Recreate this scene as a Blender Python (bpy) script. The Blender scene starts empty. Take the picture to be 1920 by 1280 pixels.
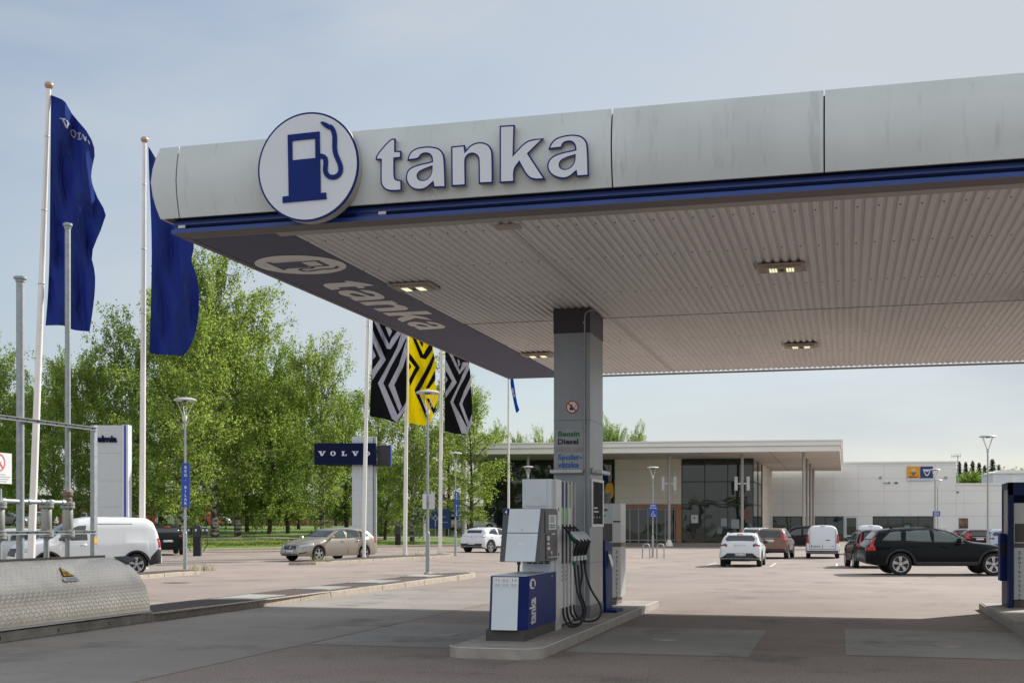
import bpy, bmesh, math, random
import numpy as np
from mathutils import Vector, Matrix
from mathutils.bvhtree import BVHTree
from mathutils.geometry import delaunay_2d_cdt

random.seed(7)
S = bpy.context.scene
COL = S.collection
PI = math.pi
rad = math.radians

# ------------------------------------------------------------------ camera
TH = rad(15.0); CS, SN = math.cos(TH), math.sin(TH)
FP, HY, EYE = 2334.0, 982.0, 1.62            # focal length and horizon in photo pixels, eye height in metres
cam = bpy.data.objects.new('camera', bpy.data.cameras.new('camera')); COL.objects.link(cam)
cam.location = (0, 0, EYE); cam.rotation_euler = (PI/2, 0, TH)
cam.data.sensor_width = 36; cam.data.lens = FP/1920*36; cam.data.shift_y = (HY-640)/1920
cam.data.clip_start = .1; cam.data.clip_end = 3000
S.camera = cam
S.render.resolution_x, S.render.resolution_y = 1024, 682

# ------------------------------------------------------------------ sky and sun
SUN = Vector((.85, 1.2, 1.0)).normalized()
EL = math.asin(SUN.z); AZ = math.atan2(SUN.x, SUN.y)
sun = bpy.data.objects.new('sun', bpy.data.lights.new('sun', 'SUN')); COL.objects.link(sun)
sun.data.energy = 4.6; sun.data.angle = rad(.6); sun.data.color = (1, .955, .89)
sun.rotation_euler = SUN.to_track_quat('Z', 'Y').to_euler()
w = bpy.data.worlds.new('World'); S.world = w; w.use_nodes = True
nt = w.node_tree; nt.nodes.clear()
def N(t, k, **kw):
    n = t.nodes.new(k)
    for a, b in kw.items(): setattr(n, a, b)
    return n
out = N(nt, 'ShaderNodeOutputWorld'); bg = N(nt, 'ShaderNodeBackground'); bg.inputs[1].default_value = .088
sky = N(nt, 'ShaderNodeTexSky', sky_type='NISHITA', sun_disc=False, sun_elevation=EL, sun_rotation=AZ)
sky.air_density = 1.0; sky.dust_density = 1.2; sky.ozone_density = 1.2
tc = N(nt, 'ShaderNodeTexCoord'); mp = N(nt, 'ShaderNodeMapping'); mp.inputs['Scale'].default_value = (1.2, 1.2, 4.2)
mp.inputs['Location'].default_value = (3.1, 1.7, .4)
ns = N(nt, 'ShaderNodeTexNoise'); ns.inputs['Scale'].default_value = 1.3; ns.inputs['Detail'].default_value = 5; ns.inputs['Roughness'].default_value = .5
ns.inputs['Distortion'].default_value = .4
rmp = N(nt, 'ShaderNodeMapRange'); rmp.inputs[1].default_value = .42; rmp.inputs[2].default_value = .68
rmp.inputs[3].default_value = 0.0; rmp.inputs[4].default_value = .55
dotn = N(nt, 'ShaderNodeVectorMath', operation='DOT_PRODUCT'); dotn.inputs[1].default_value = SUN
r2 = N(nt, 'ShaderNodeMapRange'); r2.inputs[1].default_value = .25; r2.inputs[2].default_value = 1.0; r2.inputs[3].default_value = 0.0; r2.inputs[4].default_value = .95
addf = N(nt, 'ShaderNodeMath', operation='ADD', use_clamp=True)
mx = N(nt, 'ShaderNodeMix', data_type='RGBA'); 
# added brightening of the unseen sky behind the camera, to lift shaded fronts
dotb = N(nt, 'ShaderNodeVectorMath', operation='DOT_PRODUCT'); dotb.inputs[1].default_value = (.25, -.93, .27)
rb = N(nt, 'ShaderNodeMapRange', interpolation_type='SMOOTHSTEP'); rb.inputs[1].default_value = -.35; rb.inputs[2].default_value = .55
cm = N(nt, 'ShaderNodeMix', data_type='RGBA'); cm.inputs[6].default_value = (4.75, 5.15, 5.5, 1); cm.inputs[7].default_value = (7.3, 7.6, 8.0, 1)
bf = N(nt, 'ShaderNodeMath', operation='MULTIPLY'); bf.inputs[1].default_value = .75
L = nt.links.new
L(tc.outputs['Generated'], mp.inputs[0]); L(mp.outputs[0], ns.inputs['Vector']); L(ns.outputs[0], rmp.inputs[0])
L(tc.outputs['Generated'], dotn.inputs[0]); L(dotn.outputs['Value'], r2.inputs[0])
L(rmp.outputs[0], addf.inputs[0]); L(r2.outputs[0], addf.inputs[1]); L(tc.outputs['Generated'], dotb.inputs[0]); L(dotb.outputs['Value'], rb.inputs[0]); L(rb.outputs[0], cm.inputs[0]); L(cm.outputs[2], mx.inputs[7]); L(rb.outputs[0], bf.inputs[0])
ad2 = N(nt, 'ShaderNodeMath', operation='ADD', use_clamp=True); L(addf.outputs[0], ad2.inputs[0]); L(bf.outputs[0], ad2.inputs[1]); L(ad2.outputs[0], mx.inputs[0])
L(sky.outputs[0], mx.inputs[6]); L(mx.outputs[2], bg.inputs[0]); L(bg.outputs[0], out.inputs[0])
S.view_settings.view_transform = 'Standard'; S.view_settings.look = 'None'; S.view_settings.gamma = 1
S.view_settings.exposure = .52

# ------------------------------------------------------------------ photo geometry -> world
def WC(X, D, z=0): return Vector((X*CS-D*SN, D*CS+X*SN, z))
def PX(px, D, z=0): return WC((px-960)/FP*D, D, z)
def ZZ(py, D): return EYE-(py-HY)*D/FP
def GP(px, py, z=0): return PX(px, (EYE-z)*FP/(py-HY), z)
def onY(px, py, Y):
    k = (px-960)/FP; D = Y/(CS+k*SN); return Vector((k*D*CS-D*SN, Y, ZZ(py, D)))
def onX(px, py, X0):
    k = (px-960)/FP; D = X0/(k*CS-SN); return Vector((X0, D*CS+k*D*SN, ZZ(py, D)))
def onZ(px, py, Z): return GP(px, py, Z)
def sstep(a, b, x):
    t = max(0, min(1, (x-a)/(b-a))); return t*t*(3-2*t)
def gz(x, y):                                   # the lot falls gently towards the dealership
    X = x*CS+y*SN; D = -x*SN+y*CS
    return -.30*sstep(40, 56, D)*sstep(-5, 7, X)-.12*sstep(80, 115, D)*sstep(-5, 7, X)
def gpt(px, D): p = PX(px, D); p.z = gz(p.x, p.y); return p

# ------------------------------------------------------------------ materials
MATS = {}
def mat(name, col, rough=.6, metal=0., var=.08, scale=4., bump=0., bscale=60., coat=0., spec=None, stretch=None, emit=None, var2=None):
    if name in MATS: return MATS[name]
    m = bpy.data.materials.new(name); m.use_nodes = True; t = m.node_tree; b = t.nodes['Principled BSDF']
    b.inputs['Roughness'].default_value = rough; b.inputs['Metallic'].default_value = metal
    b.inputs['Coat Weight'].default_value = coat
    if spec is not None: b.inputs['IOR'].default_value = spec
    co = N(t, 'ShaderNodeTexCoord'); v = co.outputs['Object']
    if stretch:
        mp = N(t, 'ShaderNodeMapping'); mp.inputs['Scale'].default_value = stretch; t.links.new(v, mp.inputs[0]); v = mp.outputs[0]
    n = N(t, 'ShaderNodeTexNoise'); n.inputs['Scale'].default_value = scale; n.inputs['Detail'].default_value = 6; n.inputs['Roughness'].default_value = .6
    t.links.new(v, n.inputs['Vector'])
    r = N(t, 'ShaderNodeMapRange'); r.inputs[1].default_value = .25; r.inputs[2].default_value = .75; r.inputs[3].default_value = 1-var*1.6; r.inputs[4].default_value = 1+var
    t.links.new(n.outputs[0], r.inputs[0])
    mm = N(t, 'ShaderNodeVectorMath', operation='SCALE'); mm.inputs[0].default_value = col
    t.links.new(r.outputs[0], mm.inputs['Scale']); last = mm.outputs[0]
    t.links.new(last, b.inputs['Base Color'])
    if bump:
        n2 = N(t, 'ShaderNodeTexNoise'); n2.inputs['Scale'].default_value = bscale; n2.inputs['Detail'].default_value = 4
        t.links.new(v, n2.inputs['Vector']); bp = N(t, 'ShaderNodeBump'); bp.inputs['Strength'].default_value = bump; bp.inputs['Distance'].default_value = .01
        t.links.new(n2.outputs[0], bp.inputs['Height']); t.links.new(bp.outputs[0], b.inputs['Normal'])
    if emit: b.inputs['Emission Color'].default_value = (*emit[0], 1); b.inputs['Emission Strength'].default_value = emit[1]
    MATS[name] = m; return m

def asphalt(name, col, fine=.35, marks=True, dark=None):
    m = bpy.data.materials.new(name); m.use_nodes = True; t = m.node_tree; b = t.nodes['Principled BSDF']; l = t.links.new
    b.inputs['Roughness'].default_value = .85
    g = N(t, 'ShaderNodeNewGeometry'); v = g.outputs['Position']
    def noise(sc, det=4, st=None, ro=.6):
        n = N(t, 'ShaderNodeTexNoise'); n.inputs['Scale'].default_value = sc; n.inputs['Detail'].default_value = det; n.inputs['Roughness'].default_value = ro
        if st:
            p = N(t, 'ShaderNodeMapping'); p.inputs['Scale'].default_value = st; l(v, p.inputs[0]); l(p.outputs[0], n.inputs['Vector'])
        else: l(v, n.inputs['Vector'])
        return n.outputs[0]
    def rng(s, a, b_, c, d):
        r = N(t, 'ShaderNodeMapRange'); r.inputs[1].default_value = a; r.inputs[2].default_value = b_; r.inputs[3].default_value = c; r.inputs[4].default_value = d; l(s, r.inputs[0]); return r.outputs[0]
    def mul(a, b_):
        q = N(t, 'ShaderNodeMath', operation='MULTIPLY'); l(a, q.inputs[0]); l(b_, q.inputs[1]); return q.outputs[0]
    f = rng(noise(38, 3, None, .8), .3, .7, 1-fine, 1+fine)
    f = mul(f, rng(noise(.35, 6), .3, .7, .84, 1.1))
    f = mul(f, rng(noise(1.0, 5, (.15, .5, 1)), .3, .7, .9, 1.07))
    if marks:   # worn oil-stained patches where cars stop and turn
        f = mul(f, rng(noise(.55, 7, (1, .8, 1), .72), .54, .70, 1, .52))
        f = mul(f, rng(noise(.12, 5, (1, .35, 1), .6), .38, .62, .86, 1.06))
        f = mul(f, rng(noise(2.6, 4), .68, .78, 1, .8))
        vo = N(t, 'ShaderNodeTexVoronoi', feature='DISTANCE_TO_EDGE'); vo.inputs['Scale'].default_value = .09
        wv = N(t, 'ShaderNodeTexNoise'); wv.inputs['Scale'].default_value = 1.2; wv.inputs['Detail'].default_value = 5; l(v, wv.inputs['Vector'])
        ad = N(t, 'ShaderNodeVectorMath', operation='MULTIPLY_ADD'); ad.inputs[1].default_value = (2, 2, 0); l(wv.outputs['Color'], ad.inputs[0]); l(v, ad.inputs[2]); l(ad.outputs[0], vo.inputs['Vector'])
        f = mul(f, rng(vo.outputs['Distance'], .0, .002, .70, 1))
        f = mul(f, rng(noise(3.5, 6, (1, .25, 1), .75), .62, .78, 1, .72))
    s = N(t, 'ShaderNodeVectorMath', operation='SCALE'); s.inputs[0].default_value = col; l(f, s.inputs['Scale'])
    l(s.outputs[0], b.inputs['Base Color'])
    bp = N(t, 'ShaderNodeBump'); bp.inputs['Strength'].default_value = .5; bp.inputs['Distance'].default_value = .01; l(noise(60, 3, None, .8), bp.inputs['Height']); l(bp.outputs[0], b.inputs['Normal'])
    MATS[name] = m; return m

M_ASPH = asphalt('asphalt', (.262, .214, .187), .62)
M_CONC = asphalt('lane_concrete', (.275, .25, .225), .16)
M_SLAB = asphalt('slab_concrete', (.315, .315, .29), .16)
M_STRIP = asphalt('strip_asphalt', (.062, .046, .040), .4, False)
M_PATH = asphalt('path_asphalt', (.24, .21, .19), .2, False)
M_KERB = mat('kerb_granite', (.36, .31, .25), .85, var=.22, scale=9, bump=.8, bscale=25)
M_ISL = mat('island_concrete', (.35, .325, .29), .8, var=.2, scale=3, bump=.5, bscale=40)
M_STEEL = mat('kerb_steel', (.62, .62, .60), .6, .2)
M_SLABL = asphalt('slab_left', (.285, .27, .245), .14)
M_LINE = mat('line_paint', (.62, .60, .56), .8, var=.25, scale=8)
M_FASC = mat('fascia_metal', (.53, .58, .58), .42, .0, var=.05, scale=1.2, stretch=(1, 1, .3), spec=1.5)
def streaks(m, dark=.78):
    t = m.node_tree; b = t.nodes['Principled BSDF']; l = t.links.new; co = N(t, 'ShaderNodeTexCoord'); src = b.inputs['Base Color'].links[0].from_socket
    f = None
    for sc, lo, hi, st in ((1.0, .60, .68, (11, 11, .22)), (1.0, .64, .70, (5, 5, .3)), (1, .35, .65, (.5, .5, 1.2))):
        mp = N(t, 'ShaderNodeMapping'); mp.inputs['Scale'].default_value = st; mp.inputs['Location'].default_value = (st[0], 2, 1); l(co.outputs['Object'], mp.inputs[0])
        n = N(t, 'ShaderNodeTexNoise'); n.inputs['Scale'].default_value = sc; n.inputs['Detail'].default_value = 4; l(mp.outputs[0], n.inputs['Vector'])
        r = N(t, 'ShaderNodeMapRange'); r.inputs[1].default_value = lo; r.inputs[2].default_value = hi; r.inputs[3].default_value = 1 if st[0] > 1 else .92; r.inputs[4].default_value = dark+.12 if st[0] > 5 else (.86 if st[0] > 1 else 1.04); l(n.outputs[0], r.inputs[0])
        if f is None: f = r.outputs[0]
        else: q = N(t, 'ShaderNodeMath', operation='MULTIPLY'); l(f, q.inputs[0]); l(r.outputs[0], q.inputs[1]); f = q.outputs[0]
    s = N(t, 'ShaderNodeVectorMath', operation='SCALE'); l(src, s.inputs[0]); l(f, s.inputs['Scale']); l(s.outputs[0], b.inputs['Base Color'])
streaks(M_FASC)
M_BLUE = mat('blue_enamel', (.010, .048, .25), .35, var=.12, scale=3, bump=.05, bscale=8)
M_BLUE2 = mat('blue_paint', (.008, .024, .15), .5, var=.08, spec=1.2)
M_NAVY = mat('navy_paint', (.003, .008, .040), .45, spec=1.2)
M_SOFB = mat('soffit_plum', (.045, .048, .125), .6, var=.08, scale=2)
M_SOF = mat('soffit_sheet', (.70, .685, .67), .5, 0, var=.07, scale=1.5, stretch=(1, .15, 1))
M_SOF2 = mat('soffit_trim', (.38, .345, .31), .55)
M_CREAM = mat('underside_letters', (.88, .85, .80), .6)
M_WHITE = mat('white_paint', (.72, .73, .74), .35, var=.03)
M_SIGNW = mat('sign_white', (.58, .62, .67), .3, var=.02)
M_POLE = mat('flagpole_white', (.74, .72, .69), .4, var=.05, scale=2)
M_GALV = mat('galvanised', (.33, .36, .37), .5, .35, var=.14, scale=14)
M_LAMP = mat('lamp_grey', (.52, .53, .53), .45, .2, var=.05)
M_COLM = mat('column_panel', (.235, .26, .275), .38, .35, var=.10, scale=2, stretch=(1, 1, .25))
M_DARK = mat('dark_plastic', (.025, .025, .028), .45)
M_GREYP = mat('grey_plastic', (.075, .08, .09), .5)
M_BLACK = mat('black', (.006, .006, .007), .6)
M_RUBBER = mat('rubber', (.013, .013, .014), .55)
M_PANEL = mat('pump_panel', (.66, .73, .77), .35, var=.03)
M_STSTL = mat('brushed_steel', (.42, .43, .43), .33, .7, var=.06, scale=30, stretch=(1, 1, .05))
M_PLINTH = mat('plinth', (.07, .065, .06), .8, var=.2)
M_RED = mat('red_paint', (.45, .02, .02), .4)
M_TILE = mat('facade_tile', (.74, .70, .62), .6, var=.03, scale=.4)
M_TILEW = mat('facade_white', (.76, .765, .74), .6, var=.03, scale=.4)
M_JOINT = mat('facade_joint', (.40, .39, .36), .8)
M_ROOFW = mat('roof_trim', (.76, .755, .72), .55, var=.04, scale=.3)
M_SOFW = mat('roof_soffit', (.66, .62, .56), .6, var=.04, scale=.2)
M_COPPER = mat('copper_trim', (.36, .17, .09), .5)
M_ALU = mat('aluminium', (.64, .66, .67), .4, .4)
M_BRICK = mat('brick_wall', (.23, .085, .06), .85, var=.2, scale=3)
M_YEL = mat('yellow_sign', (.75, .42, .01), .5)
M_GREEN = mat('green_text', (.01, .16, .05), .5)
M_INK = mat('ink', (.012, .012, .02), .5)
M_SKYB = mat('blue_text', (.005, .14, .45), .5)
M_LEDB = mat('lamp_led', (.5, .5, .3), .5, emit=((.95, 1, .62), .62))

def wavyglass(name, col, ior=1.9, wave=.25, sc=.5):
    m = mat(name, col, .02, 0, var=.0, spec=ior)
    t = m.node_tree; b = t.nodes['Principled BSDF']; g = N(t, 'ShaderNodeNewGeometry')
    n = N(t, 'ShaderNodeTexNoise'); n.inputs['Scale'].default_value = sc; n.inputs['Detail'].default_value = 1
    t.links.new(g.outputs['Position'], n.inputs['Vector']); bp = N(t, 'ShaderNodeBump'); bp.inputs['Strength'].default_value = wave; bp.inputs['Distance'].default_value = .1
    t.links.new(n.outputs[0], bp.inputs['Height']); t.links.new(bp.outputs[0], b.inputs['Normal']); return m
M_GLASS = wavyglass('shop_glass', (.010, .022, .014), 1.62, .16)
M_CGLASS = mat('car_glass', (.012, .016, .017), .03, spec=1.8)
M_CGLASS2 = mat('car_glass_light', (.085, .115, .11), .05, spec=1.6)

def checker():
    m = mat('checker_plate', (.84, .76, .655), .36, 1.0, var=.14, scale=1.6)
    t = m.node_tree; b = t.nodes['Principled BSDF']; uv = N(t, 'ShaderNodeUVMap'); l = t.links.new
    def vm(op, a, c=None):
        n = N(t, 'ShaderNodeVectorMath', operation=op); l(a, n.inputs[0])
        if c is not None: n.inputs[1].default_value = c
        return n
    def ma(op, a, c, clamp=False):
        n = N(t, 'ShaderNodeMath', operation=op, use_clamp=clamp)
        for k, v in ((0, a), (1, c)):
            if isinstance(v, (int, float)): n.inputs[k].default_value = v
            else: l(v, n.inputs[k])
        return n.outputs[0]
    sc = vm('MULTIPLY', uv.outputs[0], (17, 17, 0)).outputs[0]
    fr = vm('SUBTRACT', vm('FRACTION', sc).outputs[0], (.5, .5, 0)).outputs[0]
    ck = N(t, 'ShaderNodeTexChecker'); ck.inputs['Scale'].default_value = 1; l(vm('ADD', sc, (0, 0, .5)).outputs[0], ck.inputs[0])
    sp = N(t, 'ShaderNodeSeparateXYZ'); l(fr, sp.inputs[0])
    a = ma('ADD', sp.outputs[0], sp.outputs[1]); c = ma('SUBTRACT', sp.outputs[0], sp.outputs[1])
    def loz(p, q): return ma('SUBTRACT', 1.0, ma('ADD', ma('POWER', ma('ABSOLUTE', ma('MULTIPLY', p, 1.15), 0), 2), ma('POWER', ma('ABSOLUTE', ma('MULTIPLY', q, 3.6), 0), 2)), True)
    h = ma('ADD', ma('MULTIPLY', loz(a, c), ck.outputs['Fac']), ma('MULTIPLY', loz(c, a), ma('SUBTRACT', 1.0, ck.outputs['Fac'])))
    bp = N(t, 'ShaderNodeBump'); bp.inputs['Strength'].default_value = 1; bp.inputs['Distance'].default_value = .011
    l(h, bp.inputs['Height']); l(bp.outputs[0], b.inputs['Normal']); return m
M_CHECK = checker()

def leafmat(name, col, tr):
    m = bpy.data.materials.new(name); m.use_nodes = True; t = m.node_tree; t.nodes.clear(); l = t.links.new
    o = N(t, 'ShaderNodeOutputMaterial'); g = N(t, 'ShaderNodeNewGeometry'); rp = N(t, 'ShaderNodeMapRange'); rp.inputs[3].default_value = .72; rp.inputs[4].default_value = 1.28
    l(g.outputs['Random Per Island'], rp.inputs[0])
    outs = []
    for c in (col, tr):
        s = N(t, 'ShaderNodeVectorMath', operation='SCALE'); s.inputs[0].default_value = c; l(rp.outputs[0], s.inputs['Scale']); outs.append(s.outputs[0])
    d = N(t, 'ShaderNodeBsdfDiffuse'); q = N(t, 'ShaderNodeBsdfTranslucent'); x = N(t, 'ShaderNodeMixShader'); x.inputs[0].default_value = .5
    l(outs[0], d.inputs[0]); l(outs[1], q.inputs[0]); l(d.outputs[0], x.inputs[1]); l(q.outputs[0], x.inputs[2]); l(x.outputs[0], o.inputs[0]); return m
M_LEAF = [leafmat('birch_leaves', (.125, .175, .045), (.34, .45, .09)), leafmat('fresh_leaves', (.10, .155, .040), (.28, .41, .075)), leafmat('olive_leaves', (.10, .105, .040), (.22, .22, .07)), leafmat('spruce_needles', (.012, .028, .014), (.02, .04, .015))]
def barkmat():
    m = mat('birch_bark', (.50, .46, .40), .85, var=.1)
    t = m.node_tree; b = t.nodes['Principled BSDF']; co = N(t, 'ShaderNodeTexCoord'); mp = N(t, 'ShaderNodeMapping'); mp.inputs['Scale'].default_value = (1.2, 1.2, 3.2)
    n = N(t, 'ShaderNodeTexNoise'); n.inputs['Scale'].default_value = 1.6; n.inputs['Detail'].default_value = 6; t.links.new(co.outputs['Object'], mp.inputs[0]); t.links.new(mp.outputs[0], n.inputs['Vector'])
    r = N(t, 'ShaderNodeValToRGB'); r.color_ramp.elements[0].position = .46; r.color_ramp.elements[0].color = (.035, .028, .022, 1); r.color_ramp.elements[1].position = .56; r.color_ramp.elements[1].color = (.36, .33, .29, 1)
    t.links.new(n.outputs[0], r.inputs[0]); t.links.new(r.outputs[0], b.inputs['Base Color']); return m
M_BARK = barkmat(); M_BARKD = mat('dark_bark', (.06, .045, .035), .9, var=.3, scale=6)
def lawnmat():
    m = bpy.data.materials.new('lawn'); m.use_nodes = True; t = m.node_tree; b = t.nodes['Principled BSDF']; b.inputs['Roughness'].default_value = .9
    g = N(t, 'ShaderNodeNewGeometry'); a = N(t, 'ShaderNodeTexNoise'); a.inputs['Scale'].default_value = .5; a.inputs['Detail'].default_value = 8; a.inputs['Roughness'].default_value = .75
    t.links.new(g.outputs['Position'], a.inputs['Vector']); r = N(t, 'ShaderNodeValToRGB')
    r.color_ramp.elements[0].position = .3; r.color_ramp.elements[0].color = (.065, .12, .016, 1); r.color_ramp.elements[1].position = .72; r.color_ramp.elements[1].color = (.18, .27, .04, 1)
    t.links.new(a.outputs[0], r.inputs[0]); t.links.new(r.outputs[0], b.inputs['Base Color'])
    c = N(t, 'ShaderNodeTexNoise'); c.inputs['Scale'].default_value = 9; c.inputs['Detail'].default_value = 3; t.links.new(g.outputs['Position'], c.inputs['Vector'])
    bp = N(t, 'ShaderNodeBump'); bp.inputs['Strength'].default_value = 1; bp.inputs['Distance'].default_value = .12; t.links.new(c.outputs[0], bp.inputs['Height']); t.links.new(bp.outputs[0], b.inputs['Normal'])
    return m
M_LAWN = lawnmat()

# ------------------------------------------------------------------ mesh helpers
def wm(o):
    m = o.matrix_basis.copy()
    while o.parent: o = o.parent; m = o.matrix_basis @ m
    return m
def inpoly(p, loops):
    c = False
    for lp in loops:
        j = len(lp)-1
        for i in range(len(lp)):
            a, b = lp[i], lp[j]
            if (a[1] > p[1]) != (b[1] > p[1]) and p[0] < (b[0]-a[0])*(p[1]-a[1])/(b[1]-a[1])+a[0]: c = not c
            j = i
    return c
def fill(loops, grid=None):
    pts, edges = [], []
    for lp in loops:
        o = len(pts); n = len(lp); pts += [Vector((p[0], p[1])) for p in lp]; edges += [(o+i, o+(i+1) % n) for i in range(n)]
    if grid:
        gx, gy = grid if isinstance(grid, tuple) else (grid, grid)
        xs = [p.x for p in pts]; ys = [p.y for p in pts]
        nx = int((max(xs)-min(xs))/gx)+1; ny = int((max(ys)-min(ys))/gy)+1
        for i in range(1, nx):
            for j in range(1, ny):
                q = (min(xs)+(max(xs)-min(xs))*i/nx+1e-5, min(ys)+(max(ys)-min(ys))*j/ny+1e-5)
                if inpoly(q, loops): pts.append(Vector(q))
    r = delaunay_2d_cdt(pts, edges, [], 0, 1e-6)
    vs, fs = r[0], r[2]
    keep = [f for f in fs if inpoly(((vs[f[0]].x+vs[f[1]].x+vs[f[2]].x)/3, (vs[f[0]].y+vs[f[1]].y+vs[f[2]].y)/3), loops)]
    return [(v.x, v.y) for v in vs], [tuple(f) for f in keep]
def rounded(pts, lim=50, it=2):
    """corner-cut only the soft corners of a traced outline"""
    for _ in range(it):
        o = []; n = len(pts)
        for i in range(n):
            a, b, c = Vector(pts[i-1]), Vector(pts[i]), Vector(pts[(i+1) % n])
            u, v = b-a, c-b
            if u.length < 1e-9 or v.length < 1e-9: continue
            if abs(math.degrees(u.angle_signed(v))) < lim: o += [tuple(b-u*.25), tuple(b+v*.25)]
            else: o.append(tuple(b))
        pts = o
    return pts
def area(p): return sum(p[i-1][0]*p[i][1]-p[i][0]*p[i-1][1] for i in range(len(p)))/2
def inset(pts, d):
    s = 1 if area(pts) > 0 else -1; o = []; n = len(pts)
    for i in range(n):
        a, b, c = Vector(pts[i-1]), Vector(pts[i]), Vector(pts[(i+1) % n])
        u, v = (b-a).normalized(), (c-b).normalized()
        n1, n2 = Vector((-u.y, u.x)), Vector((-v.y, v.x)); m = n1+n2
        if m.length < .2: m = n1
        m.normalize(); k = d*s/max(.45, m.dot(n1)); o.append(tuple(b+m*k))
    return o
def circ(cx, cy, r, n=32, ry=None, a0=0, a1=2*PI):
    full = abs(a1-a0-2*PI) < 1e-6; k = n if full else n+1
    return [(cx+r*math.cos(a0+(a1-a0)*i/n), cy+(ry or r)*math.sin(a0+(a1-a0)*i/n)) for i in range(k)]

class MB:
    def __init__(s): s.v = []; s.f = []; s.m = []; s.c = 0; s.uv = None
    def add(s, v, f):
        o = len(s.v); s.v += [tuple(p) for p in v]; s.f += [tuple(i+o for i in q) for q in f]; s.m += [s.c]*len(f); return s
    def mat(s, i): s.c = i; return s
    def box(s, x0, x1, y0, y1, z0, z1):
        if x0 > x1: x0, x1 = x1, x0
        if y0 > y1: y0, y1 = y1, y0
        if z0 > z1: z0, z1 = z1, z0
        return s.add([(x0,y0,z0),(x1,y0,z0),(x1,y1,z0),(x0,y1,z0),(x0,y0,z1),(x1,y0,z1),(x1,y1,z1),(x0,y1,z1)], [(3,2,1,0),(4,5,6,7),(0,1,5,4),(1,2,6,5),(2,3,7,6),(3,0,4,7)])
    def hexa(s, b, t):   # four bottom, four top points
        return s.add(list(b)+list(t), [(3,2,1,0),(4,5,6,7),(0,1,5,4),(1,2,6,5),(2,3,7,6),(3,0,4,7)])
    def cyl(s, a, b, r, r2=None, n=12):
        a, b = Vector(a), Vector(b); r2 = r if r2 is None else r2; d = (b-a).normalized()
        u = d.orthogonal().normalized(); w_ = d.cross(u); v = []
        for p, q in ((a, r), (b, r2)):
            v += [p+u*q*math.cos(2*PI*i/n)+w_*q*math.sin(2*PI*i/n) for i in range(n)]
        return s.add(v, [(i, (i+1) % n, n+(i+1) % n, n+i) for i in range(n)]+[tuple(range(n-1, -1, -1)), tuple(range(n, 2*n))])
    def tube(s, P, r, n=8):
        P = [Vector(p) for p in P]; v = []; up = None
        for i, p in enumerate(P):
            d = (P[min(i+1, len(P)-1)]-P[max(i-1, 0)]).normalized()
            if up is None: up = d.orthogonal().normalized()
            up = (up-d*up.dot(d)).normalized(); w_ = d.cross(up); q = r[i] if isinstance(r, (list, tuple)) else r
            v += [p+up*q*math.cos(2*PI*k/n)+w_*q*math.sin(2*PI*k/n) for k in range(n)]
        f = [(i*n+k, i*n+(k+1) % n, (i+1)*n+(k+1) % n, (i+1)*n+k) for i in range(len(P)-1) for k in range(n)]
        return s.add(v, f+[tuple(range(n-1, -1, -1)), tuple(range((len(P)-1)*n, len(P)*n))])
    def lathe(s, prof, n=24, o=(0, 0, 0), ax='z'):
        v = []
        for r, h in prof:
            for k in range(n):
                c, q = r*math.cos(2*PI*k/n), r*math.sin(2*PI*k/n)
                p = (c, q, h) if ax == 'z' else (c, h, q)
                v.append((p[0]+o[0], p[1]+o[1], p[2]+o[2]))
        m = len(prof); f = [(i*n+k, i*n+(k+1) % n, (i+1)*n+(k+1) % n, (i+1)*n+k) for i in range(m-1) for k in range(n)]
        if ax == 'y': f = [q[::-1] for q in f]
        return s.add(v, f)
    def plate(s, loops, fn, t0, t1, grid=None):
        """fn(u,v,t): t0 back, t1 front"""
        p, f = fill(loops, grid); n = len(p)
        s.add([fn(a, b, t1) for a, b in p], f)
        if t0 is None: return s
        s.add([fn(a, b, t0) for a, b in p], [q[::-1] for q in f])
        for lp in loops:
            k = len(lp); s.add([fn(a, b, t0) for a, b in lp]+[fn(a, b, t1) for a, b in lp], [(i, (i+1) % k, k+(i+1) % k, k+i) for i in range(k)])
        return s
    def text(s, body, size, fn, t0=None, t1=.003, bold=.02, align='LEFT', space=1.0):
        v, f = textmesh(body, bold, align, space)
        s.add([fn(a*size, b*size, t1) for a, b in v], f)
        return s
    def build(s, name, mats, parent=None, world=True, smooth=None, bevel=None, loc=None):
        me = bpy.data.meshes.new(name); vs = s.v
        if parent is not None and world:
            im = wm(parent).inverted(); vs = [im @ Vector(p) for p in vs]
        elif loc is not None and world:
            vs = [Vector(p)-Vector(loc) for p in vs]
        me.from_pydata([tuple(p) for p in vs], [], s.f)
        for m in (mats if isinstance(mats, (list, tuple)) else [mats]): me.materials.append(m)
        if max(s.m or [0]): me.polygons.foreach_set('material_index', s.m)
        if s.uv:
            ul = me.uv_layers.new(name='UVMap')
            for lp in me.loops: ul.data[lp.index].uv = s.uv[lp.vertex_index]
        me.validate(); me.update()
        bm = bmesh.new(); bm.from_mesh(me); bmesh.ops.recalc_face_normals(bm, faces=bm.faces) if smooth != 'keep' else None; bm.to_mesh(me); bm.free()
        if smooth:
            me.polygons.foreach_set('use_smooth', [True]*len(me.polygons)); me.set_sharp_from_angle(angle=rad(smooth if isinstance(smooth, (int, float)) else 40))
        o = bpy.data.objects.new(name, me); COL.objects.link(o)
        if parent is not None: o.parent = parent
        elif loc is not None: o.location = loc
        if bevel:
            b = o.modifiers.new('bevel', 'BEVEL'); b.width = bevel; b.segments = 2; b.limit_method = 'ANGLE'; b.angle_limit = rad(40)
        return o
_TX = {}
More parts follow.
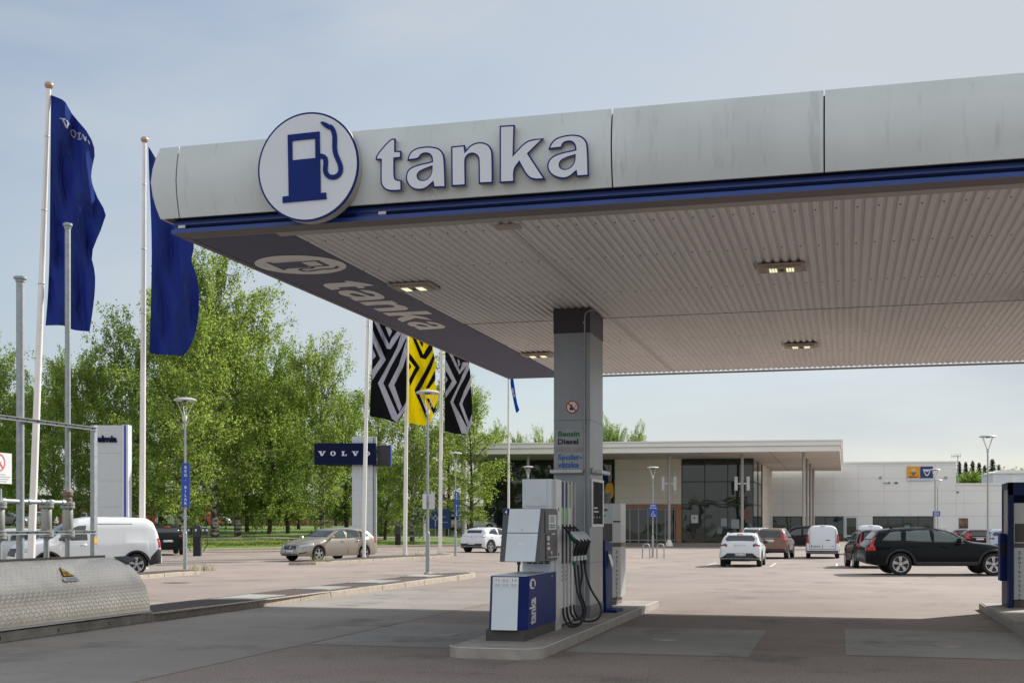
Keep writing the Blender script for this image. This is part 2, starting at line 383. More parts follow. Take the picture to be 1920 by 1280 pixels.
def textmesh(body, bold, align, space):
    k = (body, bold, align, space)
    if k in _TX: return _TX[k]
    c = bpy.data.curves.new('t', 'FONT'); c.body = body; c.offset = bold; c.align_x = align; c.resolution_u = 3; c.space_character = space
    o = bpy.data.objects.new('t', c); COL.objects.link(o)
    dg = bpy.context.evaluated_depsgraph_get(); me = bpy.data.meshes.new_from_object(o.evaluated_get(dg))
    r = ([(v.co.x, v.co.y) for v in me.vertices], [tuple(p.vertices) for p in me.polygons])
    bpy.data.objects.remove(o); bpy.data.curves.remove(c); bpy.data.meshes.remove(me)
    _TX[k] = r; return r

def tag(o, label=None, cat=None, group=None, kind=None):
    if label: o['label'] = label
    if cat: o['category'] = cat
    if group: o['group'] = group
    if kind: o['kind'] = kind
    return o
def thing(name, label, cat, loc=(0, 0, 0), rz=0, group=None):
    o = bpy.data.objects.new(name, None); COL.objects.link(o); o.location = loc or (0,0,0); o.rotation_euler = (0, 0, rz); o.empty_display_size = .2
    return tag(o, label, cat, group)
KIDS = {}
def kids(o): return [c for c in bpy.data.objects if c.parent == o]
def copy_tree(o, parent=None):
    c = o.copy(); COL.objects.link(c); c.parent = parent
    for k in kids(o): copy_tree(k, c)
    return c
def struct(o): o['kind'] = 'structure'; return o
class Fr:
    """a wall line: u along it, o outwards (to the viewer's side), z up"""
    def __init__(s, p, d): s.p = Vector((p[0], p[1])); s.d = Vector((d[0], d[1])).normalized(); s.n = Vector((s.d.y, -s.d.x))
    def pt(s, u, o, z): q = s.p+s.d*u+s.n*o; return Vector((q.x, q.y, z))
    def u(s, px):
        r = PX(px, 1); m = Matrix(((s.d.x, -r.x), (s.d.y, -r.y))); q = m.inverted() @ Vector((-s.p.x, -s.p.y)); return q.x
    def D(s, u): q = s.p+s.d*u; return -q.x*SN+q.y*CS
    def z(s, px, py): return ZZ(py, s.D(s.u(px)))
def fbox(mb, fr, u0, u1, o0, o1, z0, z1):
    return mb.hexa([fr.pt(u0, o0, z0), fr.pt(u1, o0, z0), fr.pt(u1, o1, z0), fr.pt(u0, o1, z0)], [fr.pt(u0, o0, z1), fr.pt(u1, o0, z1), fr.pt(u1, o1, z1), fr.pt(u0, o1, z1)])

# ================================================================== GROUND
def sheet(name, xs, ys, zf, m, skip=None):
    mb = MB(); nx = len(xs); mb.v = [(x, y, zf(x, y)) for y in ys for x in xs]
    mb.f = [(j*nx+i, j*nx+i+1, (j+1)*nx+i+1, (j+1)*nx+i) for j in range(len(ys)-1) for i in range(nx-1)]; mb.m = [0]*len(mb.f)
    o = mb.build(name, m, smooth=80); return struct(o)
def span(*segs):
    o = [segs[0][0]]
    for a, b, n in segs: o += [a+(b-a)*i/n for i in range(1, n+1)]
    return o
g = MB()
Xs = span((-900, -60, 6), (-60, 60, 60), (60, 900, 6)); Ds = span((-300, 20, 8), (20, 130, 60), (130, 1500, 8)); nx = len(Xs)
for D in Ds:
    for X in Xs:
        p = WC(X, D); g.v.append((p.x, p.y, gz(p.x, p.y)))
g.f = [(j*nx+i, j*nx+i+1, (j+1)*nx+i+1, (j+1)*nx+i) for j in range(len(Ds)-1) for i in range(nx-1)]; g.m = [0]*len(g.f)
struct(g.build('asphalt_ground', M_ASPH, smooth=80))
def flat(name, pts, z, m, th=0):
    mb = MB(); mb.add([(x, y, z) for x, y in pts], [tuple(range(len(pts)))]); return struct(mb.build(name, m, smooth='keep'))
flat('concrete_lane', [(-11.1, 1), (-7.05, 1), (-7.05, 29.6), (-10.95, 29.9)], .004, M_CONC)
flat('concrete_slab', [(-3.45, 15.4), (-1.15, 15.4), (-1.17, 19.36), (-3.45, 19.4)], .004, M_SLAB)
flat('concrete_slab', [(-7.0, 15.5), (-4.9, 15.5), (-4.9, 19.3), (-7.0, 19.3)], .004, M_SLABL)
flat('concrete_slab', [(0, 15.95), (2.45, 15.9), (2.45, 19.87), (-.01, 20.0)], .004, M_SLAB)
flat('concrete_slab', [(4.9, 15.95), (7.2, 15.9), (7.2, 19.87), (4.9, 20.0)], .004, M_SLAB)
def cover(px, py, r, label):
    p = GP(px, py); mb = MB(); mb.lathe([(0, .010), (r*.86, .010), (r*.86, .014), (r, .014), (r, .004)], 28, p)
    tag(mb.build('manhole_cover', M_ISL, loc=p, smooth=30), label, 'manhole cover', 'filler covers in the concrete slabs')
cover(1246, 1199, .19, 'small round cover in the slab beside the pump island')
cover(1777, 1210, .19, 'small round cover in the slab at the right')
cover(838, 1190, .17, 'small round cover in the slab left of the pump')
cover(720, 1114, .22, 'dark flat cover in the concrete lane near the kerb')

# lawn beyond the lot, rising gently
KA = [(-75, -10), (-38.7, 65), (-30, 83), (-25.5, 89), (-24, 103), (-24, 170), (-24, 260)]
LN = Vector((-.9, .435))
def ldist(x, y): return (x+38.7)*LN.x+(y-65)*LN.y
def lz(x, y): return .12+.035*max(0, min(36, ldist(x, y)))
KP = []
for a, b in zip(KA[:-1], KA[1:]): KP += [(a[0]+(b[0]-a[0])*i/8, a[1]+(b[1]-a[1])*i/8) for i in range(8)]
KP.append(KA[-1])
def lawnstrip(name, d0, d1, m, dz=0, n=12):
    mb = MB()
    for k in range(n+1):
        d = d0+(d1-d0)*k/n
        for a in KP:
            b = ldist(*a); q = (a[0]+LN.x*(d), a[1]+LN.y*(d)) if d0 == 0 else (a[0]+LN.x*(d-b), a[1]+LN.y*(d-b))
            mb.v.append((q[0], q[1], lz(*q)+dz))
    c = len(KP); mb.f = [(k*c+i, k*c+i+1, (k+1)*c+i+1, (k+1)*c+i) for k in range(n) for i in range(c-1)]; mb.m = [0]*len(mb.f)
    return struct(mb.build(name, m, smooth=80))
lawnstrip('lawn', 0, 420, M_LAWN, 0, 140)
lawnstrip('footpath', 10, 12.6, M_PATH, .03, 3)
lawnstrip('far_road', 47, 56, M_PATH, .03, 4)
def kerb(name, pts, wd, h, m, label=None, zf=lambda x, y: 0):
    mb = MB(); P = [Vector(p) for p in pts]; rows = []
    for i, p in enumerate(P):
        d = (P[min(i+1, len(P)-1)]-P[max(i-1, 0)]).normalized(); n = Vector((-d.y, d.x)); z = zf(p.x, p.y); q = p+n*wd
        rows.append([(p.x, p.y, z-.05), (p.x, p.y, z+h-.02), (p.x+n.x*.02, p.y+n.y*.02, z+h), (q.x, q.y, z+h), (q.x, q.y, z-.05)])
    mb.v = [v for r in rows for v in r]; mb.f = [(i*5+k, i*5+k+1, i*5+5+k+1, i*5+5+k) for i in range(len(P)-1) for k in range(4)]+[(0, 1, 2, 3, 4), tuple((len(P)-1)*5+k for k in range(4, -1, -1))]; mb.m = [0]*len(mb.f)
    return struct(mb.build(name, m))
kerb('lawn_kerb', [(a[0]+.02, a[1]) for a in KP[:34]], .16, .135, M_KERB)
# traffic strip beside the lane (kerb on the lane side, rounded far end)
def stones(name, P, wd, h, m, step=1.1, seed=1):
    """kerb of separate granite stones with thin joints, one object"""
    r = random.Random(seed); mb = MB(); P = [Vector(p) for p in P]; seg = []
    for a, b in zip(P[:-1], P[1:]):
        k = max(1, round((b-a).length/step)); seg += [(a.lerp(b, i/k), a.lerp(b, (i+1)/k)) for i in range(k)]
    for a, b in seg:
        d = (b-a).normalized(); n = Vector((-d.y, d.x)); a2, b2 = a+d*.006, b-d*.006; j = r.uniform(-.006, .006); hh = h+r.uniform(-.005, .005)
        q = [a2+n*j, b2+n*j, b2+n*wd, a2+n*wd]; t = [a2+n*(j+.015), b2+n*(j+.015), b2+n*wd, a2+n*wd]
        mb.hexa([(p.x, p.y, -.03) for p in q], [(p.x, p.y, hh) for p in t])
    return struct(mb.build(name, m, bevel=.012))
E1 = [(-11.12, 18.45), (-11.0, 24), (-10.85, 30), (-10.8, 35.8), (-10.95, 36.6), (-11.35, 37.0), (-11.8, 36.8), (-12.1, 36.2)]
stones('lane_kerb', E1, .14, .135, M_KERB, 1.6)
flat('asphalt_strip', [(-11.0, 18.45), (-10.88, 24), (-10.73, 30), (-10.9, 35.8), (-11.1, 36.5), (-11.4, 36.8), (-11.75, 36.6), (-12.0, 36.0), (-12.35, 30), (-12.45, 18.45)][:1]+[(-11.0, 18.45), (-10.95, 30), (-10.92, 35.8), (-11.05, 36.5), (-11.4, 36.86), (-11.75, 36.66), (-12.0, 36.0), (-12.35, 30), (-12.45, 18.45)][1:], .125, M_STRIP)
mb = MB()
for a, b in zip([(-12.1, 36.2), (-12.35, 30)], [(-12.35, 30), (-12.45, 18.45)]): mb.hexa([(a[0], a[1], -.02), (b[0], b[1], -.02), (b[0]+.1, b[1], -.02), (a[0]+.1, a[1], -.02)], [(a[0], a[1], .12), (b[0], b[1], .12), (b[0]+.1, b[1], .12), (a[0]+.1, a[1], .12)])
struct(mb.build('strip_edge', M_STRIP))
for i, (y0, y1, s) in enumerate([(22.3, 24.0, 'first'), (26.2, 27.6, 'second'), (29.4, 31.0, 'third'), (33.2, 34.6, 'fourth')]):
    p = Vector((-11.75, (y0+y1)/2, .13)); mb = MB(); mb.box(-12.2, -11.35, y0, y1, .126, .14); mb.mat(1).box(-12.1, -11.45, y0+.1, y1-.1, .14, .146)
    tag(mb.build('cover_plate', [M_SLAB, M_SLAB], loc=p, bevel=.005), 'flat pale metal cover on the dark strip, %s counted from the metal tank hood' % s, 'cover plate', 'cover plates along the dark strip')
# kerbed strips between lot and street
for P, nm in (([(-19.9, 31), (-20.1, 34), (-20.15, 36.3), (-20.5, 36.9), (-21.2, 37.1)], 0), ([(-21.3, 45.3), (-20.7, 45.2), (-20.3, 45.7), (-20.0, 48), (-19.2, 54), (-18.6, 58.3), (-18.9, 59.3), (-19.6, 59.6)], 1)):
    stones('strip_kerb', P, .14, .12, M_KERB, 1.2, 3+nm)
flat('kerb_strip', [(-20.0, 31), (-20.25, 36.3), (-20.6, 36.8), (-21.3, 36.9), (-21.3, 31)], .115, M_STRIP)
flat('kerb_strip', [(-21.3, 45.4), (-20.7, 45.35), (-20.4, 45.8), (-20.1, 48), (-19.3, 54), (-18.75, 58.3), (-19.0, 59.2), (-19.7, 59.5), (-21.6, 55)], .115, M_STRIP)
# painted bay lines
def line(a, b, wd=.1):
    a = Vector(a[:2]); b = Vector(b[:2]); d = (b-a).normalized(); n = Vector((-d.y, d.x))*wd/2; k = 6; mb = MB()
    for i in range(k+1):
        p = a.lerp(b, i/k)
        for q in (p-n, p+n): mb.v.append((q.x, q.y, gz(q.x, q.y)+.006))
    mb.f = [(2*i, 2*i+2, 2*i+3, 2*i+1) for i in range(k)]; mb.m = [0]*k
    struct(mb.build('painted_line', M_LINE))
for x in (-6.2, -3.3, -.4, 2.5, 5.4, 8.3): line((x, 57.5), (x, 62.5))
for x in (-10.6,): line((x-1.4, 73), (x, 79))
for y in (50, 53, 56.5): line((-33, y), (-22.5, y-.2))

# weeds at post feet
def weeds(x, y, z, r, n, label, seed=1):
    rr = random.Random(seed); mb = MB()
    for _ in range(n):
        a = rr.uniform(0, 2*PI); q = r*math.sqrt(rr.random()); px_, py_ = x+q*math.cos(a), y+q*math.sin(a); h = rr.uniform(.1, .38); b = rr.uniform(0, 2*PI); wd = .012; l = rr.uniform(.05, .2)
        mb.add([(px_-wd, py_, z), (px_+wd, py_, z), (px_+l*math.cos(b), py_+l*math.sin(b), z+h)], [(0, 1, 2)])
    tag(mb.build('weeds', M_LEAF[2], loc=(x, y, z)), label, 'weeds', None, 'stuff')

# ================================================================== CANOPY
can = thing('canopy', 'grey metal petrol station canopy with blue band, lettered fascia and corrugated underside', 'canopy', (-4.2, 20, 0))
ZS = 5.05
PR = [(0, 5.21), (.035, 5.33), (.065, 5.47), (.08, 5.63), (.065, 5.79), (.035, 5.93), (0, 6.045)]
def panel(kind, a, b, mitre=False):
    mb = MB(); P = PR; n = len(P)
    for th in (0, -.03):
        for t, e in ((a, 0), (b, 1)):
            for o, z in P:
                oo = o+th
                if kind == 'F': x = (t-oo) if (mitre and e == 0) else t; mb.v.append((x, 13.10-oo, z))
                else: y = (t-oo) if (mitre and e == 0) else t; mb.v.append((-7.80-oo, y, z))
    for i in range(n-1):
        mb.f += [(i, n+i, n+i+1, i+1), (2*n+i, 2*n+i+1, 3*n+i+1, 3*n+i), (i, i+1, 2*n+i+1, 2*n+i), (n+i, 3*n+i, 3*n+i+1, n+i+1)]
    mb.f += [(0, 2*n, 3*n, n), (n-1, 2*n-1, 4*n-1, 3*n-1)]; mb.m = [0]*len(mb.f)
    return mb.build('fascia_panel', M_FASC, can, smooth=30)
J = [-7.80, -7.55, -2.40, -.21, 1.98, 4.17, 6.36, 8.3]
for i, (a, b) in enumerate(zip(J[:-1], J[1:])): panel('F', a if i == 0 else a+.008, b-.008, i == 0)
Jy = [13.10, 16.2, 19.3, 22.4, 25.5, 28.5]
for i, (a, b) in enumerate(zip(Jy[:-1], Jy[1:])): panel('L', a if i == 0 else a+.008, b-.008, i == 0)
mb = MB(); mb.box(-7.76, 8.28, 13.14, 13.5, 5.215, 6.0); mb.box(-7.76, -7.4, 13.5, 28.45, 5.215, 6.0); mb.build('fascia_frame', M_BLACK, can)
mb = MB(); mb.box(-7.7, 8.2, 13.24, 13.34, 5.053, 5.21); mb.box(-7.7, 8.2, 13.175, 13.24, 5.053, 5.098); mb.box(-7.7, 8.2, 13.215, 13.24, 5.15, 5.175)
mb.box(-7.70, -7.64, 13.35, 28.4, 5.053, 5.21)
mb.build('blue_band', M_BLUE, can)
for a, b in ((-7.52, -5.38), (-5.0, 8.1)):
    t = MB().cyl((a, 13.19, 5.125), (b, 13.19, 5.125), .014).build('light_tube', M_NAVY, can, smooth=40)
    MB().cyl((a-.09, 13.19, 5.125), (a, 13.19, 5.125), .021).build('end_cap', M_SIGNW, t, smooth=40)
mb = MB(); mb.box(-7.6, 8.2, 13.36, 28.42, 5.24, 5.5); mb.build('roof', M_SOF2, can)
# soffit panels
mb = MB(); mb.box(-7.70, 8.2, 13.175, 13.44, 5.05, 5.052); mb.box(-7.70, -7.615, 13.44, 28.43, 5.045, 5.05); mb.box(-6.34, 8.2, 28.31, 28.43, 5.03, 5.052); mb.build('soffit_border', M_SOF2 if False else mat('border_grey', (.14, .12, .13), .6), can)
mb = MB(); mb.box(-7.61, -6.34, 13.46, 28.43, 5.05, 5.07); sb = mb.build('soffit_strip', M_SOFB, can)
mb = MB(); mb.box(-6.5, 8.2, 13.445, 13.63, 5.047, 5.06); mb.box(-7.6, -6.5, 13.445, 13.455, 5.047, 5.06); mb.box(-6.34, 8.2, 28.24, 28.305, 5.04, 5.05); mb.build('soffit_trim', M_SOF2, can)
def corr(y0, y1, zo, name='corrugated_soffit'):
    mb = MB(); x = -6.335; P = []
    while x < 8.1:
        P += [(x, 0), (x+.045, 0), (x+.060, .024), (x+.096, .024)]; x += .111
    P.append((x, 0)); mb.v = [(a, y, ZS+zo+z) for y in (y0, y1) for a, z in P]; n = len(P)
    mb.f = [(i, n+i, n+i+1, i+1) for i in range(n-1)]; mb.m = [0]*len(mb.f)
    for yr in (15.8, 18.2, 20.46, 23.1, 25.5, 27.9, 14.0):
        if not y0 < yr < y1: continue
        k = 0; xx = -6.335+.0225
        while xx < 8.05:
            mb.mat(1).lathe([(.011, 0), (.009, -.008), (0, -.009)], 6, (xx, yr+((k*37) % 5-2)*.006, ZS+zo)); xx += .222; k += 1
        mb.mat(0)
    mb.build(name, [M_SOF, M_DARK], can, smooth='keep')
corr(13.63, 20.5, .006); corr(20.49, 28.24, .012)
for x in (-3.75, 0.8, 5.3): MB().cyl((x, 13.65, 5.048), (x, 28.2, 5.048), .006, n=6).build('cable', M_SOF2, can) if x < 0 else None
MB().box(-6.33, 8.1, 20.488, 20.497, 5.050, 5.056).build('sheet_overlap', M_DARK, can)
# lamps in the soffit
def ceil_lamp(x, y):
    b = MB(); b.box(x-.32, x+.32, y-.27, y+.27, 5.02, 5.045); b.box(x-.25, x+.25, y-.2, y+.2, 5.0, 5.022)
    o = b.build('ceiling_light', mat('lamp_housing', (.42, .35, .29), .6, var=.2), can, bevel=.008)
    for s in (-.11, .11):
        q = MB()
        for k in range(3): q.box(x+s-.05+k*.036, x+s-.025+k*.036, y-.11, y+.11, 4.992, 5.0)
        q.build('led_panel', M_LEDB, o)
    MB().lathe([(.04, 5.0), (.035, 4.985), (0, 4.98)], 12, (x, y, 0)).build('sensor', M_DARK, o)
    MB().box(x-.3, x+.3, y+.272, y+.30, 5.046, 5.08).build('gap_trim', M_BLACK, o)
for x, y in ((-6.0, 16.95), (-.82, 16.95), (-6.0, 24.45), (-.82, 24.45), (4.4, 16.95), (4.4, 24.45)): ceil_lamp(x, y)
MB().box(-3.9, -3.6, 13.75, 13.9, 5.02, 5.05).build('junction_box', M_SOF2, can)

# traced lettering of the big sign (photo pixels -> fascia plane)
T6 = lambda L_: [(680+x/3.6923, 180+y/3.6923) for x, y in L_]
LET = {
 't': ([(90,412),(190,295),(228,295),(228,380),(268,380),(268,432),(222,436),(222,560),(232,578),(270,582),(272,655),(240,661),(200,662),(160,655),(130,625),(122,590),(124,445),(90,445)], []),
 'a': ([(308,450),(318,405),(350,370),(400,352),(470,348),(530,360),(560,395),(570,440),(576,635),(490,637),(484,605),(440,645),(390,656),(340,645),(308,610),(296,570),(305,520),(340,490),(400,470),(450,460),(478,452),(476,425),(460,405),(432,400),(405,410),(390,440)], [[(478,490),(477,530),(455,570),(420,585),(390,578),(378,555),(388,530),(420,512)]]),
 'n': ([(612,350),(708,340),(712,378),(740,345),(775,325),(820,318),(865,330),(892,360),(902,400),(903,605),(803,610),(802,450),(795,420),(770,402),(740,405),(718,425),(712,450),(716,622),(615,628)], []),
 'k': ([(948,207),(1054,200),(1046,402),(1135,302),(1256,293),(1150,400),(1268,580),(1148,585),(1083,465),(1050,510),(1052,598),(948,604)], []),
 'a2': ([(1285,372),(1300,330),(1335,292),(1400,272),(1460,266),(1515,275),(1550,308),(1562,350),(1567,555),(1480,562),(1474,530),(1430,568),(1380,578),(1320,560),(1288,530),(1274,490),(1285,445),(1320,412),(1380,390),(1440,378),(1470,370),(1468,345),(1450,322),(1420,318),(1390,330),(1378,362)], [[(1468,412),(1466,455),(1445,490),(1405,510),(1372,500),(1362,478),(1372,450),(1410,430)]]),
}
YL = 12.965
LETW = {}
for k, (o_, hs) in LET.items():
    LETW[k] = [rounded([(p.x, p.z) for p in (onY(x, y, YL) for x, y in T6(lp))], 62, 2) for lp in [o_]+hs]
M_EDGE = mat('sign_edge', (.38, .36, .34), .5)
for k, lp in LETW.items():
    fn = lambda u, v, t: Vector((u, YL-t, v))
    o = MB().plate(lp, fn, -.008, 0).build('letter', M_BLUE2, can); MB().plate([inset(lp[0], .004)]+[inset(h, -.004) for h in lp[1:]], fn, -.075, -.0081).build('letter_side', M_EDGE, o)
    ins = [inset(lp[0], .017)]+[inset(h, -.012) for h in lp[1:]]
    MB().plate(ins, fn, -.001, .004).build('letter_face', M_SIGNW, o)
# round pump sign
RC = onY(577, 313, 12.9); rr = .612
T5 = lambda L_: [(280+x/4, 160+y/4) for x, y in L_]
fn = lambda u, v, t: Vector((u, 12.9-t, v))
o = MB().plate([circ(RC.x, RC.z, rr, 56)], fn, -.02, 0).build('round_sign', M_BLUE2, can, smooth=30); MB().plate([circ(RC.x, RC.z, rr-.006, 56)], fn, -.16, -.021).build('sign_drum', M_EDGE, o, smooth=30)
MB().plate([circ(RC.x, RC.z, rr*.965, 56)], fn, 0, .004).build('sign_face', M_SIGNW, o)
body = [(1042,376),(1280,350),(1288,812),(1328,806),(1332,855),(1004,884),(1004,838),(1050,832)]
win = [(1074,420),(1248,402),(1250,548),(1076,566)]
hose = [(1282,534),(1310,536),(1326,556),(1326,600),(1322,640),(1332,672),(1356,690),(1386,694),(1416,682),(1436,656),(1440,620),(1428,580),(1404,530),(1392,480),(1394,420),(1392,370),(1378,330),(1355,310)]
noz = [(1288,285),(1300,275),(1345,290),(1375,318),(1396,330),(1370,338),(1352,336),(1310,312)]
PW = lambda L_: [(p.x, p.z) for p in (onY(x, y, 12.9) for x, y in T5(L_))]
PUMP = [[PW(body), PW(win)]]
def ribbon(P, r):
    P = [Vector(p) for p in P]; a, b = [], []
    for i, p in enumerate(P):
        d = (P[min(i+1, len(P)-1)]-P[max(i-1, 0)]).normalized(); n = Vector((-d.y, d.x))*r; a.append(tuple(p+n)); b.append(tuple(p-n))
    return a+b[::-1]
def openround(P, it=2):
    for _ in range(it):
        o = [P[0]]
        for a, b in zip(P[:-1], P[1:]): o += [(a[0]*.75+b[0]*.25, a[1]*.75+b[1]*.25), (a[0]*.25+b[0]*.75, a[1]*.25+b[1]*.75)]
        P = o+[P[-1]]
    return P
PUMP += [[ribbon(openround(PW(hose), 1), .026)], [rounded(PW(noz), 50, 1)]]
for i, lp in enumerate(PUMP): MB().plate(lp, fn, .004, .02+.002*i).build('pump_symbol', M_BLUE2, o)
# same mark and word flat on the underside strip
def under(u, v, t): return Vector((v, u, ZS-.004-t))
cx, cy = -6.97, 15.2
s_ = MB(); loops = [circ(cy, cx, .60, 48)]; s_.plate(loops, under, None, 0)
us = s_.build('underside_mark', M_CREAM, can, smooth='keep')
s_ = MB()
def pm(P): return [(cy+(x-RC.x)*.95, cx+(z-RC.z)*.95) for x, z in P]
for i, lp in enumerate(PUMP): s_.plate([pm(q) for q in lp], under, None, .003+.001*i)
s_.build('pump_symbol', M_SOFB, us, smooth='keep')
x0, x1 = min(p[0] for p in LETW['t'][0]), max(p[0] for p in LETW['a2'][0]); zb = min(p[1] for p in LETW['k'][0])
for k, lp in LETW.items():
    s_ = MB().plate([[(16.35+(x-x0)/(x1-x0)*4.45, -7.27+(z-zb)*1.22) for x, z in q] for q in lp], under, None, 0); s_.build('underside_letter', M_CREAM, can, smooth='keep')

# column
CX0, CX1, CY0, CY1 = -4.51, -3.92, 19.41, 20.5
mb = MB(); mb.box(CX0, CX1, CY0, CY1, .13, 5.06); col = mb.build('column', M_COLM, can, bevel=.01)
MB().box(CX0-.004, CX1+.004, CY0-.004, CY1+.004, 4.66, 5.062).build('top_band', M_SOFB if False else mat('band_dark', (.03, .028, .04), .5), col)
MB().box(CX0-.006, CX1+.006, CY0-.006, CY1+.006, .13, .33).build('base_band', mat('band_grey', (.11, .11, .12), .5), col)
mb = MB()
for z in (3.27, 1.0): mb.box(CX0-.003, CX1+.003, CY0-.003, CY1+.003, z, z+.006)
mb.build('joint', M_DARK, col)
mb = MB(); mb.tube([(CX1-.08, CY0-.02, .4), (CX1-.08, CY0-.02, 4.9), (CX1-.06, CY0-.02, 4.97), (CX1, CY0-.02, 5.0), (CX1+.1, CY0-.02, 5.0)], .012)
for z in (1.3, 2.2, 2.75, 3.3, 3.85, 4.4, 4.8): mb.box(CX1-.11, CX1-.09, CY0-.02, CY0, z, z+.03)
mb.build('conduit', M_GALV, col, smooth=40)
MB().box(CX0+.002, CX1-.11, CY0-.005, CY0, ZZ(879, 19.8), ZZ(804, 19.8)).build('reflection_panel', mat('reflection_panel', (.33, .36, .38), .45), col)  # paler plate added to paint in the reflected light on the column front
fc = lambda u, v, t: Vector((u, CY0-.002-t, v))
p = onY(1073, 763, CY0)
si = MB().plate([circ(p.x, p.z, .105, 32)], fc, 0, .004).build('no_fire_sign', M_RED, col)
MB().plate([circ(p.x, p.z, .084, 32)], fc, .004, .006).build('sign_face', M_WHITE, si)
m_ = MB(); f_ = [(-.03, -.05), (.0, -.045), (.025, -.03), (.02, -.005), (.0, .0), (.01, .03), (-.015, .055), (-.012, .02), (-.035, .0), (-.045, -.03)]
m_.plate([[(p.x+a, p.z+b) for a, b in f_]], fc, .006, .0075); m_.plate([ribbon([(p.x-.0, p.z-.055), (p.x+.07, p.z+.035)], .004)], fc, .006, .0075); m_.build('flame', M_INK, si)
MB().plate([ribbon([(p.x-.066, p.z+.066), (p.x+.066, p.z-.066)], .011)], fc, .0078, .009).build('bar', M_RED, si)
for body_, py, m_, pxx, sz, bo in (('Bensin', 818, M_GREEN, 1046, .118, .032), ('Diesel', 832.5, M_INK, 1045.5, .118, .032), ('HVO 100', 848, mat('pale_ink', (.33, .30, .33), .5), 1042, .118, .02), ('Spolar-', 861.5, M_SKYB, 1046.5, .118, .032), ('v\u00e4tska', 876, M_SKYB, 1046.5, .118, .032)):
    p = onY(pxx, py, CY0); MB().text(body_, sz, lambda u, v, t, p=p, k=(.93 if 'HVO' in body_ else 1.12): Vector((p.x+u*k, CY0-.010-t, p.z+v)), bold=bo, space=1.03).build('lettering', m_, col, smooth='keep')
mb = MB(); mb.box(CX0-.03, CX1-.1, CY0-.16, CY0-.0, ZZ(887, 19.8), ZZ(880, 19.8)); mb.build('shelf_light', M_LAMP, col, bevel=.01)
mb = MB(); mb.box(CX1, CX1+.16, CY0+.18, CY0+.9, ZZ(887, 19.8), ZZ(880, 19.8)); mb.box(CX1, CX1+.05, CY0+.1, CY0+.25, ZZ(886, 19.8), ZZ(876, 19.8)); mb.build('side_light', M_LAMP, col, bevel=.01)
zt_, zb_ = 2.345, 1.575
mb = MB(); y0, y1 = 19.47, 20.44
for a, b, c, d in ((y0, y1, zt_-.045, zt_), (y0, y1, zb_, zb_+.045), (y0, y0+.06, zb_+.045, zt_-.045), (y1-.06, y1, zb_+.045, zt_-.045)): mb.box(CX1+.001, CX1+.03, a, b, c, d)
po = mb.build('poster_frame', M_ALU, col, bevel=.004)
mb = MB(); mb.box(CX1+.001, CX1+.012, y0+.06, y1-.06, zb_+.045, zt_-.045); mb.build('poster', mat('poster_print', (.022, .024, .028), .7, var=.9, scale=3.5, spec=1.2), po)
mb = MB(); fs = lambda y_, z_: (lambda u, v, t: Vector((CX1+.013+t, y_+u, z_+v)))
for q, z_, l_ in ((19.68, 1.87, .3), (19.68, 1.81, .38), (19.66, 1.72, .05), (19.9, 1.72, .05), (20.14, 1.72, .05)): mb.box(CX1+.012, CX1+.0135, q, q+l_, z_, z_+.022)
mb.build('poster_lettering', M_SIGNW, po, smooth='keep')
c2 = copy_tree(col, can); c2.location.x += 7.27

# ================================================================== PUMP ISLANDS
def island(x0, x1, y0, y1, label):
    t = thing('pump_island', label, 'pump island', ((x0+x1)/2, (y0+y1)/2, 0), 0, 'concrete pump islands under the canopy')
    P = [(x0, y1)]+[(x0+.28+.28*math.cos(a), y0+.28+.28*math.sin(a)) for a in (PI+PI/2*i/6 for i in range(7))]+[(x1-.28+.28*math.cos(a), y0+.28+.28*math.sin(a)) for a in (1.5*PI+PI/2*i/6 for i in range(7))]+[(x1, y1)]
    n = len(P); mb = MB(); mb.add([(a, b, -.02) for a, b in P]+[(a, b, .118) for a, b in P], [tuple(range(n))[::-1]]+[(i, (i+1) % n, n+(i+1) % n, n+i) for i in range(n)]+[tuple(range(n, 2*n))])
    mb.build('kerb_block', M_ISL, t)
    q = inset(P, .035 if area(P) > 0 else .035); mb = MB(); mb.add([(a, b, .118) for a, b in q]+[(a, b, .13) for a, b in q], [(i, (i+1) % n, n+(i+1) % n, n+i) for i in range(n)]+[tuple(range(n, 2*n))]); mb.build('top_slab', M_ISL, t)
    mb = MB(); R = P[1:]+P[:1]; qi = inset(P, .02)
    idx = list(range(1, n))
    for a, b in zip(idx[:-1], idx[1:]):
        mb.add([(P[a][0], P[a][1], .122), (P[b][0], P[b][1], .122), (P[b][0], P[b][1], .131), (P[a][0], P[a][1], .131), (qi[a][0], qi[a][1], .131), (qi[b][0], qi[b][1], .131)], [(0, 1, 2, 3), (3, 2, 5, 4)])
    mb.build('edge_strip', M_STEEL, t)
    return t
island(-4.72, -3.52, 14.4, 24.2, 'concrete pump island with the pump numbered 4 and the grey column standing on it')
island(2.45, 3.75, 13.9, 25.15, 'concrete pump island at the right edge, with the blue framed washer unit on it')

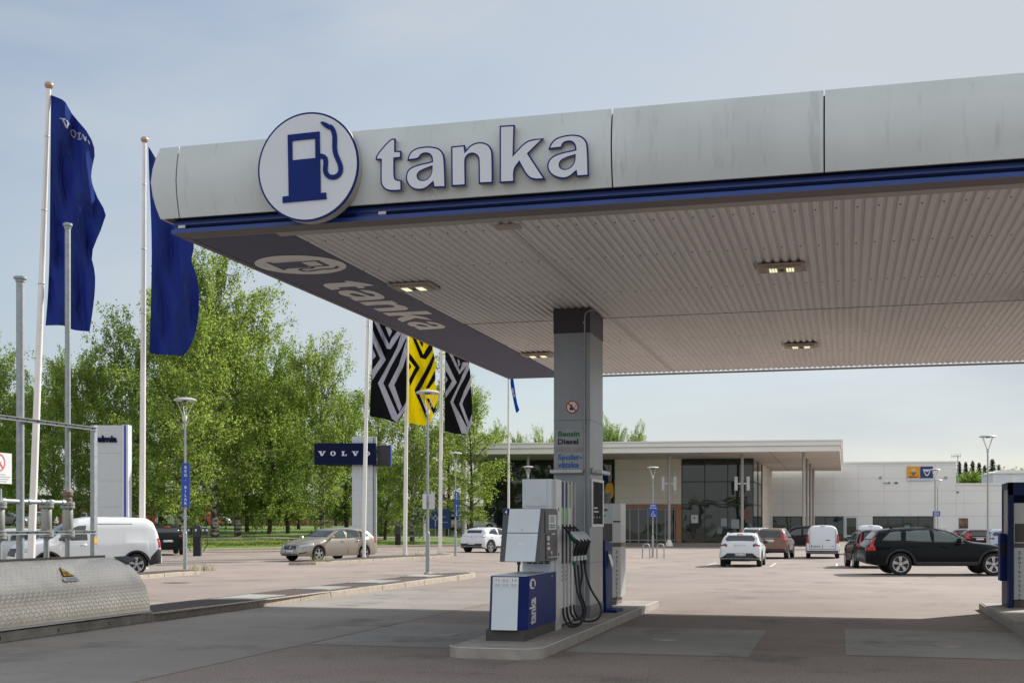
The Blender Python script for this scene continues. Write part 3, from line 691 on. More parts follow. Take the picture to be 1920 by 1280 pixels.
# ---------------------------------------------------------------- fuel pump
def pump():
    t = thing('fuel_pump', 'grey and blue fuel pump numbered 4 with four nozzles on its right side', 'fuel pump', (-4.17, 16.4, .13))
    X0, X1, Y0, Y1 = -4.45, -3.93, 15.28, 17.05
    MB().box(X0, X1-.01, Y0+.03, Y1, .13, .27).build('plinth', M_PLINTH, t)
    def oct_(z, sh): return [(X0, Y0+.2+sh, z), (X0+.10, Y0+sh, z), (X1-.10, Y0+sh, z), (X1, Y0+.2+sh, z), (X1, Y1, z), (X0, Y1, z)]
    mb = MB(); a, b = oct_(.27, -.02), oct_(.95, .06); mb.add(a+b, [(5, 4, 3, 2, 1, 0), (6, 7, 8, 9, 10, 11)]+[(i, (i+1) % 6, 6+(i+1) % 6, 6+i) for i in range(6)])
    cb = mb.build('cabinet', M_BLUE2, t, bevel=.006)
    f0, f1 = Vector((X0+.09, Y0-.028, .275)), Vector((X0+.09, Y0+.053, .945))
    def ff(u, v, tt): p = f0.lerp(f1, v); return Vector((p.x+u*(X1-X0-.18), p.y-tt, p.z))
    MB().plate([[(0, 0), (1, 0), (1, 1), (0, 1)]], ff, 0, .006).build('front_panel', M_PANEL, cb)
    MB().box(X0+.03, X1-.03, Y0+.2, Y1-.02, .951, .957).build('cabinet_top', M_PANEL, cb)
    for u0, u1 in ((.06, .3), (.36, .64), (.70, .95)):
        l = MB().plate([[(u0, .80), (u1, .80), (u1, .985), (u0, .985)]], ff, .0065, .008).build('label', M_WHITE, cb)
        m_ = MB(); w_ = (u1-u0)
        for k in range(4): m_.plate([[(u0+.02, .815+.016*k), (u1-.02, .815+.016*k), (u1-.02, .821+.016*k), (u0+.02, .821+.016*k)]], ff, .0082, .009)
        m_.build('fine_print', M_GALV, l)
        m_ = MB(); red = (u0 == .36)
        for c, s_ in ((u0+w_*.27, 1), (u0+w_*.73, 1)):
            m_.mat(0).plate([[(c-.055, .93), (c, .90), (c+.055, .93), (c, .96)]] if red else [[(c-.012, .915), (c+.03, .94), (c+.0, .965)]], ff, .0082, .009)
            if red: m_.mat(1).plate([[(c-.036, .93), (c, .911), (c+.036, .93), (c, .949)]], ff, .0092, .0096)
        m_.build('pictogram', [M_RED if red else M_INK, M_WHITE], l)
    # word and mark up the side
    def sd(u, v, tt): return Vector((X1+tt, 15.72+v, .34+u))
    m_ = MB().text('tanka', .155, lambda u, v, tt: Vector((X1+.003+tt, 15.84-v*2.9, .325+u)), bold=.04, space=1.0); m_.build('lettering', M_SIGNW, cb, smooth='keep')
    m_ = MB(); m_.plate([circ(.06, 0, .068, 28)], lambda u, v, tt: Vector((X1+.004+tt, 15.69-v*2.4, .785+u)), None, 0)
    m_.mat(1).plate([[(.015, -.05), (.015, .02), (.1, .02), (.1, -.035), (.03, -.035), (.03, -.05)]], lambda u, v, tt: Vector((X1+.006+tt, 15.69-v*2.4, .785+u)), None, 0); m_.build('round_mark', [M_SIGNW, M_BLUE2], cb, smooth='keep')
    MB().plate([circ(0, 0, .014, 12)], lambda u, v, tt: Vector((X1+tt, 16.8+u, .90+v)), 0, .006).build('lock', M_STEEL, cb)
    # tower
    tw = MB().box(-4.38, X1-.03, 16.9, 17.36, .95, 2.25).build('tower', M_PANEL, t, bevel=.008)
    MB().box(-4.33, X1-.095, 16.885, 16.9, 1.87, 2.235).build('tower_door', M_PANEL, tw, bevel=.004)
    mb = MB()
    for s in (-4.21, -4.13):
        for k in range(3): mb.box(s-.03, s+.035, 16.88, 16.886, 1.955+k*.016, 1.962+k*.016)
    mb.build('badge', M_ALU, tw)
    mb = MB()
    for k in range(4): mb.box(-4.31+k*.085, -4.245+k*.085, 16.893, 16.9, 1.065, 1.082); mb.box(-4.31+k*.085, -4.245+k*.085, 16.893, 16.9, 1.09, 1.105)
    mb.build('vent', M_DARK, tw)
    MB().box(-4.38, X1+.004, 17.06, 17.385, .13, .95).build('tower_foot', M_ALU, tw); MB().box(X1-.03, X1+.004, 17.06, 17.385, .952, 2.25).build('tower_side', M_ALU, tw)
    for z, m_ in ((1.83, M_INK), (1.57, M_SKYB), (1.19, M_BLUE2)): MB().plate([circ(0, 0, .022, 14, .03)], lambda u, v, tt, z=z: Vector((X1+.005+tt, 17.2+u, z+v)), 0, .002).build('sticker', m_, tw)
    # head with screen
    def hx(x0, x1, za, zb, ya, yb, yc): return [(x0, ya, za), (x1, ya, za), (x1, yc, za), (x0, yc, za)], [(x0, yb, zb), (x1, yb, zb), (x1, yc, zb), (x0, yc, zb)]
    hd = MB().hexa(*hx(-4.44, -3.90, 1.12, 1.83, 15.93, 16.12, 17.0)).build('head', M_GREYP, t, bevel=.008)
    def fh(u, v, tt): return Vector((-4.44+u*.54, 15.93+.19*v-tt, 1.12+.71*v))
    MB().plate([[(.15, .545), (.93, .545), (.96, .99), (.17, .99)]], fh, 0, .012).build('upper_door', M_PANEL, hd)
    MB().plate([[(.14, .01), (.90, .01), (.93, .53), (.15, .53)]], fh, 0, .012).build('lower_door', M_PANEL, hd)
    MB().plate([circ(.52, .6, .03, 16, .023)], fh, .012, .02).build('lock', M_STEEL, hd)
    MB().plate([[(.44, .31), (.6, .31), (.6, .36), (.44, .36)]], fh, .012, .014).build('label', M_ALU, hd)
    MB().plate([circ(.085, .935, .075, 24, .057)], fh, .0, .006).build('number_badge', M_BLUE2, hd)
    MB().text('4', .07, lambda u, v, tt: fh(.05+u/.54, .90+v/.71, .008+tt), bold=.03).build('number', M_SIGNW, hd, smooth='keep')
    XS_ = -3.90
    def bx(nm, y0, y1, z0, z1, d, m_, par=hd): return MB().box(XS_, XS_+d, y0, y1, z0, z1).build(nm, m_, par)
    bx('side_frame', 16.25, 16.97, 1.50, 1.80, .012, M_GREYP); sc = bx('screen_frame', 16.42, 16.86, 1.545, 1.745, .02, M_ALU)
    MB().box(XS_+.02, XS_+.022, 16.50, 16.74, 1.64, 1.73).build('screen', mat('lcd', (.25, .27, .27), .3), sc)
    mb = MB()
    for r_ in range(2):
        for c_ in range(4): mb.mat(c_ % 2 if r_ else 0).box(XS_+.02, XS_+.024, 16.46+c_*.085, 16.51+c_*.085, 1.565+r_*.03, 1.585+r_*.03)
    mb.build('keypad', [M_GREEN, M_DARK], sc)
    bx('card_panel', 16.30, 16.97, 1.14, 1.48, .01, M_DARK)
    for y0, y1, z0, z1, m_ in ((16.36, 16.47, 1.40, 1.46, M_ALU), (16.36, 16.48, 1.34, 1.37, M_WHITE), (16.36, 16.5, 1.27, 1.31, M_ALU), (16.60, 16.80, 1.475, 1.495, M_SIGNW)): MB().box(XS_+.01, XS_+.016, y0, y1, z0, z1).build('sticker', m_, hd)
    MB().box(XS_+.01, XS_+.05, 16.38, 16.9, 1.165, 1.18).build('receipt_tray', M_STEEL, hd)
    mb = MB(); mb.lathe([(.028, 0), (.028, .02), (0, .022)], 14); k_ = mb.build('card_slot', M_ALU, hd, world=False); k_.matrix_local = wm(hd).inverted() @ Matrix.Translation((XS_+.01, 16.55, 1.23)) @ Matrix.Rotation(PI/2, 4, 'Y')
    # hose module
    md = MB().box(-4.36, -4.0, 17.40, 18.42, .16, 2.23).build('hose_module', M_ALU, t)
    MB().box(-4.36, -4.0, 17.36, 18.5, .13, .162).build('module_foot', M_PLINTH, md)
    cols = [(M_BLUE2, M_GREENL), (M_BLUE2, M_GREENL), (M_GREENL, M_ALU), (mat('violet_band', (.05, .05, .12), .4), M_INK)]
    for i in range(4):
        y = 17.50+.245*i
        MB().box(-4.0, -3.94, y-.095, y+.095, 1.06, 2.235).build('hose_bay', M_BLACK, md)
        for yy in (y-.1, y+.1): MB().box(-4.0, -3.93, yy-.012, yy+.012, .2, 2.24).build('rail', M_ALU, md)
        MB().box(-3.942, -3.934, y-.05, y+.05, 1.86, 2.215).build('grade_band', cols[i][0], md)
        MB().box(-3.942, -3.934, y-.05, y+.05, 1.62, 1.858).build('grade_label', cols[i][1], md)
        MB().box(-3.99, -3.945, y-.06, y+.06, .25, 1.04).build('lower_cover', M_ALU, md)
        if i < 2:
            mb = MB()
            for k in range(4): mb.box(-3.946, -3.942, y-.035, y+.035, .8+k*.06, .83+k*.06)
            mb.build('warning_print', mat('pale_red', (.45, .25, .24), .6), md)
    return t
M_GREENL = mat('lime_band', (.10, .42, .04), .4); M_NZG = mat('nozzle_green', (.0, .085, .045), .4)
fp = pump()
def nozzle(y, cover, bulge, low, side=1, yb=None):
    xs = -3.93 if side > 0 else -4.42
    f = lambda dx, dy, z: Vector((xs+side*dx, y+dy, z))
    mb = MB(); mb.tube([f(.0, 0, 1.585), f(.02, 0, 1.57), f(.06, 0, 1.53), f(.11, 0, 1.475)], [.014, .014, .016, .03])
    mb.tube([f(.10, 0, 1.46), f(.19, 0, 1.42), f(.225, 0, 1.36), f(.20, 0, 1.27), f(.17, 0, 1.16)], [.035, .04, .038, .027, .022])
    o = mb.build('nozzle', M_BLACK, fp, smooth=50)
    mb = MB(); v = []
    for a in range(9):
        th = PI*(.03+.94*a/8); 
        for b in range(12):
            ph = 2*PI*b/12; v.append((.047*math.sin(th)*math.cos(ph), .044*math.sin(th)*math.sin(ph), .115*math.cos(th)))
    M_ = Matrix.Translation(f(.16, 0, 1.415)) @ Matrix.Rotation(-side*rad(42), 4, 'Y')
    mb.add([M_ @ Vector(p) for p in v], [(a*12+b, a*12+(b+1) % 12, (a+1)*12+(b+1) % 12, (a+1)*12+b) for a in range(8) for b in range(12)]+[tuple(range(12)), tuple(range(96, 108))]); mb.build('nozzle_cover', cover, o, smooth=60)
    mb = MB(); M2 = Matrix.Translation(f(.178, 0, 1.436)) @ Matrix.Rotation(-side*rad(42), 4, 'Y')
    mb.add([M2 @ (Vector(p)*.93) for p in v], [(a*12+b, a*12+(b+1) % 12, (a+1)*12+(b+1) % 12, (a+1)*12+b) for a in range(8) for b in range(12)]); mb.build('nozzle_cap', M_SIGNW, o, smooth=60)
    mb = MB().tube([f(.171, 0, 1.16), f(.168, 0, 1.09)], .027); mb.build('swivel', M_ALU, o, smooth=50)
    mb = MB().tube([f(.168, 0, 1.09), f(.166, 0, 1.03)], .029); mb.build('swivel_cuff', cover, o, smooth=50)
    dy = (yb or y)-y
    P = [(.166, 0, 1.04), (.18, .02, .85), (bulge*.62, .05+dy*.3, .62), (bulge*.95, .06+dy*.6, .42), (bulge, .05+dy, .30), (bulge*.85, 0+dy, low+.02), (bulge*.5, -.08+dy, low), (.12, -.12+dy*.6, low+.03), (.03, -.1, .30), (.02, -.08, .42)]
    Q = [f(*p) for p in P]
    for _ in range(3):
        o_ = [Q[0]]
        for a, b in zip(Q[:-1], Q[1:]): o_ += [a.lerp(b, .25), a.lerp(b, .75)]
        Q = o_+[Q[-1]]
    MB().tube(Q, .0165, 8).build('hose', M_RUBBER, fp, smooth=60)
nozzle(17.50, M_NZG, .34, .165, yb=17.3); nozzle(17.745, mat('nozzle_grey', (.25, .27, .28), .4), .33, .18, yb=17.45); nozzle(17.99, M_DARK, .22, .22, yb=17.8); nozzle(18.235, M_BLACK, .42, .17)
nozzle(17.50, M_NZG, .1, .2, side=-1)

# ---------------------------------------------------------------- washer fluid units, bins
def vtext(mb, word, x, y, z, size, pitch, fn): 
    for i, ch in enumerate(word): mb.text(ch, size, lambda u, v, t, i=i: fn(u, v-i*pitch, t), bold=.015, align='CENTER')
def washer(x0, y0, label, second):
    """x0,y0 near right corner for the free unit"""
    t = thing('washer_fluid_dispenser', label, 'dispenser', (x0-.3, y0+.35, .13)); H = 2.0
    a = [(x0-.62, y0), (x0-.12, y0), (x0, y0+.17), (x0, y0+.72), (x0-.62, y0+.72)]
    mb = MB(); mb.add([(p, q, .27) for p, q in a]+[(p, q, H) for p, q in a], [(4, 3, 2, 1, 0), (5, 6, 7, 8, 9)]+[(i, (i+1) % 5, 5+(i+1) % 5, 5+i) for i in range(5)])
    b = mb.build('cabinet', M_PANELS, t, bevel=.008)
    MB().box(x0-.6, x0-.06, y0+.08, y0+.66, .13, .27).build('plinth', mat('plinth_brown', (.16, .13, .11), .7), t)
    MB().box(x0-.60, x0-.125, y0-.006, y0, 1.30, 1.63).build('window', mat('smoked_panel', (.05, .045, .04), .15), b)
    mb = MB(); mb.box(x0-.61, x0-.122, y0-.008, y0, 1.20, 1.28); mb.hexa([(x0-.118, y0-.005, 1.2), (x0-.0, y0+.165, 1.2), (x0, y0+.175, 1.2), (x0-.118, y0+.005, 1.2)], [(x0-.118, y0-.005, 1.28), (x0-.0, y0+.165, 1.28), (x0, y0+.175, 1.28), (x0-.118, y0+.005, 1.28)]); mb.box(x0, x0+.004, y0+.17, y0+.71, 1.2, 1.28)
    mb.build('dark_band', mat('brown_band', (.08, .06, .055), .4), b)
    n = Vector((.17, -.12)).normalized()
    def ch(u, v, tt): p = Vector((x0-.06, y0+.085))+Vector((.12, .17)).normalized()*u+n*(.004+tt); return Vector((p.x, p.y, v))
    MB().plate([[(-.09, 1.655), (.09, 1.655), (.09, 1.68), (-.09, 1.68)]], ch, 0, .002).build('blue_stripe', M_BLUE2, b)
    mb = MB(); vtext(mb, 'Spolarv\u00e4tska', 0, 0, 0, .085, .083, (lambda u, v, tt: Vector((x0-.52+u, y0-.009-tt, v+1.08))) if second else (lambda u, v, tt: ch(u, v+1.08, tt))); mb.build('lettering', mat('blue_ink', (.02, .035, .12), .4), b, smooth='keep')
    MB().box(x0-.34, x0-.22, y0-.012, y0, 1.86, 1.9).build('display', mat('display_red', (.12, .04, .035), .3), b); MB().box(x0-.30, x0-.25, y0-.012, y0, 1.76, 1.785).build('coin_slot', M_DARK, b)
    for z in (.62, 1.1, 1.7): MB().lathe([(.012, 0), (0, .003)], 8).build('lock', M_DARK, b, world=False).matrix_local = wm(b).inverted() @ Matrix.Translation((x0+.001, y0+.6, z)) @ Matrix.Rotation(PI/2, 4, 'Y')
    for z0, z1 in (() if second else ((.72, 1.14), (.55, .66))): MB().box(x0-.33, x0-.26, y0-.01, y0, z0, z1).build('hose_slot', M_BLACK, b)
    return t
M_PANELS = mat('pale_steel', (.46, .49, .49), .32, .35, var=.05, scale=20, stretch=(1, 1, .1))
washer(-4.02, 22.6, 'silver washer fluid dispenser standing behind the grey canopy column', 0)
t = washer(3.52, 23.80, 'silver washer fluid dispenser inside the blue frame at the right edge', 1)
# blue frame round the right-hand unit
fr_ = thing('blue_frame', 'dark blue frame with a grey side window round the right washer fluid unit', 'frame', (3.2, 24.1, .13))
mb = MB(); mb.box(2.79, 2.875, 23.62, 23.73, .13, 2.36); mb.box(2.79, 3.75, 23.62, 23.73, 2.13, 2.36); mb.box(2.79, 2.86, 24.49, 24.59, .13, 2.36); mb.box(2.86, 3.75, 24.53, 24.59, .3, 2.36); mb.box(2.79, 2.86, 23.73, 24.49, 2.24, 2.36); mb.box(2.86, 3.75, 23.73, 24.53, 2.30, 2.355); mb.box(2.785, 2.86, 23.73, 24.49, .13, 1.42)
fb = mb.build('post_frame', mat('frame_blue', (.010, .018, .085), .5, spec=1.3), fr_, bevel=.005)
MB().box(2.81, 2.82, 23.73, 24.49, 1.42, 2.24).build('side_window', mat('frosted_grey', (.38, .37, .35), .4), fr_)
MB().box(2.68, 2.784, 23.85, 24.2, .60, 1.45).build('towel_bin', M_BLUE2, fr_, bevel=.01)
MB().box(2.69, 2.775, 23.845, 23.85, 1.05, 1.28).build('towel_slot', M_BLACK, fr_)
MB().box(3.05, 3.4, 19.0, 19.3, .13, .17).build('foot', M_BLUE2, loc=(3.2, 19.1, .13)); tag(bpy.data.objects['foot'], 'small blue metal block lying on the right pump island', 'block'); bpy.data.objects['foot'].name = 'metal_block'
t = thing('waste_bin', 'slim blue bin with a paper towel slot behind the grey canopy column', 'bin', (-4.05, 20.9, .13))
mb = MB(); mb.hexa([(-4.35, 20.72, .17), (-3.90, 20.72, .17), (-3.90, 21.28, .17), (-4.35, 21.28, .17)], [(-4.35, 20.72, 1.35), (-3.93, 20.72, 1.35), (-3.90, 21.28, 1.30), (-4.35, 21.28, 1.30)]); b = mb.build('bin_body', M_BLUE2, t, bevel=.01)
MB().box(-4.4, -3.72, 20.68, 21.32, .13, .175).build('bin_foot', M_BLUE2, t, bevel=.006)
MB().box(-3.93, -3.895, 20.82, 21.15, 1.08, 1.16).build('slot', M_BLACK, b)
mb = MB(); mb.add([(-3.90, 20.86, 1.12), (-3.90, 21.1, 1.12), (-3.84, 21.06, .93), (-3.83, 20.84, .90), (-3.86, 20.95, .86)], [(0, 1, 2, 4, 3)]); mb.build('paper_towel', M_SIGNW, b)

# ================================================================== STREET LAMPS
def lamp_proto(H, headw=.39):
    t = thing('street_lamp', '', 'street lamp'); mb = MB(); mb.cyl((0, 0, 0), (0, 0, 1.35*H/6), .07, .07, 14).cyl((0, 0, 1.35*H/6), (0, 0, 1.42*H/6), .07, .045, 14).cyl((0, 0, 1.42*H/6), (0, 0, H-.75), .045, .035, 12); mb.build('pole', M_GALV, t, smooth=40)
    MB().lathe([(.13, 0), (.13, .05), (.08, .09), (.07, .09)], 16).build('base', M_KERB, t, smooth=30)
    MB().lathe([(.035, H-.82), (.06, H-.80), (.06, H-.66), (.03, H-.62)], 14).build('collar', M_LAMP, t, smooth=40)
    for k in range(4):
        a = PI/4+k*PI/2; c, s = math.cos(a), math.sin(a)
        MB().tube([(.045*c, .045*s, H-.70), (.10*c, .10*s, H-.56), (.80*headw*c, .80*headw*s, H-.09)], .013, 6).build('arm', M_LAMP, t, smooth=60)
    hd = MB().lathe([(0, H), (headw*.5, H-.012), (headw*.9, H-.05), (headw, H-.085), (headw*.97, H-.11), (headw*.6, H-.10), (0, H-.10)], 28).build('lamp_head', M_LAMP, t, smooth=50)
    MB().lathe([(headw*.3, H-.105), (headw*.24, H-.14), (0, H-.145)], 16).build('light_glass', M_GLASS, hd, smooth=50)
    return t
LP0 = lamp_proto(6.0); used = []
def lamp(px, D, top, label, cx=0):
    p = gpt(px, D); H = ZZ(top, D)-p.z
    if (px, 1) == (347, 1) or not used: o = LP0; used.append(1)
    else: o = copy_tree(LP0)
    o.location = p; s = H/6.0; o.scale = (min(s, 1.1), min(s, 1.1), s); tag(o, label, 'street lamp', 'street lamps with round saucer heads'); return o
lamp(347, 41.6, 745, 'street lamp with a tall blue sign, between the white van and the beige estate car')
lamp(802, 39.8, 731, 'street lamp on the dark strip, in front of the yellow flag')
lamp(854, 65, 847, 'street lamp with a blue sign, before the left end of the dealership roof')
lamp(990, 91, 873, 'street lamp whose head shows just above the fuel pump')
lamp(1224, 72, 874, 'street lamp with the disabled parking sign, between two bike hoops')
lamp(1758, 110, 898, 'shorter of two lamps almost in line before the white wing of the dealership')
lamp(1753, 92, 878, 'taller of two lamps almost in line, overlapping the blue square facade sign')
lamp(1852, 61, 815, 'tall street lamp behind the black estate car, right of the roof aerial')
# signs on lamp poles
def vsign(px, D, y0, y1, wpx, word, label):
    p = PX(px, D); W_ = wpx/FP*D; zt, zb = ZZ(y0, D), ZZ(y1, D); t = thing('pole_sign', label, 'sign', (p.x, p.y, zb), TH, 'blue vertical signs on lamp posts')
    H = zt-zb; MB().box(-W_*.35, W_*.65, -.10, -.05, 0, H).build('panel', M_BLUEB, t, world=False, bevel=.008)
    mb = MB(); n = len(word); pit = (H-.12)/n
    for i, ch in enumerate(word): mb.text(ch, pit*.98, lambda u, v, tt, i=i: Vector((W_*.15+u, -.102-tt, H-.06-pit*(i+.88)+v)), bold=.03, align='CENTER')
    mb.build('lettering', M_SIGNW, t, world=False, smooth='keep')
    mb = MB()
    for z in (.15, H-.2): mb.box(-.06, .06, -.05, .06, z, z+.03)
    mb.build('clamp', M_GALV, t, world=False)
M_BLUEB = mat('sign_blue', (.012, .055, .36), .4)
vsign(347, 41.6, 868, 950, 15.5, 'BEG. BILAR', 'tall blue sign with white BEG. BILAR on the lamp post beside the white van')
vsign(855, 65, 921, 969, 7.5, 'BEG. BILAR', 'small blue BEG. BILAR sign on the distant lamp post before the dealership glass')
p = PX(800, 39.8); t = thing('traffic_sign', 'pair of grey traffic sign backs on the lamp post before the yellow flag', 'traffic sign', (p.x, p.y, 2.1), TH)
MB().box(-.12, .0, -.16, -.14, 0, .48).build('plate', M_ALU, t, world=False); MB().hexa([(.08, -.10, .0), (.26, .0, 0), (.25, .02, 0), (.07, -.08, 0)], [(.08, -.10, .48), (.26, .0, .48), (.25, .02, .48), (.07, -.08, .48)]).build('plate', M_LAMP, t, world=False)
MB().box(-.06, .1, -.14, -.02, .2, .24).build('clamp', M_GALV, t, world=False)
p = gpt(1224, 72); D = 72; t = thing('parking_sign', 'blue disabled parking sign with a white wheelchair on a lamp post', 'sign', (p.x, p.y, ZZ(969, D)), TH)
MB().box(-.23, .23, -.12, -.09, 0, .42).build('symbol_plate', M_BLUEB, t, world=False); MB().box(-.23, .23, -.12, -.09, .44, .76).build('text_plate', M_BLUEB, t, world=False)
mb = MB(); f3 = lambda u, v, tt: Vector((u*.55, -.122-tt, v*.54)); mb.plate([circ(.02, .60, .06, 12)], f3, None, 0).plate([ribbon(circ(0, .25, .17, 20, a0=rad(130), a1=rad(380)), .025)], f3, None, 0).plate([ribbon([(.0, .53), (.0, .32), (.16, .32), (.22, .12), (.28, .14)], .03)], f3, None, 0); mb.build('wheelchair_symbol', M_SIGNW, t, world=False, smooth='keep')
mb = MB(); mb.text('Kund', .13, lambda u, v, tt: Vector((u, -.122, .63+v)), bold=.03, align='CENTER').text('Parkering', .10, lambda u, v, tt: Vector((u, -.122, .50+v)), bold=.03, align='CENTER'); mb.build('lettering', M_SIGNW, t, world=False, smooth='keep')
p = PX(1755, 110); t = thing('lot_sign', 'small blue sign on the short lamp before the white wing', 'sign', (p.x, p.y, ZZ(967, 110)), TH); MB().box(-.32, .32, -.12, -.09, 0, .43).build('panel', M_BLUEB, t, world=False); mb = MB()
for k in (.1, .26): mb.box(-.22, .22, -.123, -.12, k, k+.06)
mb.build('print', M_SIGNW, t, world=False)
for px in (1211.5, 1238.5):
    p = gpt(px, 70); t = MB().tube([(-.2, 0, 0), (-.2, 0, .62), (-.14, 0, .76), (0, 0, .82), (.14, 0, .76), (.2, 0, .62), (.2, 0, 0)], .035).build('bike_hoop', M_GALV, None, world=False, smooth=60); t.location = p; t.rotation_euler.z = TH
    tag(t, 'steel bike hoop %s of the disabled parking sign' % ('on the left' if px < 1220 else 'on the right'), 'bike stand', 'steel bike hoops')

# ================================================================== FLAGPOLES AND FLAGS
def pole(px0, D, py1, px1, label, r=.105):
    b = gpt(px0, D) if D > 45 else PX(px0, D, .1); H = ZZ(py1, D); tp = PX(px1, D, H)
    t = thing('flagpole', label, 'flagpole', b, 0, 'white flagpoles')
    d = tp-b
    mb = MB().tube([b, b+d*.5, b+d*.995], [r, r*.82, r*.55], 14); mb.build('pole_shaft', M_POLE, t, smooth=50)
    MB().lathe([(r*.4, -.12), (r*.7, -.1), (r*1.15, -.02), (r*1.1, .04), (r*.6, .09), (0, .12)], 14, tp).build('finial', mat('copper_ball', (.42, .30, .22), .4, .4), t, smooth=50)
    MB().lathe([(r*2.0, .0), (r*2.0, .04), (r*1.3, .07), (r*1.3, .16), (r, .17)], 16, b).build('base_ring', M_LAMP, t, smooth=30)
    for k in (1, 3, 5): q = b+d*(.52+.075*k); MB().lathe([(r*.9*(1-.06*k), -.02), (r*.98*(1-.06*k), 0), (r*.9*(1-.06*k), .02)], 12, q).build('ring', M_LAMP, t)
    return t
def ripple(px, py, seed, amp):
    return amp*(math.sin(px*.11+py*.016+seed)+.5*math.sin(px*.23-py*.03+seed*2)+.35*math.sin(py*.035+seed*3+px*.05))
def flagmesh(mb, loop, D, seed, amp, dz=0, grid=3.4, thick=.02):
    fn = lambda u, v, t: PX(u, D+ripple(u, v, seed, amp)-t, 0)+Vector((0, 0, ZZ(v, D)))
    return mb.plate([loop], fn, dz-thick, dz, grid)
def flag(outline, D, seed, amp, m_, label, layers=(), grp='tall banner flags on white poles'):
    loop = rounded(outline, 45, 1); mb = flagmesh(MB(), loop, D, seed, amp); c = PX(outline[0][0], D, ZZ(outline[0][1], D))
    t = thing('flag', label, 'flag', c, 0, grp); mb.build('cloth', m_, t, smooth=60)
    for nm, loops, mm in layers:
        mb = MB()
        for lp in loops: flagmesh(mb, lp, D, seed, amp, .022, 2.6, .01); 
        mb.build(nm, mm, t, smooth=60)
    return t
def cloth(name, col):
    m = bpy.data.materials.new(name); m.use_nodes = True; t = m.node_tree; t.nodes.clear(); l = t.links.new
    o = N(t, 'ShaderNodeOutputMaterial'); d = N(t, 'ShaderNodeBsdfDiffuse'); q = N(t, 'ShaderNodeBsdfTranslucent'); x = N(t, 'ShaderNodeMixShader'); x.inputs[0].default_value = .45
    g = N(t, 'ShaderNodeNewGeometry'); n = N(t, 'ShaderNodeTexNoise'); n.inputs['Scale'].default_value = 1.1; n.inputs['Detail'].default_value = 2; n.inputs['Distortion'].default_value = 1.2; mp = N(t, 'ShaderNodeMapping'); mp.inputs['Scale'].default_value = (1.5, 1.5, .45); mp.inputs['Rotation'].default_value = (0, .35, 0)
    l(g.outputs['Position'], mp.inputs[0]); l(mp.outputs[0], n.inputs['Vector']); b = N(t, 'ShaderNodeBump'); b.inputs['Strength'].default_value = .8; b.inputs['Distance'].default_value = .35; l(n.outputs[0], b.inputs['Height'])
    d.inputs[0].default_value = (*col, 1); q.inputs[0].default_value = (*[min(1, c*1.25) for c in col], 1); l(b.outputs[0], d.inputs['Normal'])
    l(d.outputs[0], x.inputs[1]); l(q.outputs[0], x.inputs[2]); l(x.outputs[0], o.inputs[0]); return m
C_BLUE = cloth('flag_blue', (.040, .066, .27)); C_BLUE2 = cloth('flag_bright_blue', (.01, .09, .40)); C_BLK = cloth('flag_black', (.018, .019, .022)); C_WHT = cloth('flag_white', (.60, .60, .68)); C_YEL = cloth('flag_yellow', (.72, .62, .01))
pole(57, 36.8, 160, 92, 'white flagpole leaning right behind the vent pipes, with the lettered dark blue flag', .115)
pole(266, 42, 262, 271, 'white flagpole between the white van and the first street lamp', .112)
pole(681, 56.4, 462, 693, 'white flagpole in front of the beige estate car')
pole(759, 60, 500, 765, 'white flagpole carrying the yellow and black flag')
pole(825, 64.5, 520, 829, 'white flagpole carrying the right-hand black and white flag')
pole(795, 98, 640, 797, 'thin white flagpole just left of the lamp post before the yellow flag')
pole(872, 98, 650, 873, 'thin white flagpole right of the small blue lamp sign')
pole(953.5, 95, 672, 953.5, 'thin white flagpole between the dealership glass and the fuel pump')
# 1: large dark blue with lettering
S1 = 4.2675
volv = []
def Z1(L_): return [(x/S1, 120+y/S1) for x, y in L_]
def Z2(L_): return [(x/3.5556, 400+y/3.5556) for x, y in L_]
f1 = Z1([(408,228),(500,300),(600,420),(720,575),(765,700),(735,830),(728,930),(760,1010),(850,1200),(838,1285)])+Z2([(706,20),(660,140),(605,265),(635,400),(634,520),(618,660),(598,790),(520,775),(440,762),(370,745),(303,742),(318,560),(328,340),(332,100)])
VL = [[(478,445),(525,462),(522,472),(512,472),(535,515),(540,482),(530,478),(533,468),(560,485),(556,494),(550,494),(542,532),(525,528),(492,458),(478,455)],
      ribbon([(572,520),(590,515),(603,532),(603,558),(590,572),(575,562),(567,540),(571,524)],6),
      [(615,535),(650,552),(648,562),(640,562),(636,590),(648,600),(652,585),(660,590),(655,612),(615,592),(617,582),(624,582),(628,550),(614,545)],
      [(655,568),(672,575),(672,584),(684,612),(682,590),(692,596),(688,630),(676,626),(662,582),(654,578)], [(703,615),(712,622),(720,640),(720,652),(708,640)]]
flag(f1, 36.6, 1.0, .17, C_BLUE, 'large dark blue flag with white slab lettering, on the leaning pole at far left', [('lettering', [Z1(q) for q in VL], C_WHT), ('sheen', [], C_WHT)][:1])
# 2: plain dark blue, partly behind the canopy corner
Z7 = lambda L_: [(200+x/4, 440+y/4) for x, y in L_]
f2 = [(278, 277), (284, 284), (298, 302), (312, 322), (330, 350), (348, 380), (355, 410), (362, 440)]+Z7([(655,70),(650,140),(632,200),(660,260),(685,350),(694,470),(690,600),(665,740),(620,850),(570,910),(500,905),(400,893),(320,887),(330,600),(338,200),(336,0)])+[(283, 400), (280, 340)]
flag(f2, 41.6, 2.3, .16, C_BLUE, 'plain dark blue flag partly behind the left corner of the canopy')
ZR = lambda L_: [(660+x/4.5722, 580+y/4.5722) for x, y in L_]
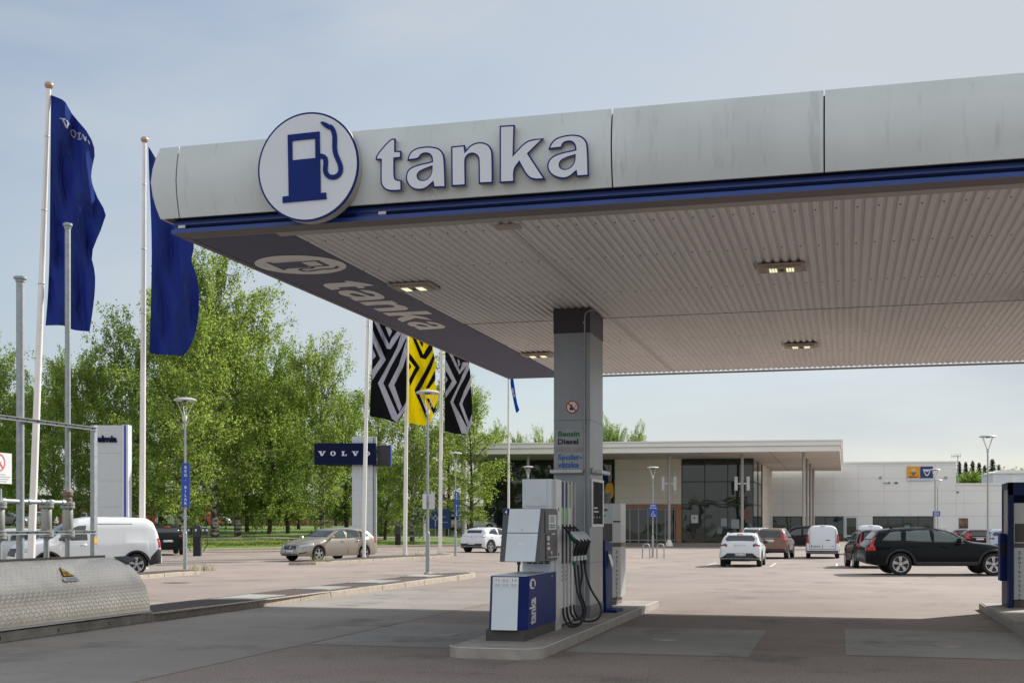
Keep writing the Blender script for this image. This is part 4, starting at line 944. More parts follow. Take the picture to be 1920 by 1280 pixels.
# striped banners: outlines and stripes traced; upper parts run on behind the canopy
b1 = ZR([(178,60),(180,-420),(465,-380),(468,150),(470,500),(465,840),(440,900),(385,972),(330,955),(250,930),(150,912),(160,700),(172,500)])
w1 = [[(188,105),(228,112),(318,300),(340,250),(440,120),(465,60),(467,240),(425,330),(330,500),(268,630),(390,905),(465,790),(465,845),(400,940),(385,968),(342,935),(222,630),(300,490),(385,330),(425,205),(330,345),(298,335)],
      [(178,180),(290,430),(172,608),(172,520),(242,420),(178,280)], [(178,340),(205,400),(178,432)],
      [(285,145),(325,160),(345,185),(322,238)], [(465,270),(467,400),(440,490),(362,650),(428,830),(405,875),(312,652),(400,480),(412,440)],[(180,60),(182,-20),(300,-260),(440,-20),(400,-10),(300,-180),(210,20)]]
flag(b1, 56.2, .4, .10, C_BLK, 'black banner with white zigzag stripes, left of the yellow flag', [('stripes', [ZR(q) for q in w1], C_WHT)])
b2 = ZR([(487,225),(487,-320),(680,-300),(690,315),(705,400),(722,500),(710,560),(712,640),(735,720),(738,790),(700,870),(690,930),(660,975),(628,993),(560,985),(482,970)])
k2 = [[(515,235),(550,255),(610,390),(640,340),(665,300),(690,310),(690,345),(632,430),(585,415)], [(575,270),(612,290),(605,325),(592,310)],
      [(490,370),(512,400),(582,500),(495,660),(490,600),(542,500),(490,430)], [(700,370),(708,420),(680,500),(600,660),(575,700),(665,940),(650,960),(535,695),(620,540),(690,400)], [(712,520),(715,600),(660,675),(632,672),(700,545)], [(735,790),(700,900),(690,880),(640,760),(660,760),(700,850)],[(490,455),(508,490),(490,520)]]
flag(b2, 59.8, 1.7, .10, C_YEL, 'yellow banner with black zigzag stripes', [('stripes', [ZR(q) for q in k2], C_BLK)])
b3 = ZR([(800,365),(802,-200),(995,-180),(1000,455),(1018,560),(1022,700),(1030,800),(1028,960),(1000,1040),(975,1080),(935,1072),(860,1058),(792,1040)])
w3 = [[(830,380),(865,395),(925,520),(950,450),(995,455),(1010,500),(960,600),(930,650),(868,790),(985,1010),(1028,900),(1026,970),(985,1070),(940,1065),(842,790),(920,630),(945,560),(985,480),(920,555)],
      [(802,430),(898,625),(800,762),(800,710),(858,610),(802,520)], [(802,570),(820,600),(802,632)], [(905,420),(925,440),(918,470),(940,452),(912,492)],[(1018,580),(1020,660),(960,770),(945,810),(1005,970),(990,1000),(920,812),(960,700)]]
flag(b3, 64.2, 2.9, .10, C_BLK, 'black banner with white zigzag stripes, right of the yellow flag', [('stripes', [ZR(q) for q in w3], C_WHT)])
flag(ZR([(1358,590),(1355,500),(1372,520),(1392,650),(1412,790),(1435,860),(1412,888),(1402,870),(1380,760),(1358,650)]), 94.6, .9, .1, C_BLUE2, 'narrow furled bright blue flag with white letters near the canopy column', [('lettering', [ZR([(1366,680),(1382,672),(1390,715),(1376,722)]), ZR([(1378,728),(1392,722),(1400,750),(1388,752)])], C_WHT)], 'small furled bright blue flags')
flag(ZR([(1022,700),(1030,690),(1045,770),(1060,850),(1055,885),(1035,850),(1022,800)]), 97.6, 1.9, .06, C_BLUE2, 'tip of a bright blue flag showing right of the striped banners', (), 'small furled bright blue flags')
flag(ZR([(700,850),(725,845),(728,870),(712,890),(700,880)]), 97.8, 1.2, .05, C_BLUE2, 'scrap of bright blue flag behind the yellow banner', (), 'small furled bright blue flags')

# ================================================================== FUEL TANK HOOD, VENT PIPES
t = thing('tank_hood', 'curved chequered metal hood on a concrete base beside the lane', 'tank cover', (-11.8, 14, 0))
mb = MB(); mb.v = []; uv = []
R_, cxh, czh = .83, -11.98, .22; ya, yb_ = 6.0, 18.4; nseg = 20
angs = [rad(-2)+rad(96)*i/nseg for i in range(nseg+1)]; Ys = [ya+(yb_-ya)*j/10 for j in range(11)]
def hood(a, y, r): return (cxh+r*math.cos(a)*1.0, y, czh+r*1.02*math.sin(a))
for r in (R_, R_-.012):
    for y in Ys:
        for a in angs: mb.v.append(hood(a, y, r)); uv.append((a*R_, y))
n1 = nseg+1; off = n1*11
for s in (0, 1):
    for j in range(10):
        for i in range(nseg): mb.f.append(tuple(s*off+q for q in (j*n1+i, j*n1+i+1, (j+1)*n1+i+1, (j+1)*n1+i)))
mb.f += [(10*n1+i, 10*n1+i+1, off+10*n1+i+1, off+10*n1+i) for i in range(nseg)]; mb.m = [0]*len(mb.f); mb.uv = uv
hd = mb.build('curved_sheet', M_CHECK, t, smooth=40)
MB().box(cxh+R_-.02, cxh+R_+.045, ya, yb_, czh-.055, czh-.035).build('edge_flange', M_STEEL, t)
MB().box(cxh-.03, cxh+.02, ya, yb_-.05, czh+R_*1.02-.01, czh+R_*1.02+.035).build('ridge_flange', mat('dirty_steel', (.16, .15, .13), .6, .3), t)
mb = MB(); mb.box(-12.75, -11.15, 4, 18.45, 0, .14); mb.box(-12.75, -11.3, 18.3, 18.45, .14, .2); mb.build('concrete_base', mat('base_concrete', (.33, .31, .26), .85, var=.3, scale=3, bump=.4), t, bevel=.01)
mb = MB()
for y in (13.2, 14.6, 15.9, 17.2): mb.box(-11.152, -11.146, y, y+.02, .04, .09)
mb.build('drain_slot', M_BLACK, t)
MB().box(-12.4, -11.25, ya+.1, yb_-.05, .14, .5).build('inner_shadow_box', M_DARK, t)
MB().plate([[(18.36, 78), (18.8, 80), (18.78, 66), (18.36, 60)]], lambda u, v, tt: Vector(hood(rad(v), u, R_+.015+tt)), 0, .012, (.3, 5)).build('rubber_flap', M_BLACK, t)
MB().hexa([(-12.8, yb_-.03, .14), (-11.25, yb_-.03, .14), (-11.25, yb_-.02, .14), (-12.8, yb_-.02, .14)], [(-12.0, yb_-.03, 1.0), (-11.75, yb_-.03, .85), (-11.75, yb_-.02, .85), (-12.0, yb_-.02, 1.0)]).build('end_plate', M_CHECK, t)
# EX sign on the hood
def hp(u, v, tt):     # u along y, v up the curve (angle)
    a = rad(50)+v*.6/R_; r = R_+.012+tt; return Vector((cxh+r*math.cos(a), 16.5+u*.66, czh+r*1.02*math.sin(a)))
s_ = thing('warning_sign', 'yellow triangular EX warning sign fixed on the chequered hood', 'warning sign', hp(0, 0, 0))
MB().plate([[(-.21, -.13), (.21, -.13), (0, .23)]], hp, 0, .008, .05).build('border', M_INK, s_); MB().plate([[(-.175, -.11), (.175, -.11), (0, .185)]], hp, .008, .016, .05).build('yellow_face', M_YEL, s_)
MB().text('EX', .15, lambda u, v, tt: hp(u-.12, v-.09, .018+tt), bold=.02).build('lettering', M_INK, s_, smooth='keep')
MB().plate([[(-.27, -.27), (.3, -.27), (.3, -.15), (-.27, -.15)]], hp, 0, .010, .05).build('text_plate', M_ALU, s_)
mb = MB()
for k in range(3): mb.plate([[(-.2, -.18-k*.03), (.22, -.18-k*.03), (.22, -.188-k*.03), (-.2, -.188-k*.03)]], hp, None, .013)
mb.build('fine_print', M_INK, s_, smooth='keep')

XP = -12.5
def onx(px, py): return onX(px, py, XP)
def vpipe(px, top, r, label, z0=.1):
    b = onx(px, 1040); z = onx(px, top).z; t = thing('vent_pipe', label, 'vent pipe', (b.x, b.y, z0), 0, 'galvanised vent pipes behind the hood')
    MB().cyl((b.x, b.y, z0), (b.x, b.y, z), r, None, 16).build('pipe', M_GALV, t, smooth=40)
    MB().lathe([(r, z-.02), (r*1.2, z-.0), (r*1.2, z+.03), (r*1.65, z+.04), (r*1.65, z+.075), (r*1.1, z+.085), (0, z+.086)], 18, (b.x, b.y, 0)).build('cap', M_GALV, t, smooth=30)
    return t, b
t1, b1_ = vpipe(38, 528, .061, 'thick galvanised vent pipe, shorter of the two in front of the leaning flagpole')
t2, b2_ = vpipe(127, 428, .046, 'thin tall galvanised vent pipe reaching over the lower part of the lettered flag')
def valve(par, y, x, zc):
    P = lambda r, z: (r, z)
    MB().lathe([(.05, zc-.32), (.115, zc-.31), (.115, zc-.27), (.10, zc-.268), (.115, zc-.262), (.115, zc-.22), (.075, zc-.21), (.085, zc-.19), (.085, zc+.13), (.075, zc+.15), (.115, zc+.16), (.115, zc+.20), (.10, zc+.205), (.115, zc+.21), (.115, zc+.25), (.06, zc+.27)], 20, (x, y, 0)).build('flame_arrester', mat('cast_steel', (.34, .35, .32), .45, .4), par, smooth=30)
    mb = MB()
    for k in range(8):
        a = 2*PI*k/8; mb.cyl((x+.096*math.cos(a), y+.096*math.sin(a), zc-.335), (x+.096*math.cos(a), y+.096*math.sin(a), zc-.20), .011, n=6).cyl((x+.096*math.cos(a), y+.096*math.sin(a), zc+.145), (x+.096*math.cos(a), y+.096*math.sin(a), zc+.27), .011, n=6)
    mb.build('bolt', M_GALV, par)
zc = onx(130, 970).z
valve(t2, b2_.y, b2_.x, zc)
MB().lathe([(.05, 0), (.075, .03), (.075, .09), (.06, .11), (.085, .14), (.085, .2), (.05, .23)], 18, (b2_.x, b2_.y, onx(127, 950).z+.05)).build('coupling', mat('rusty_iron', (.19, .13, .10), .7), t2, smooth=30)
b3_ = onx(87, 1000); t3 = thing('manifold_pipe', 'short vent pipe with a flanged valve joined to the horizontal manifold', 'vent pipe', (b3_.x, b3_.y, .1), 0, 'galvanised vent pipes behind the hood')
zh = onx(87, 941).z
MB().cyl((b3_.x, b3_.y, .1), (b3_.x, b3_.y, zh), .044, n=16).build('pipe', M_GALV, t3, smooth=40); valve(t3, b3_.y, b3_.x, zc)
yv = onx(1, 941).y
mb = MB().cyl((XP, yv-1.2, zh), (XP, b2_.y, zh), .036, n=14)
for y in (b3_.y-.45, b3_.y+.12, b2_.y-.14, b3_.y-.12, yv+.05): mb.cyl((XP, y-.04, zh), (XP, y+.04, zh), .048, n=14)
mb.build('manifold', M_GALV, t3, smooth=40)
b4_ = onx(-2, 1000); t4 = thing('manifold_pipe', 'vent pipe with a valve cut by the left edge of the photo', 'vent pipe', (b4_.x, b4_.y, .1), 0, 'galvanised vent pipes behind the hood'); MB().cyl((b4_.x, b4_.y, .1), (b4_.x, b4_.y, zh+.2), .044, n=16).build('pipe', M_GALV, t4, smooth=40); valve(t4, b4_.y, b4_.x, zc-.02)
pb = onx(175, 1040); t = thing('pipe_frame', 'galvanised frame of two long rails and a square post holding the vent pipes', 'frame', (pb.x+.1, pb.y, .1))
zu, zl = onx(172, 804).z, onx(172, 997).z
MB().box(pb.x-.03, pb.x+.05, pb.y-.05, pb.y+.05, .1, zu+.06).build('post', M_GALV, t, bevel=.005)
mb = MB(); y0 = 11
for z in (zu, zl): mb.box(XP+.06, XP+.10, y0, pb.y, z-.03, z-.022).box(XP+.06, XP+.10, y0, pb.y, z+.022, z+.03).box(XP+.06, XP+.066, y0, pb.y, z-.022, z+.022)
mb.build('rail', M_GALV, t)
mb = MB(); y = y0+.2
while y < pb.y-.1:
    for z in (zu, zl): mb.cyl((XP+.066, y, z), (XP+.075, y, z), .012, n=8)
    y += .25
mb.build('rail_hole', M_DARK, t)
for py in (1008, 1015): q = onx(176, py)
q = onx(176, 1011); MB().box(pb.x+.05, pb.x+.053, pb.y-.05, pb.y+.05, q.z-.06, q.z+.03).build('sticker', M_YEL, t)
q0, q1 = onX(23, 850, XP+.12), onX(23, 907, XP+.12); t = thing('no_smoking_sign', 'white no smoking sign on the rails, cut by the left edge of the photo', 'sign', (XP+.11, q0.y, q1.z))
MB().box(XP+.105, XP+.112, q0.y-.62, q0.y, q1.z, q0.z).build('board', M_WHITE, t)
cz, cy_ = q0.z-.15, q0.y-.29; fx = lambda u, v, tt: Vector((XP+.113+tt, cy_+u, cz+v))
MB().plate([circ(0, 0, .135, 28), circ(0, 0, .11, 28)], fx, 0, .002).plate([ribbon([(-.08, .08), (.08, -.08)], .013)], fx, .002, .004).build('prohibition_ring', mat('ring_red', (.6, .12, .13), .5), t)
mb = MB().plate([[(-.07, -.03), (.05, -.0), (.05, .02), (-.07, -.01)]], fx, 0, .001)
for k, l_ in enumerate((.30, .44, .40, .34)): mb.box(XP+.112, XP+.1135, cy_-.1, cy_-.1+l_*.8, q1.z+.13-k*.035, q1.z+.145-k*.035)
mb.build('print', M_GALV, t)

# ================================================================== PYLON SIGNS, CHARGERS
D = 50; p = gpt(200, D); t = thing('pylon_sign', 'grey pylon with a blue stripe and dark lettering rising behind the white van', 'pylon sign', (p.x, p.y, 0), TH)
f = lambda px: (px-200)/FP*D
H = ZZ(797, D); MB().box(f(169), f(229), 0, .35, 0, H).build('body', mat('pylon_grey', (.50, .54, .55), .45, var=.03), t, world=False, bevel=.01)
MB().box(f(229)+.003, f(240), .0, .5, 0, H+.02).build('white_edge', M_SIGNW, t, world=False); MB().box(f(232.5), f(236.3), -.006, 0, 0.02, H+.0).build('blue_stripe', M_BLUEB, t, world=False)
mb = MB()
for py in (849, 901, 950): mb.box(f(169)+.01, f(229)-.01, -.003, .0, ZZ(py, D), ZZ(py, D)+.012)
mb.build('joint', M_GALV, t, world=False)
mb = MB().text('Helmia', .36, lambda u, v, tt: Vector((f(170)+u*1.02, -.05+(-tt), ZZ(828, D)+v)), bold=.035); mb.text('Helmia', .36, lambda u, v, tt: Vector((f(170)+u*1.02+.02, -.03+(-tt), ZZ(828, D)+v-.01)), bold=.04); mb.build('lettering', M_NAVY, t, world=False, smooth='keep')
D = 78; p = gpt(684, D); t = thing('pylon_sign', 'tall grey pylon carrying a dark blue sign box with white slab letters', 'pylon sign', (p.x, p.y, 0), TH)
f = lambda px: (px-684)/FP*D
MB().box(f(660), f(699), 0, .5, 0, ZZ(818, D)).build('column', mat('pylon_grey'+'', (.36, .38, .38), .45), t, world=False, bevel=.01); MB().box(f(700.5), f(705), .02, .5, 0, ZZ(817.5, D)).build('edge', M_GALV, t, world=False)
mb = MB()
for k in range(1, 10): mb.box(f(660)-.003, f(699)+.003, -.003, .05, k*.75, k*.75+.012)
mb.build('joint', M_GALV, t, world=False)
bx_ = MB().box(f(591), f(706), -.42, -.02, ZZ(871, D), ZZ(831, D)).build('sign_box', M_NAVY, t, world=False, bevel=.015)
MB().box(f(706)+.02, f(731), .15, .75, ZZ(873, D), ZZ(834, D)).build('side_box', mat('side_box', (.02, .021, .03), .4), t, world=False, bevel=.01); MB().box(f(731)+.002, f(732.4), .15, .75, ZZ(873, D), ZZ(834, D)).build('side_edge', M_BLUEB, t, world=False)
MB().box(f(610), f(725), .0, .3, ZZ(873.5, D), ZZ(871, D)-.003).build('bottom_rail', M_DARK, t, world=False)
def slab(ch):
    if ch == 'V': return [[(0,1),(.52,1),(.52,.88),(.40,.88),(.58,.32),(.74,.88),(.62,.88),(.62,1),(1,1),(1,.88),(.9,.88),(.62,0),(.38,0),(.12,.88),(0,.88)]]
    if ch == 'L': return [[(.05,1),(.6,1),(.6,.88),(.47,.88),(.47,.14),(.8,.14),(.8,.36),(.93,.36),(.93,0),(.05,0),(.05,.12),(.17,.12),(.17,.88),(.05,.88)]]
    return [circ(.5, .5, .48, 20, .52), circ(.5, .5, .2, 16, .38)]
mb = MB(); z0 = ZZ(854.8, D); h_ = ZZ(846.2, D)-z0
for ch, a, b in (('V', 598.5, 612.5), ('O', 621, 631.5), ('L', 641.5, 652.5), ('V', 661.5, 674), ('O', 685, 695.5)): mb.plate(slab(ch), lambda u, v, tt, a=a, b=b: Vector((f(a)+(f(b)-f(a))*u, -.42-tt, z0+v*h_)), 0, .02)
mb.build('lettering', M_SIGNW, bx_ and t, world=False)
def charger(px, D, top, wpx, label):
    p = gpt(px, D); p.z = 0; H = ZZ(top, D); t = thing('charging_post', label, 'charging post', p, TH, 'black charging posts at the lawn edge'); W_ = .19
    MB().box(-W_, W_, -.12, .12, 0, H-.35).build('post', M_BLACK, t, world=False, bevel=.02); MB().box(-W_*1.1, W_*1.0, -.14, .14, H-.62, H).build('head', M_DARK, t, world=False, bevel=.05)
    if wpx:
        for s in (-1, 1): MB().box(s*.42-.15, s*.42+.15, -.14, .1, H-.5, H-.12).build('socket', M_DARK, t, world=False, bevel=.04)
        mb = MB()
        for u in (-.42, -.05, .32, .5): mb.box(u-.03, u+.05, -.15, -.141, H-.3, H-.2)
        mb.build('sticker', M_WHITE, t, world=False)
        for s in (-.5, .5): MB().tube([(s, -.1, H-.5), (s*1.1, -.1, H-1.0), (s*.95, -.1, .5), (s*.6, -.05, .25)], .02).build('cable', M_BLACK, t, world=False)
charger(370, 63, 984, 1, 'black charging post with two sockets and hanging cables')
charger(746, 88, 985, 0, 'narrow black charging post right of the beige estate car')
# direction sign on the far lawn
D = 108; p = PX(811, D); q = lz(p.x, p.y); t = thing('direction_sign', 'large blue road direction sign with a roundabout symbol on thin legs', 'road sign', (p.x, p.y, q), TH); f = lambda px: (px-811)/FP*D; zf_ = lambda py: ZZ(py, D)-q
MB().box(f(781), f(843), -.03, .03, zf_(990), zf_(953)).build('panel', mat('road_sign_blue', (.01, .045, .17), .5), t, world=False)
mb = MB(); fs = lambda u, v, tt: Vector((u, -.035-tt, v)); c_ = (f(816.5), zf_(971)); mb.plate([circ(*c_, .2, 18), circ(*c_, .13, 18)], fs, None, 0)
for a, b in (((0, -.2), (0, -.75)), ((0, .2), (0, .36)), ((-.2, 0), (-.34, 0)), ((.2, 0), (.34, 0))): mb.plate([ribbon([(c_[0]+a[0], c_[1]+a[1]), (c_[0]+b[0], c_[1]+b[1])], .04)], fs, None, 0)
for x0, x1, y in ((782.5, 800, 979.5), (805, 818, 957.5), (824, 840, 979.5), (788, 803, 969.5), (828, 836, 969.5)):
    x = x0
    while x < x1-1: mb.plate([[(f(x), zf_(y)), (f(x+.9), zf_(y)), (f(x+.9), zf_(y-1.7)), (f(x), zf_(y-1.7))]], fs, None, 0); x += 1.6
mb.build('lettering', mat('sign_print', (.4, .45, .5), .5), t, world=False, smooth='keep')
MB().box(f(783), f(794), -.045, -.036, zf_(988), zf_(982.5)).build('brown_patch', mat('sign_cream', (.5, .42, .30), .6), t, world=False)
for x in (784, 816, 841): MB().cyl((f(x), .06, -.3), (f(x), .06, zf_(953)), .05, n=8).build('leg', M_GALV, t, world=False)

# ================================================================== DEALERSHIP
A_, B_ = PX(790, 117), PX(1578, 111); UD = (B_-A_).normalized(); YD = Vector((0, 1, 0))
dl = thing('dealership_building', 'long pale car dealership with a projecting white roof on thin columns and dark glass', 'building', PX(1184, 125, -.4))
Wd = lambda p, z: Vector((p.x, p.y, z))
ZR0, ZR1, ZRm = ZZ(845.6, 111), ZZ(823.3, 111), ZZ(835, 111)
def slabroof(a, b, dep, z0, z1, out, nm, m_):
    n = Vector((UD.y, -UD.x, 0)); a, b = a+n*out-UD*out, b+n*out+UD*out; q = [Wd(a, z0), Wd(b, z0), Wd(b+YD*dep, z0), Wd(a+YD*dep, z0)]
    return MB().hexa(q, [Wd(v, z1) for v in q]).build(nm, m_, dl)
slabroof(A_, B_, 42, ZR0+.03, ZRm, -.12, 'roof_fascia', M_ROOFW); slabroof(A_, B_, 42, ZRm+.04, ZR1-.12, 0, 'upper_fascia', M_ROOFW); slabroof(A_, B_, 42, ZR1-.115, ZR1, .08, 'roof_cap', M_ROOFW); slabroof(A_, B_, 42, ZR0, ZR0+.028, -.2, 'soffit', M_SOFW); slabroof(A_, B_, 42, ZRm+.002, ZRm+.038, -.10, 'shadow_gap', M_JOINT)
mb = MB(); n = Vector((UD.y, -UD.x, 0))
for k in range(1, 7): a = A_+YD*(k*6)-n*.5; b = B_+YD*(k*6)-n*.5; mb.hexa([Wd(a, ZR0-.004), Wd(b, ZR0-.004), Wd(b+YD*.12, ZR0-.004), Wd(a+YD*.12, ZR0-.004)], [Wd(a, ZR0-.001), Wd(b, ZR0-.001), Wd(b+YD*.12, ZR0-.001), Wd(a+YD*.12, ZR0-.001)])
for k in range(1, 6): a = A_.lerp(B_, k/6); mb.hexa([Wd(a, ZR0-.006), Wd(a+UD*.12, ZR0-.006), Wd(a+UD*.12+YD*41, ZR0-.006), Wd(a+YD*41, ZR0-.006)], [Wd(a, ZR0-.005), Wd(a+UD*.12, ZR0-.005), Wd(a+UD*.12+YD*41, ZR0-.005), Wd(a+YD*41, ZR0-.005)])
mb.build('soffit_joint', M_JOINT, dl)
F1 = Fr(PX(1152, 125), UD); ug0, u1, u2, u3 = F1.u(906.5), 0, F1.u(1278), F1.u(1413)
ZG = -.42
def tiles(fr, u0, u1, zs, cw, m_, nm='tile_wall', phase=0, skip=()):
    mb = MB(); x = u0
    xs = [u0]; k = u0+phase if phase else u0+cw
    while k < u1-.2: xs.append(k); k += cw
    xs.append(u1)
    for a, b in zip(xs[:-1], xs[1:]):
        for c, d in zip(zs[:-1], zs[1:]):
            if any(s[0] < (a+b)/2 < s[1] and s[2] < (c+d)/2 < s[3] for s in skip): continue
            fbox(mb, fr, a+.009, b-.009, -.02, .012, c+.010, d-.010)
    w_ = mb.build(nm, m_, dl); return w_
def glazing(fr, u0, u1, z0, z1, us, zs, nm='glass_wall', gm=None, fm=M_DARK, wd=.045):
    gl = fbox(MB(), fr, u0, u1, -.06, -.02, z0, z1).build(nm, gm or M_GLASS, dl)
    mb = MB()
    for u in us: fbox(mb, fr, u-wd, u+wd, -.02, .04, z0, z1)
    for z in zs: fbox(mb, fr, u0, u1, -.019, .036, z-wd, z+wd)
    mb.build('glazing_frame', fm, gl); return gl
M_DGREEN = mat('frame_green', (.015, .03, .025), .5)
zt = ZR0
# solid core behind the front wall
fbox(MB(), F1, ug0+.1, u3-.1, -20, -.5, ZG, zt).build('inner_core', mat('interior_dark', (.012, .014, .012), .8), dl)
glazing(F1, ug0, u1, ZG, zt, [ug0+.05, F1.u(930), F1.u(955), F1.u(995), F1.u(1035), F1.u(1075), F1.u(1115), u1], [F1.z(906, 905), F1.z(906, 946), ZG+.1], fm=M_DGREEN)
zrow = [F1.z(1200, 945), F1.z(1200, 933), F1.z(1200, 906.5), F1.z(1200, 879), zt]
fbox(MB(), F1, u1, u2, -.3, -.03, F1.z(1200, 945), zt).build('backing', M_JOINT, dl)
tiles(F1, u1, u2, zrow, (u2-u1)/3.45, M_TILE)
zd = F1.z(1200, 945)-.02; zdg = F1.z(1200, 1013)
fbox(MB(), F1, F1.u(1152), u2, .03, .25, zd-.35, zd).build('door_header', M_COPPER, dl)
fbox(MB(), F1, F1.u(1268), u2, .03, .6, ZG, zd-.36).build('door_jamb', M_COPPER, dl)
glazing(F1, F1.u(1152), F1.u(1268), ZG, zd-.36, [F1.u(x) for x in (1165, 1181, 1197.5, 1215, 1231.5, 1247.5, 1265)], [zd-.45, zdg+.05], 'entrance_door', fm=M_GALV, wd=.05)
glazing(F1, u2, u3, ZG, zt, [u2+.04, F1.u(1321.5), F1.u(1364.5), u3-.04], [F1.z(1340, 870.5), F1.z(1340, 902.5), F1.z(1340, 945), ZG+.1], fm=M_DGREEN)
# reflections aside, a few lit things stand inside the showroom window: posters and a wall
for a, b, c, d, m_ in ((1296, 1309, 965, 980, M_SIGNW), (1352, 1364, 971, 986, M_GALV), (1371, 1386, 973, 990, M_GALV), (1396, 1404, 955, 972, mat('poster_red', (.22, .05, .045), .5)), (1300, 1304, 968, 973, M_YEL)): fbox(MB(), F1, F1.u(a), F1.u(b), -.018, -.01, F1.z(a, d), F1.z(a, c)).build('window_poster', m_, dl)
C_ = F1.pt(u3, 0, 0); R1 = Fr(C_, (0, 1)); R1.n = Vector((1, 0)); 
ur1 = R1.u(1429); ur2 = R1.u(1448)
zt2 = [ZG, 1.6, 3.1, 4.6, 6.1, 7.3, zt]
glazing(R1, 0, ur1, ZG, zt, [ur1/2, ur1], [F1.z(1413, 902.5), F1.z(1413, 945)], 'side_glass', gm=M_GLASS, fm=M_DGREEN)
fbox(MB(), R1, ur1, ur2, -.3, -.03, ZG, zt).build('backing', M_JOINT, dl); tiles(R1, ur1, ur2, zt2, 3.0, M_TILE)
K_ = R1.pt(ur2, 0, 0); F3 = Fr(K_, UD)
ue, uz = F3.u(1793), F3.u(2200)
def zF(py, px=1600): return F3.z(px, py)
zw = zF(967.3); dz = (zF(869.5)-zw)/4.17
rows = [zw+dz*k for k in range(5)]+[zF(869)]; rows[4] = zw+dz*4
ztop = zF(868.8)
fbox(MB(), F3, 0, ue, -.5, -.03, ZG, ztop).build('backing', M_JOINT, dl); fbox(MB(), F3, ue, uz, -.5, -.03, ZG, zF(909, 1850)).build('backing', M_JOINT, dl)
um = F3.u(1562.5); cw = F3.u(1610)-um; ph = um-5*cw
while ph > 1: ph -= cw
while ph < .3: ph += cw
tiles(F3, 0, ue, [zw, zw+dz, zw+2*dz, zw+3*dz, zw+4*dz, ztop], cw, M_TILEW, 'white_wall', ph)
tiles(F3, ue, uz, [zw, zw+dz, zw+2*dz, zF(909, 1850)], cw, M_TILEW, 'white_wall', .9)
fbox(MB(), F3, -1, ue+.1, -.6, .12, ztop, ztop+.22).build('parapet_cap', M_ROOFW, dl); fbox(MB(), F3, ue-.1, uz, -.6, .10, zF(909, 1850), zF(909, 1850)+.25).build('parapet_cap', M_ROOFW, dl)
segs = [(0, F3.u(1449.5), 'w'), (F3.u(1449.5), F3.u(1581), 'g'), (F3.u(1581), F3.u(1608), 'd'), (F3.u(1608), F3.u(1637), 'w'), (F3.u(1637), F3.u(1750), 'g'), (F3.u(1750), uz, 'w')]
mbw = MB()
for a, b, k in segs:
    if k == 'w': fbox(mbw, F3, a+.01, b-.01, -.02, .03, ZG, zw-.014)
    elif k == 'g': glazing(F3, a, b, ZG, zw, [a+(b-a)*i/4 for i in (1, 2, 3)]+[a, b], [zw-.05], 'window_band')
    else: glazing(F3, a, b, ZG, zw, [a+.08, a+(b-a)*.18, b-.08], [zw-.1, zF(1004)], 'side_door', fm=M_SIGNW, wd=.09)
mbw.build('white_wall', M_TILEW, dl)
fbox(MB(), F3, F3.u(1797.5), F3.u(1815), .03, .08, zF(990, 1800), zF(971, 1800)).build('facade_poster', mat('poster_brown', (.16, .09, .06), .5, var=.9, scale=.8), dl)
fbox(MB(), F3, F3.u(1696), F3.u(1706), -.01, .0, 0, 1.5).build('curtain', mat('teal_curtain', (.10, .2, .22), .6), dl)
def fsign(px0, px1, py0, pyb, py1, colm, nm):
    o = fbox(MB(), F3, F3.u(px0), F3.u(px1), .03, .16, zF(pyb, px0), zF(py0, px0)).build(nm, colm, dl); fbox(MB(), F3, F3.u(px0), F3.u(px1), .03, .16, zF(py1, px0), zF(pyb, px0)-.003).build('white_base', M_SIGNW, o); return o
fl = lambda px, py: (F3.u(px), zF(py, px))
fn3 = lambda u, v, tt: F3.pt(u, .162+tt, v)
Z5 = lambda L_: [fl(1650+x/10.667, 840+y/10.667) for x, y in L_]
o = fsign(1700.5, 1724, 874.3, 896.3, 901, mat('sign_orange', (.72, .32, .01), .5), 'orange_sign')
MB().plate([Z5([(665,398),(722,472),(665,548),(608,472)]), Z5([(665,440),(690,476),(665,515),(640,476)])], fn3, 0, .05).build('diamond_mark', mat('mark_silver', (.55, .55, .55), .3, .4), o)
MB().plate([Z5([(640,476),(665,515),(690,476),(722,472),(665,548),(608,472)])], fn3, .052, .06).build('diamond_shade', mat('mark_dark', (.06, .06, .06), .4), o)
mb = MB().text('RENAULT', .25, lambda u, v, tt: F3.pt(F3.u(1712.3)+u, .165+tt, zF(895.3, 1712)+v), bold=.05, align='CENTER', space=1.05); mb.build('lettering', M_INK, o, smooth='keep')
o2 = fsign(1725.5, 1749, 874.3, 896.3, 901, mat('sign_deep_blue', (.012, .035, .16), .5), 'blue_sign')
MB().plate([Z5([(850,420),(1010,420),(1004,445),(985,500),(960,545),(930,558),(905,545),(880,500),(862,455)]), Z5([(880,440),(985,440),(965,500),(945,525),(920,525),(900,500)])], fn3, 0, .05).build('bowl_mark', M_SIGNW, o2); MB().plate([Z5([(880,440),(985,440),(980,455),(955,455),(955,470),(910,470),(910,455),(885,455)])], fn3, 0, .04).build('bowl_bar', M_ALU, o2)
for s, x in ((o, 1712.3), (o2, 1737.3)):
    mb = MB(); 
    for k in range(8): mb.plate([[(F3.u(x)-.45+k*.12, zF(899.6, x)), (F3.u(x)-.37+k*.12, zF(899.6, x)), (F3.u(x)-.37+k*.12, zF(898.2, x)), (F3.u(x)-.45+k*.12, zF(898.2, x))]], fn3, None, .004)
    mb.build('small_print', M_GALV, s, smooth='keep')
for px, py in ((1650.5, 895.3), (1773, 895.3)): u_, z_ = fl(px, py); MB().plate([circ(u_, z_, .19, 18)], lambda u, v, tt: F3.pt(u, .03+tt, v), 0, .06).build('wall_vent', M_GALV, dl)
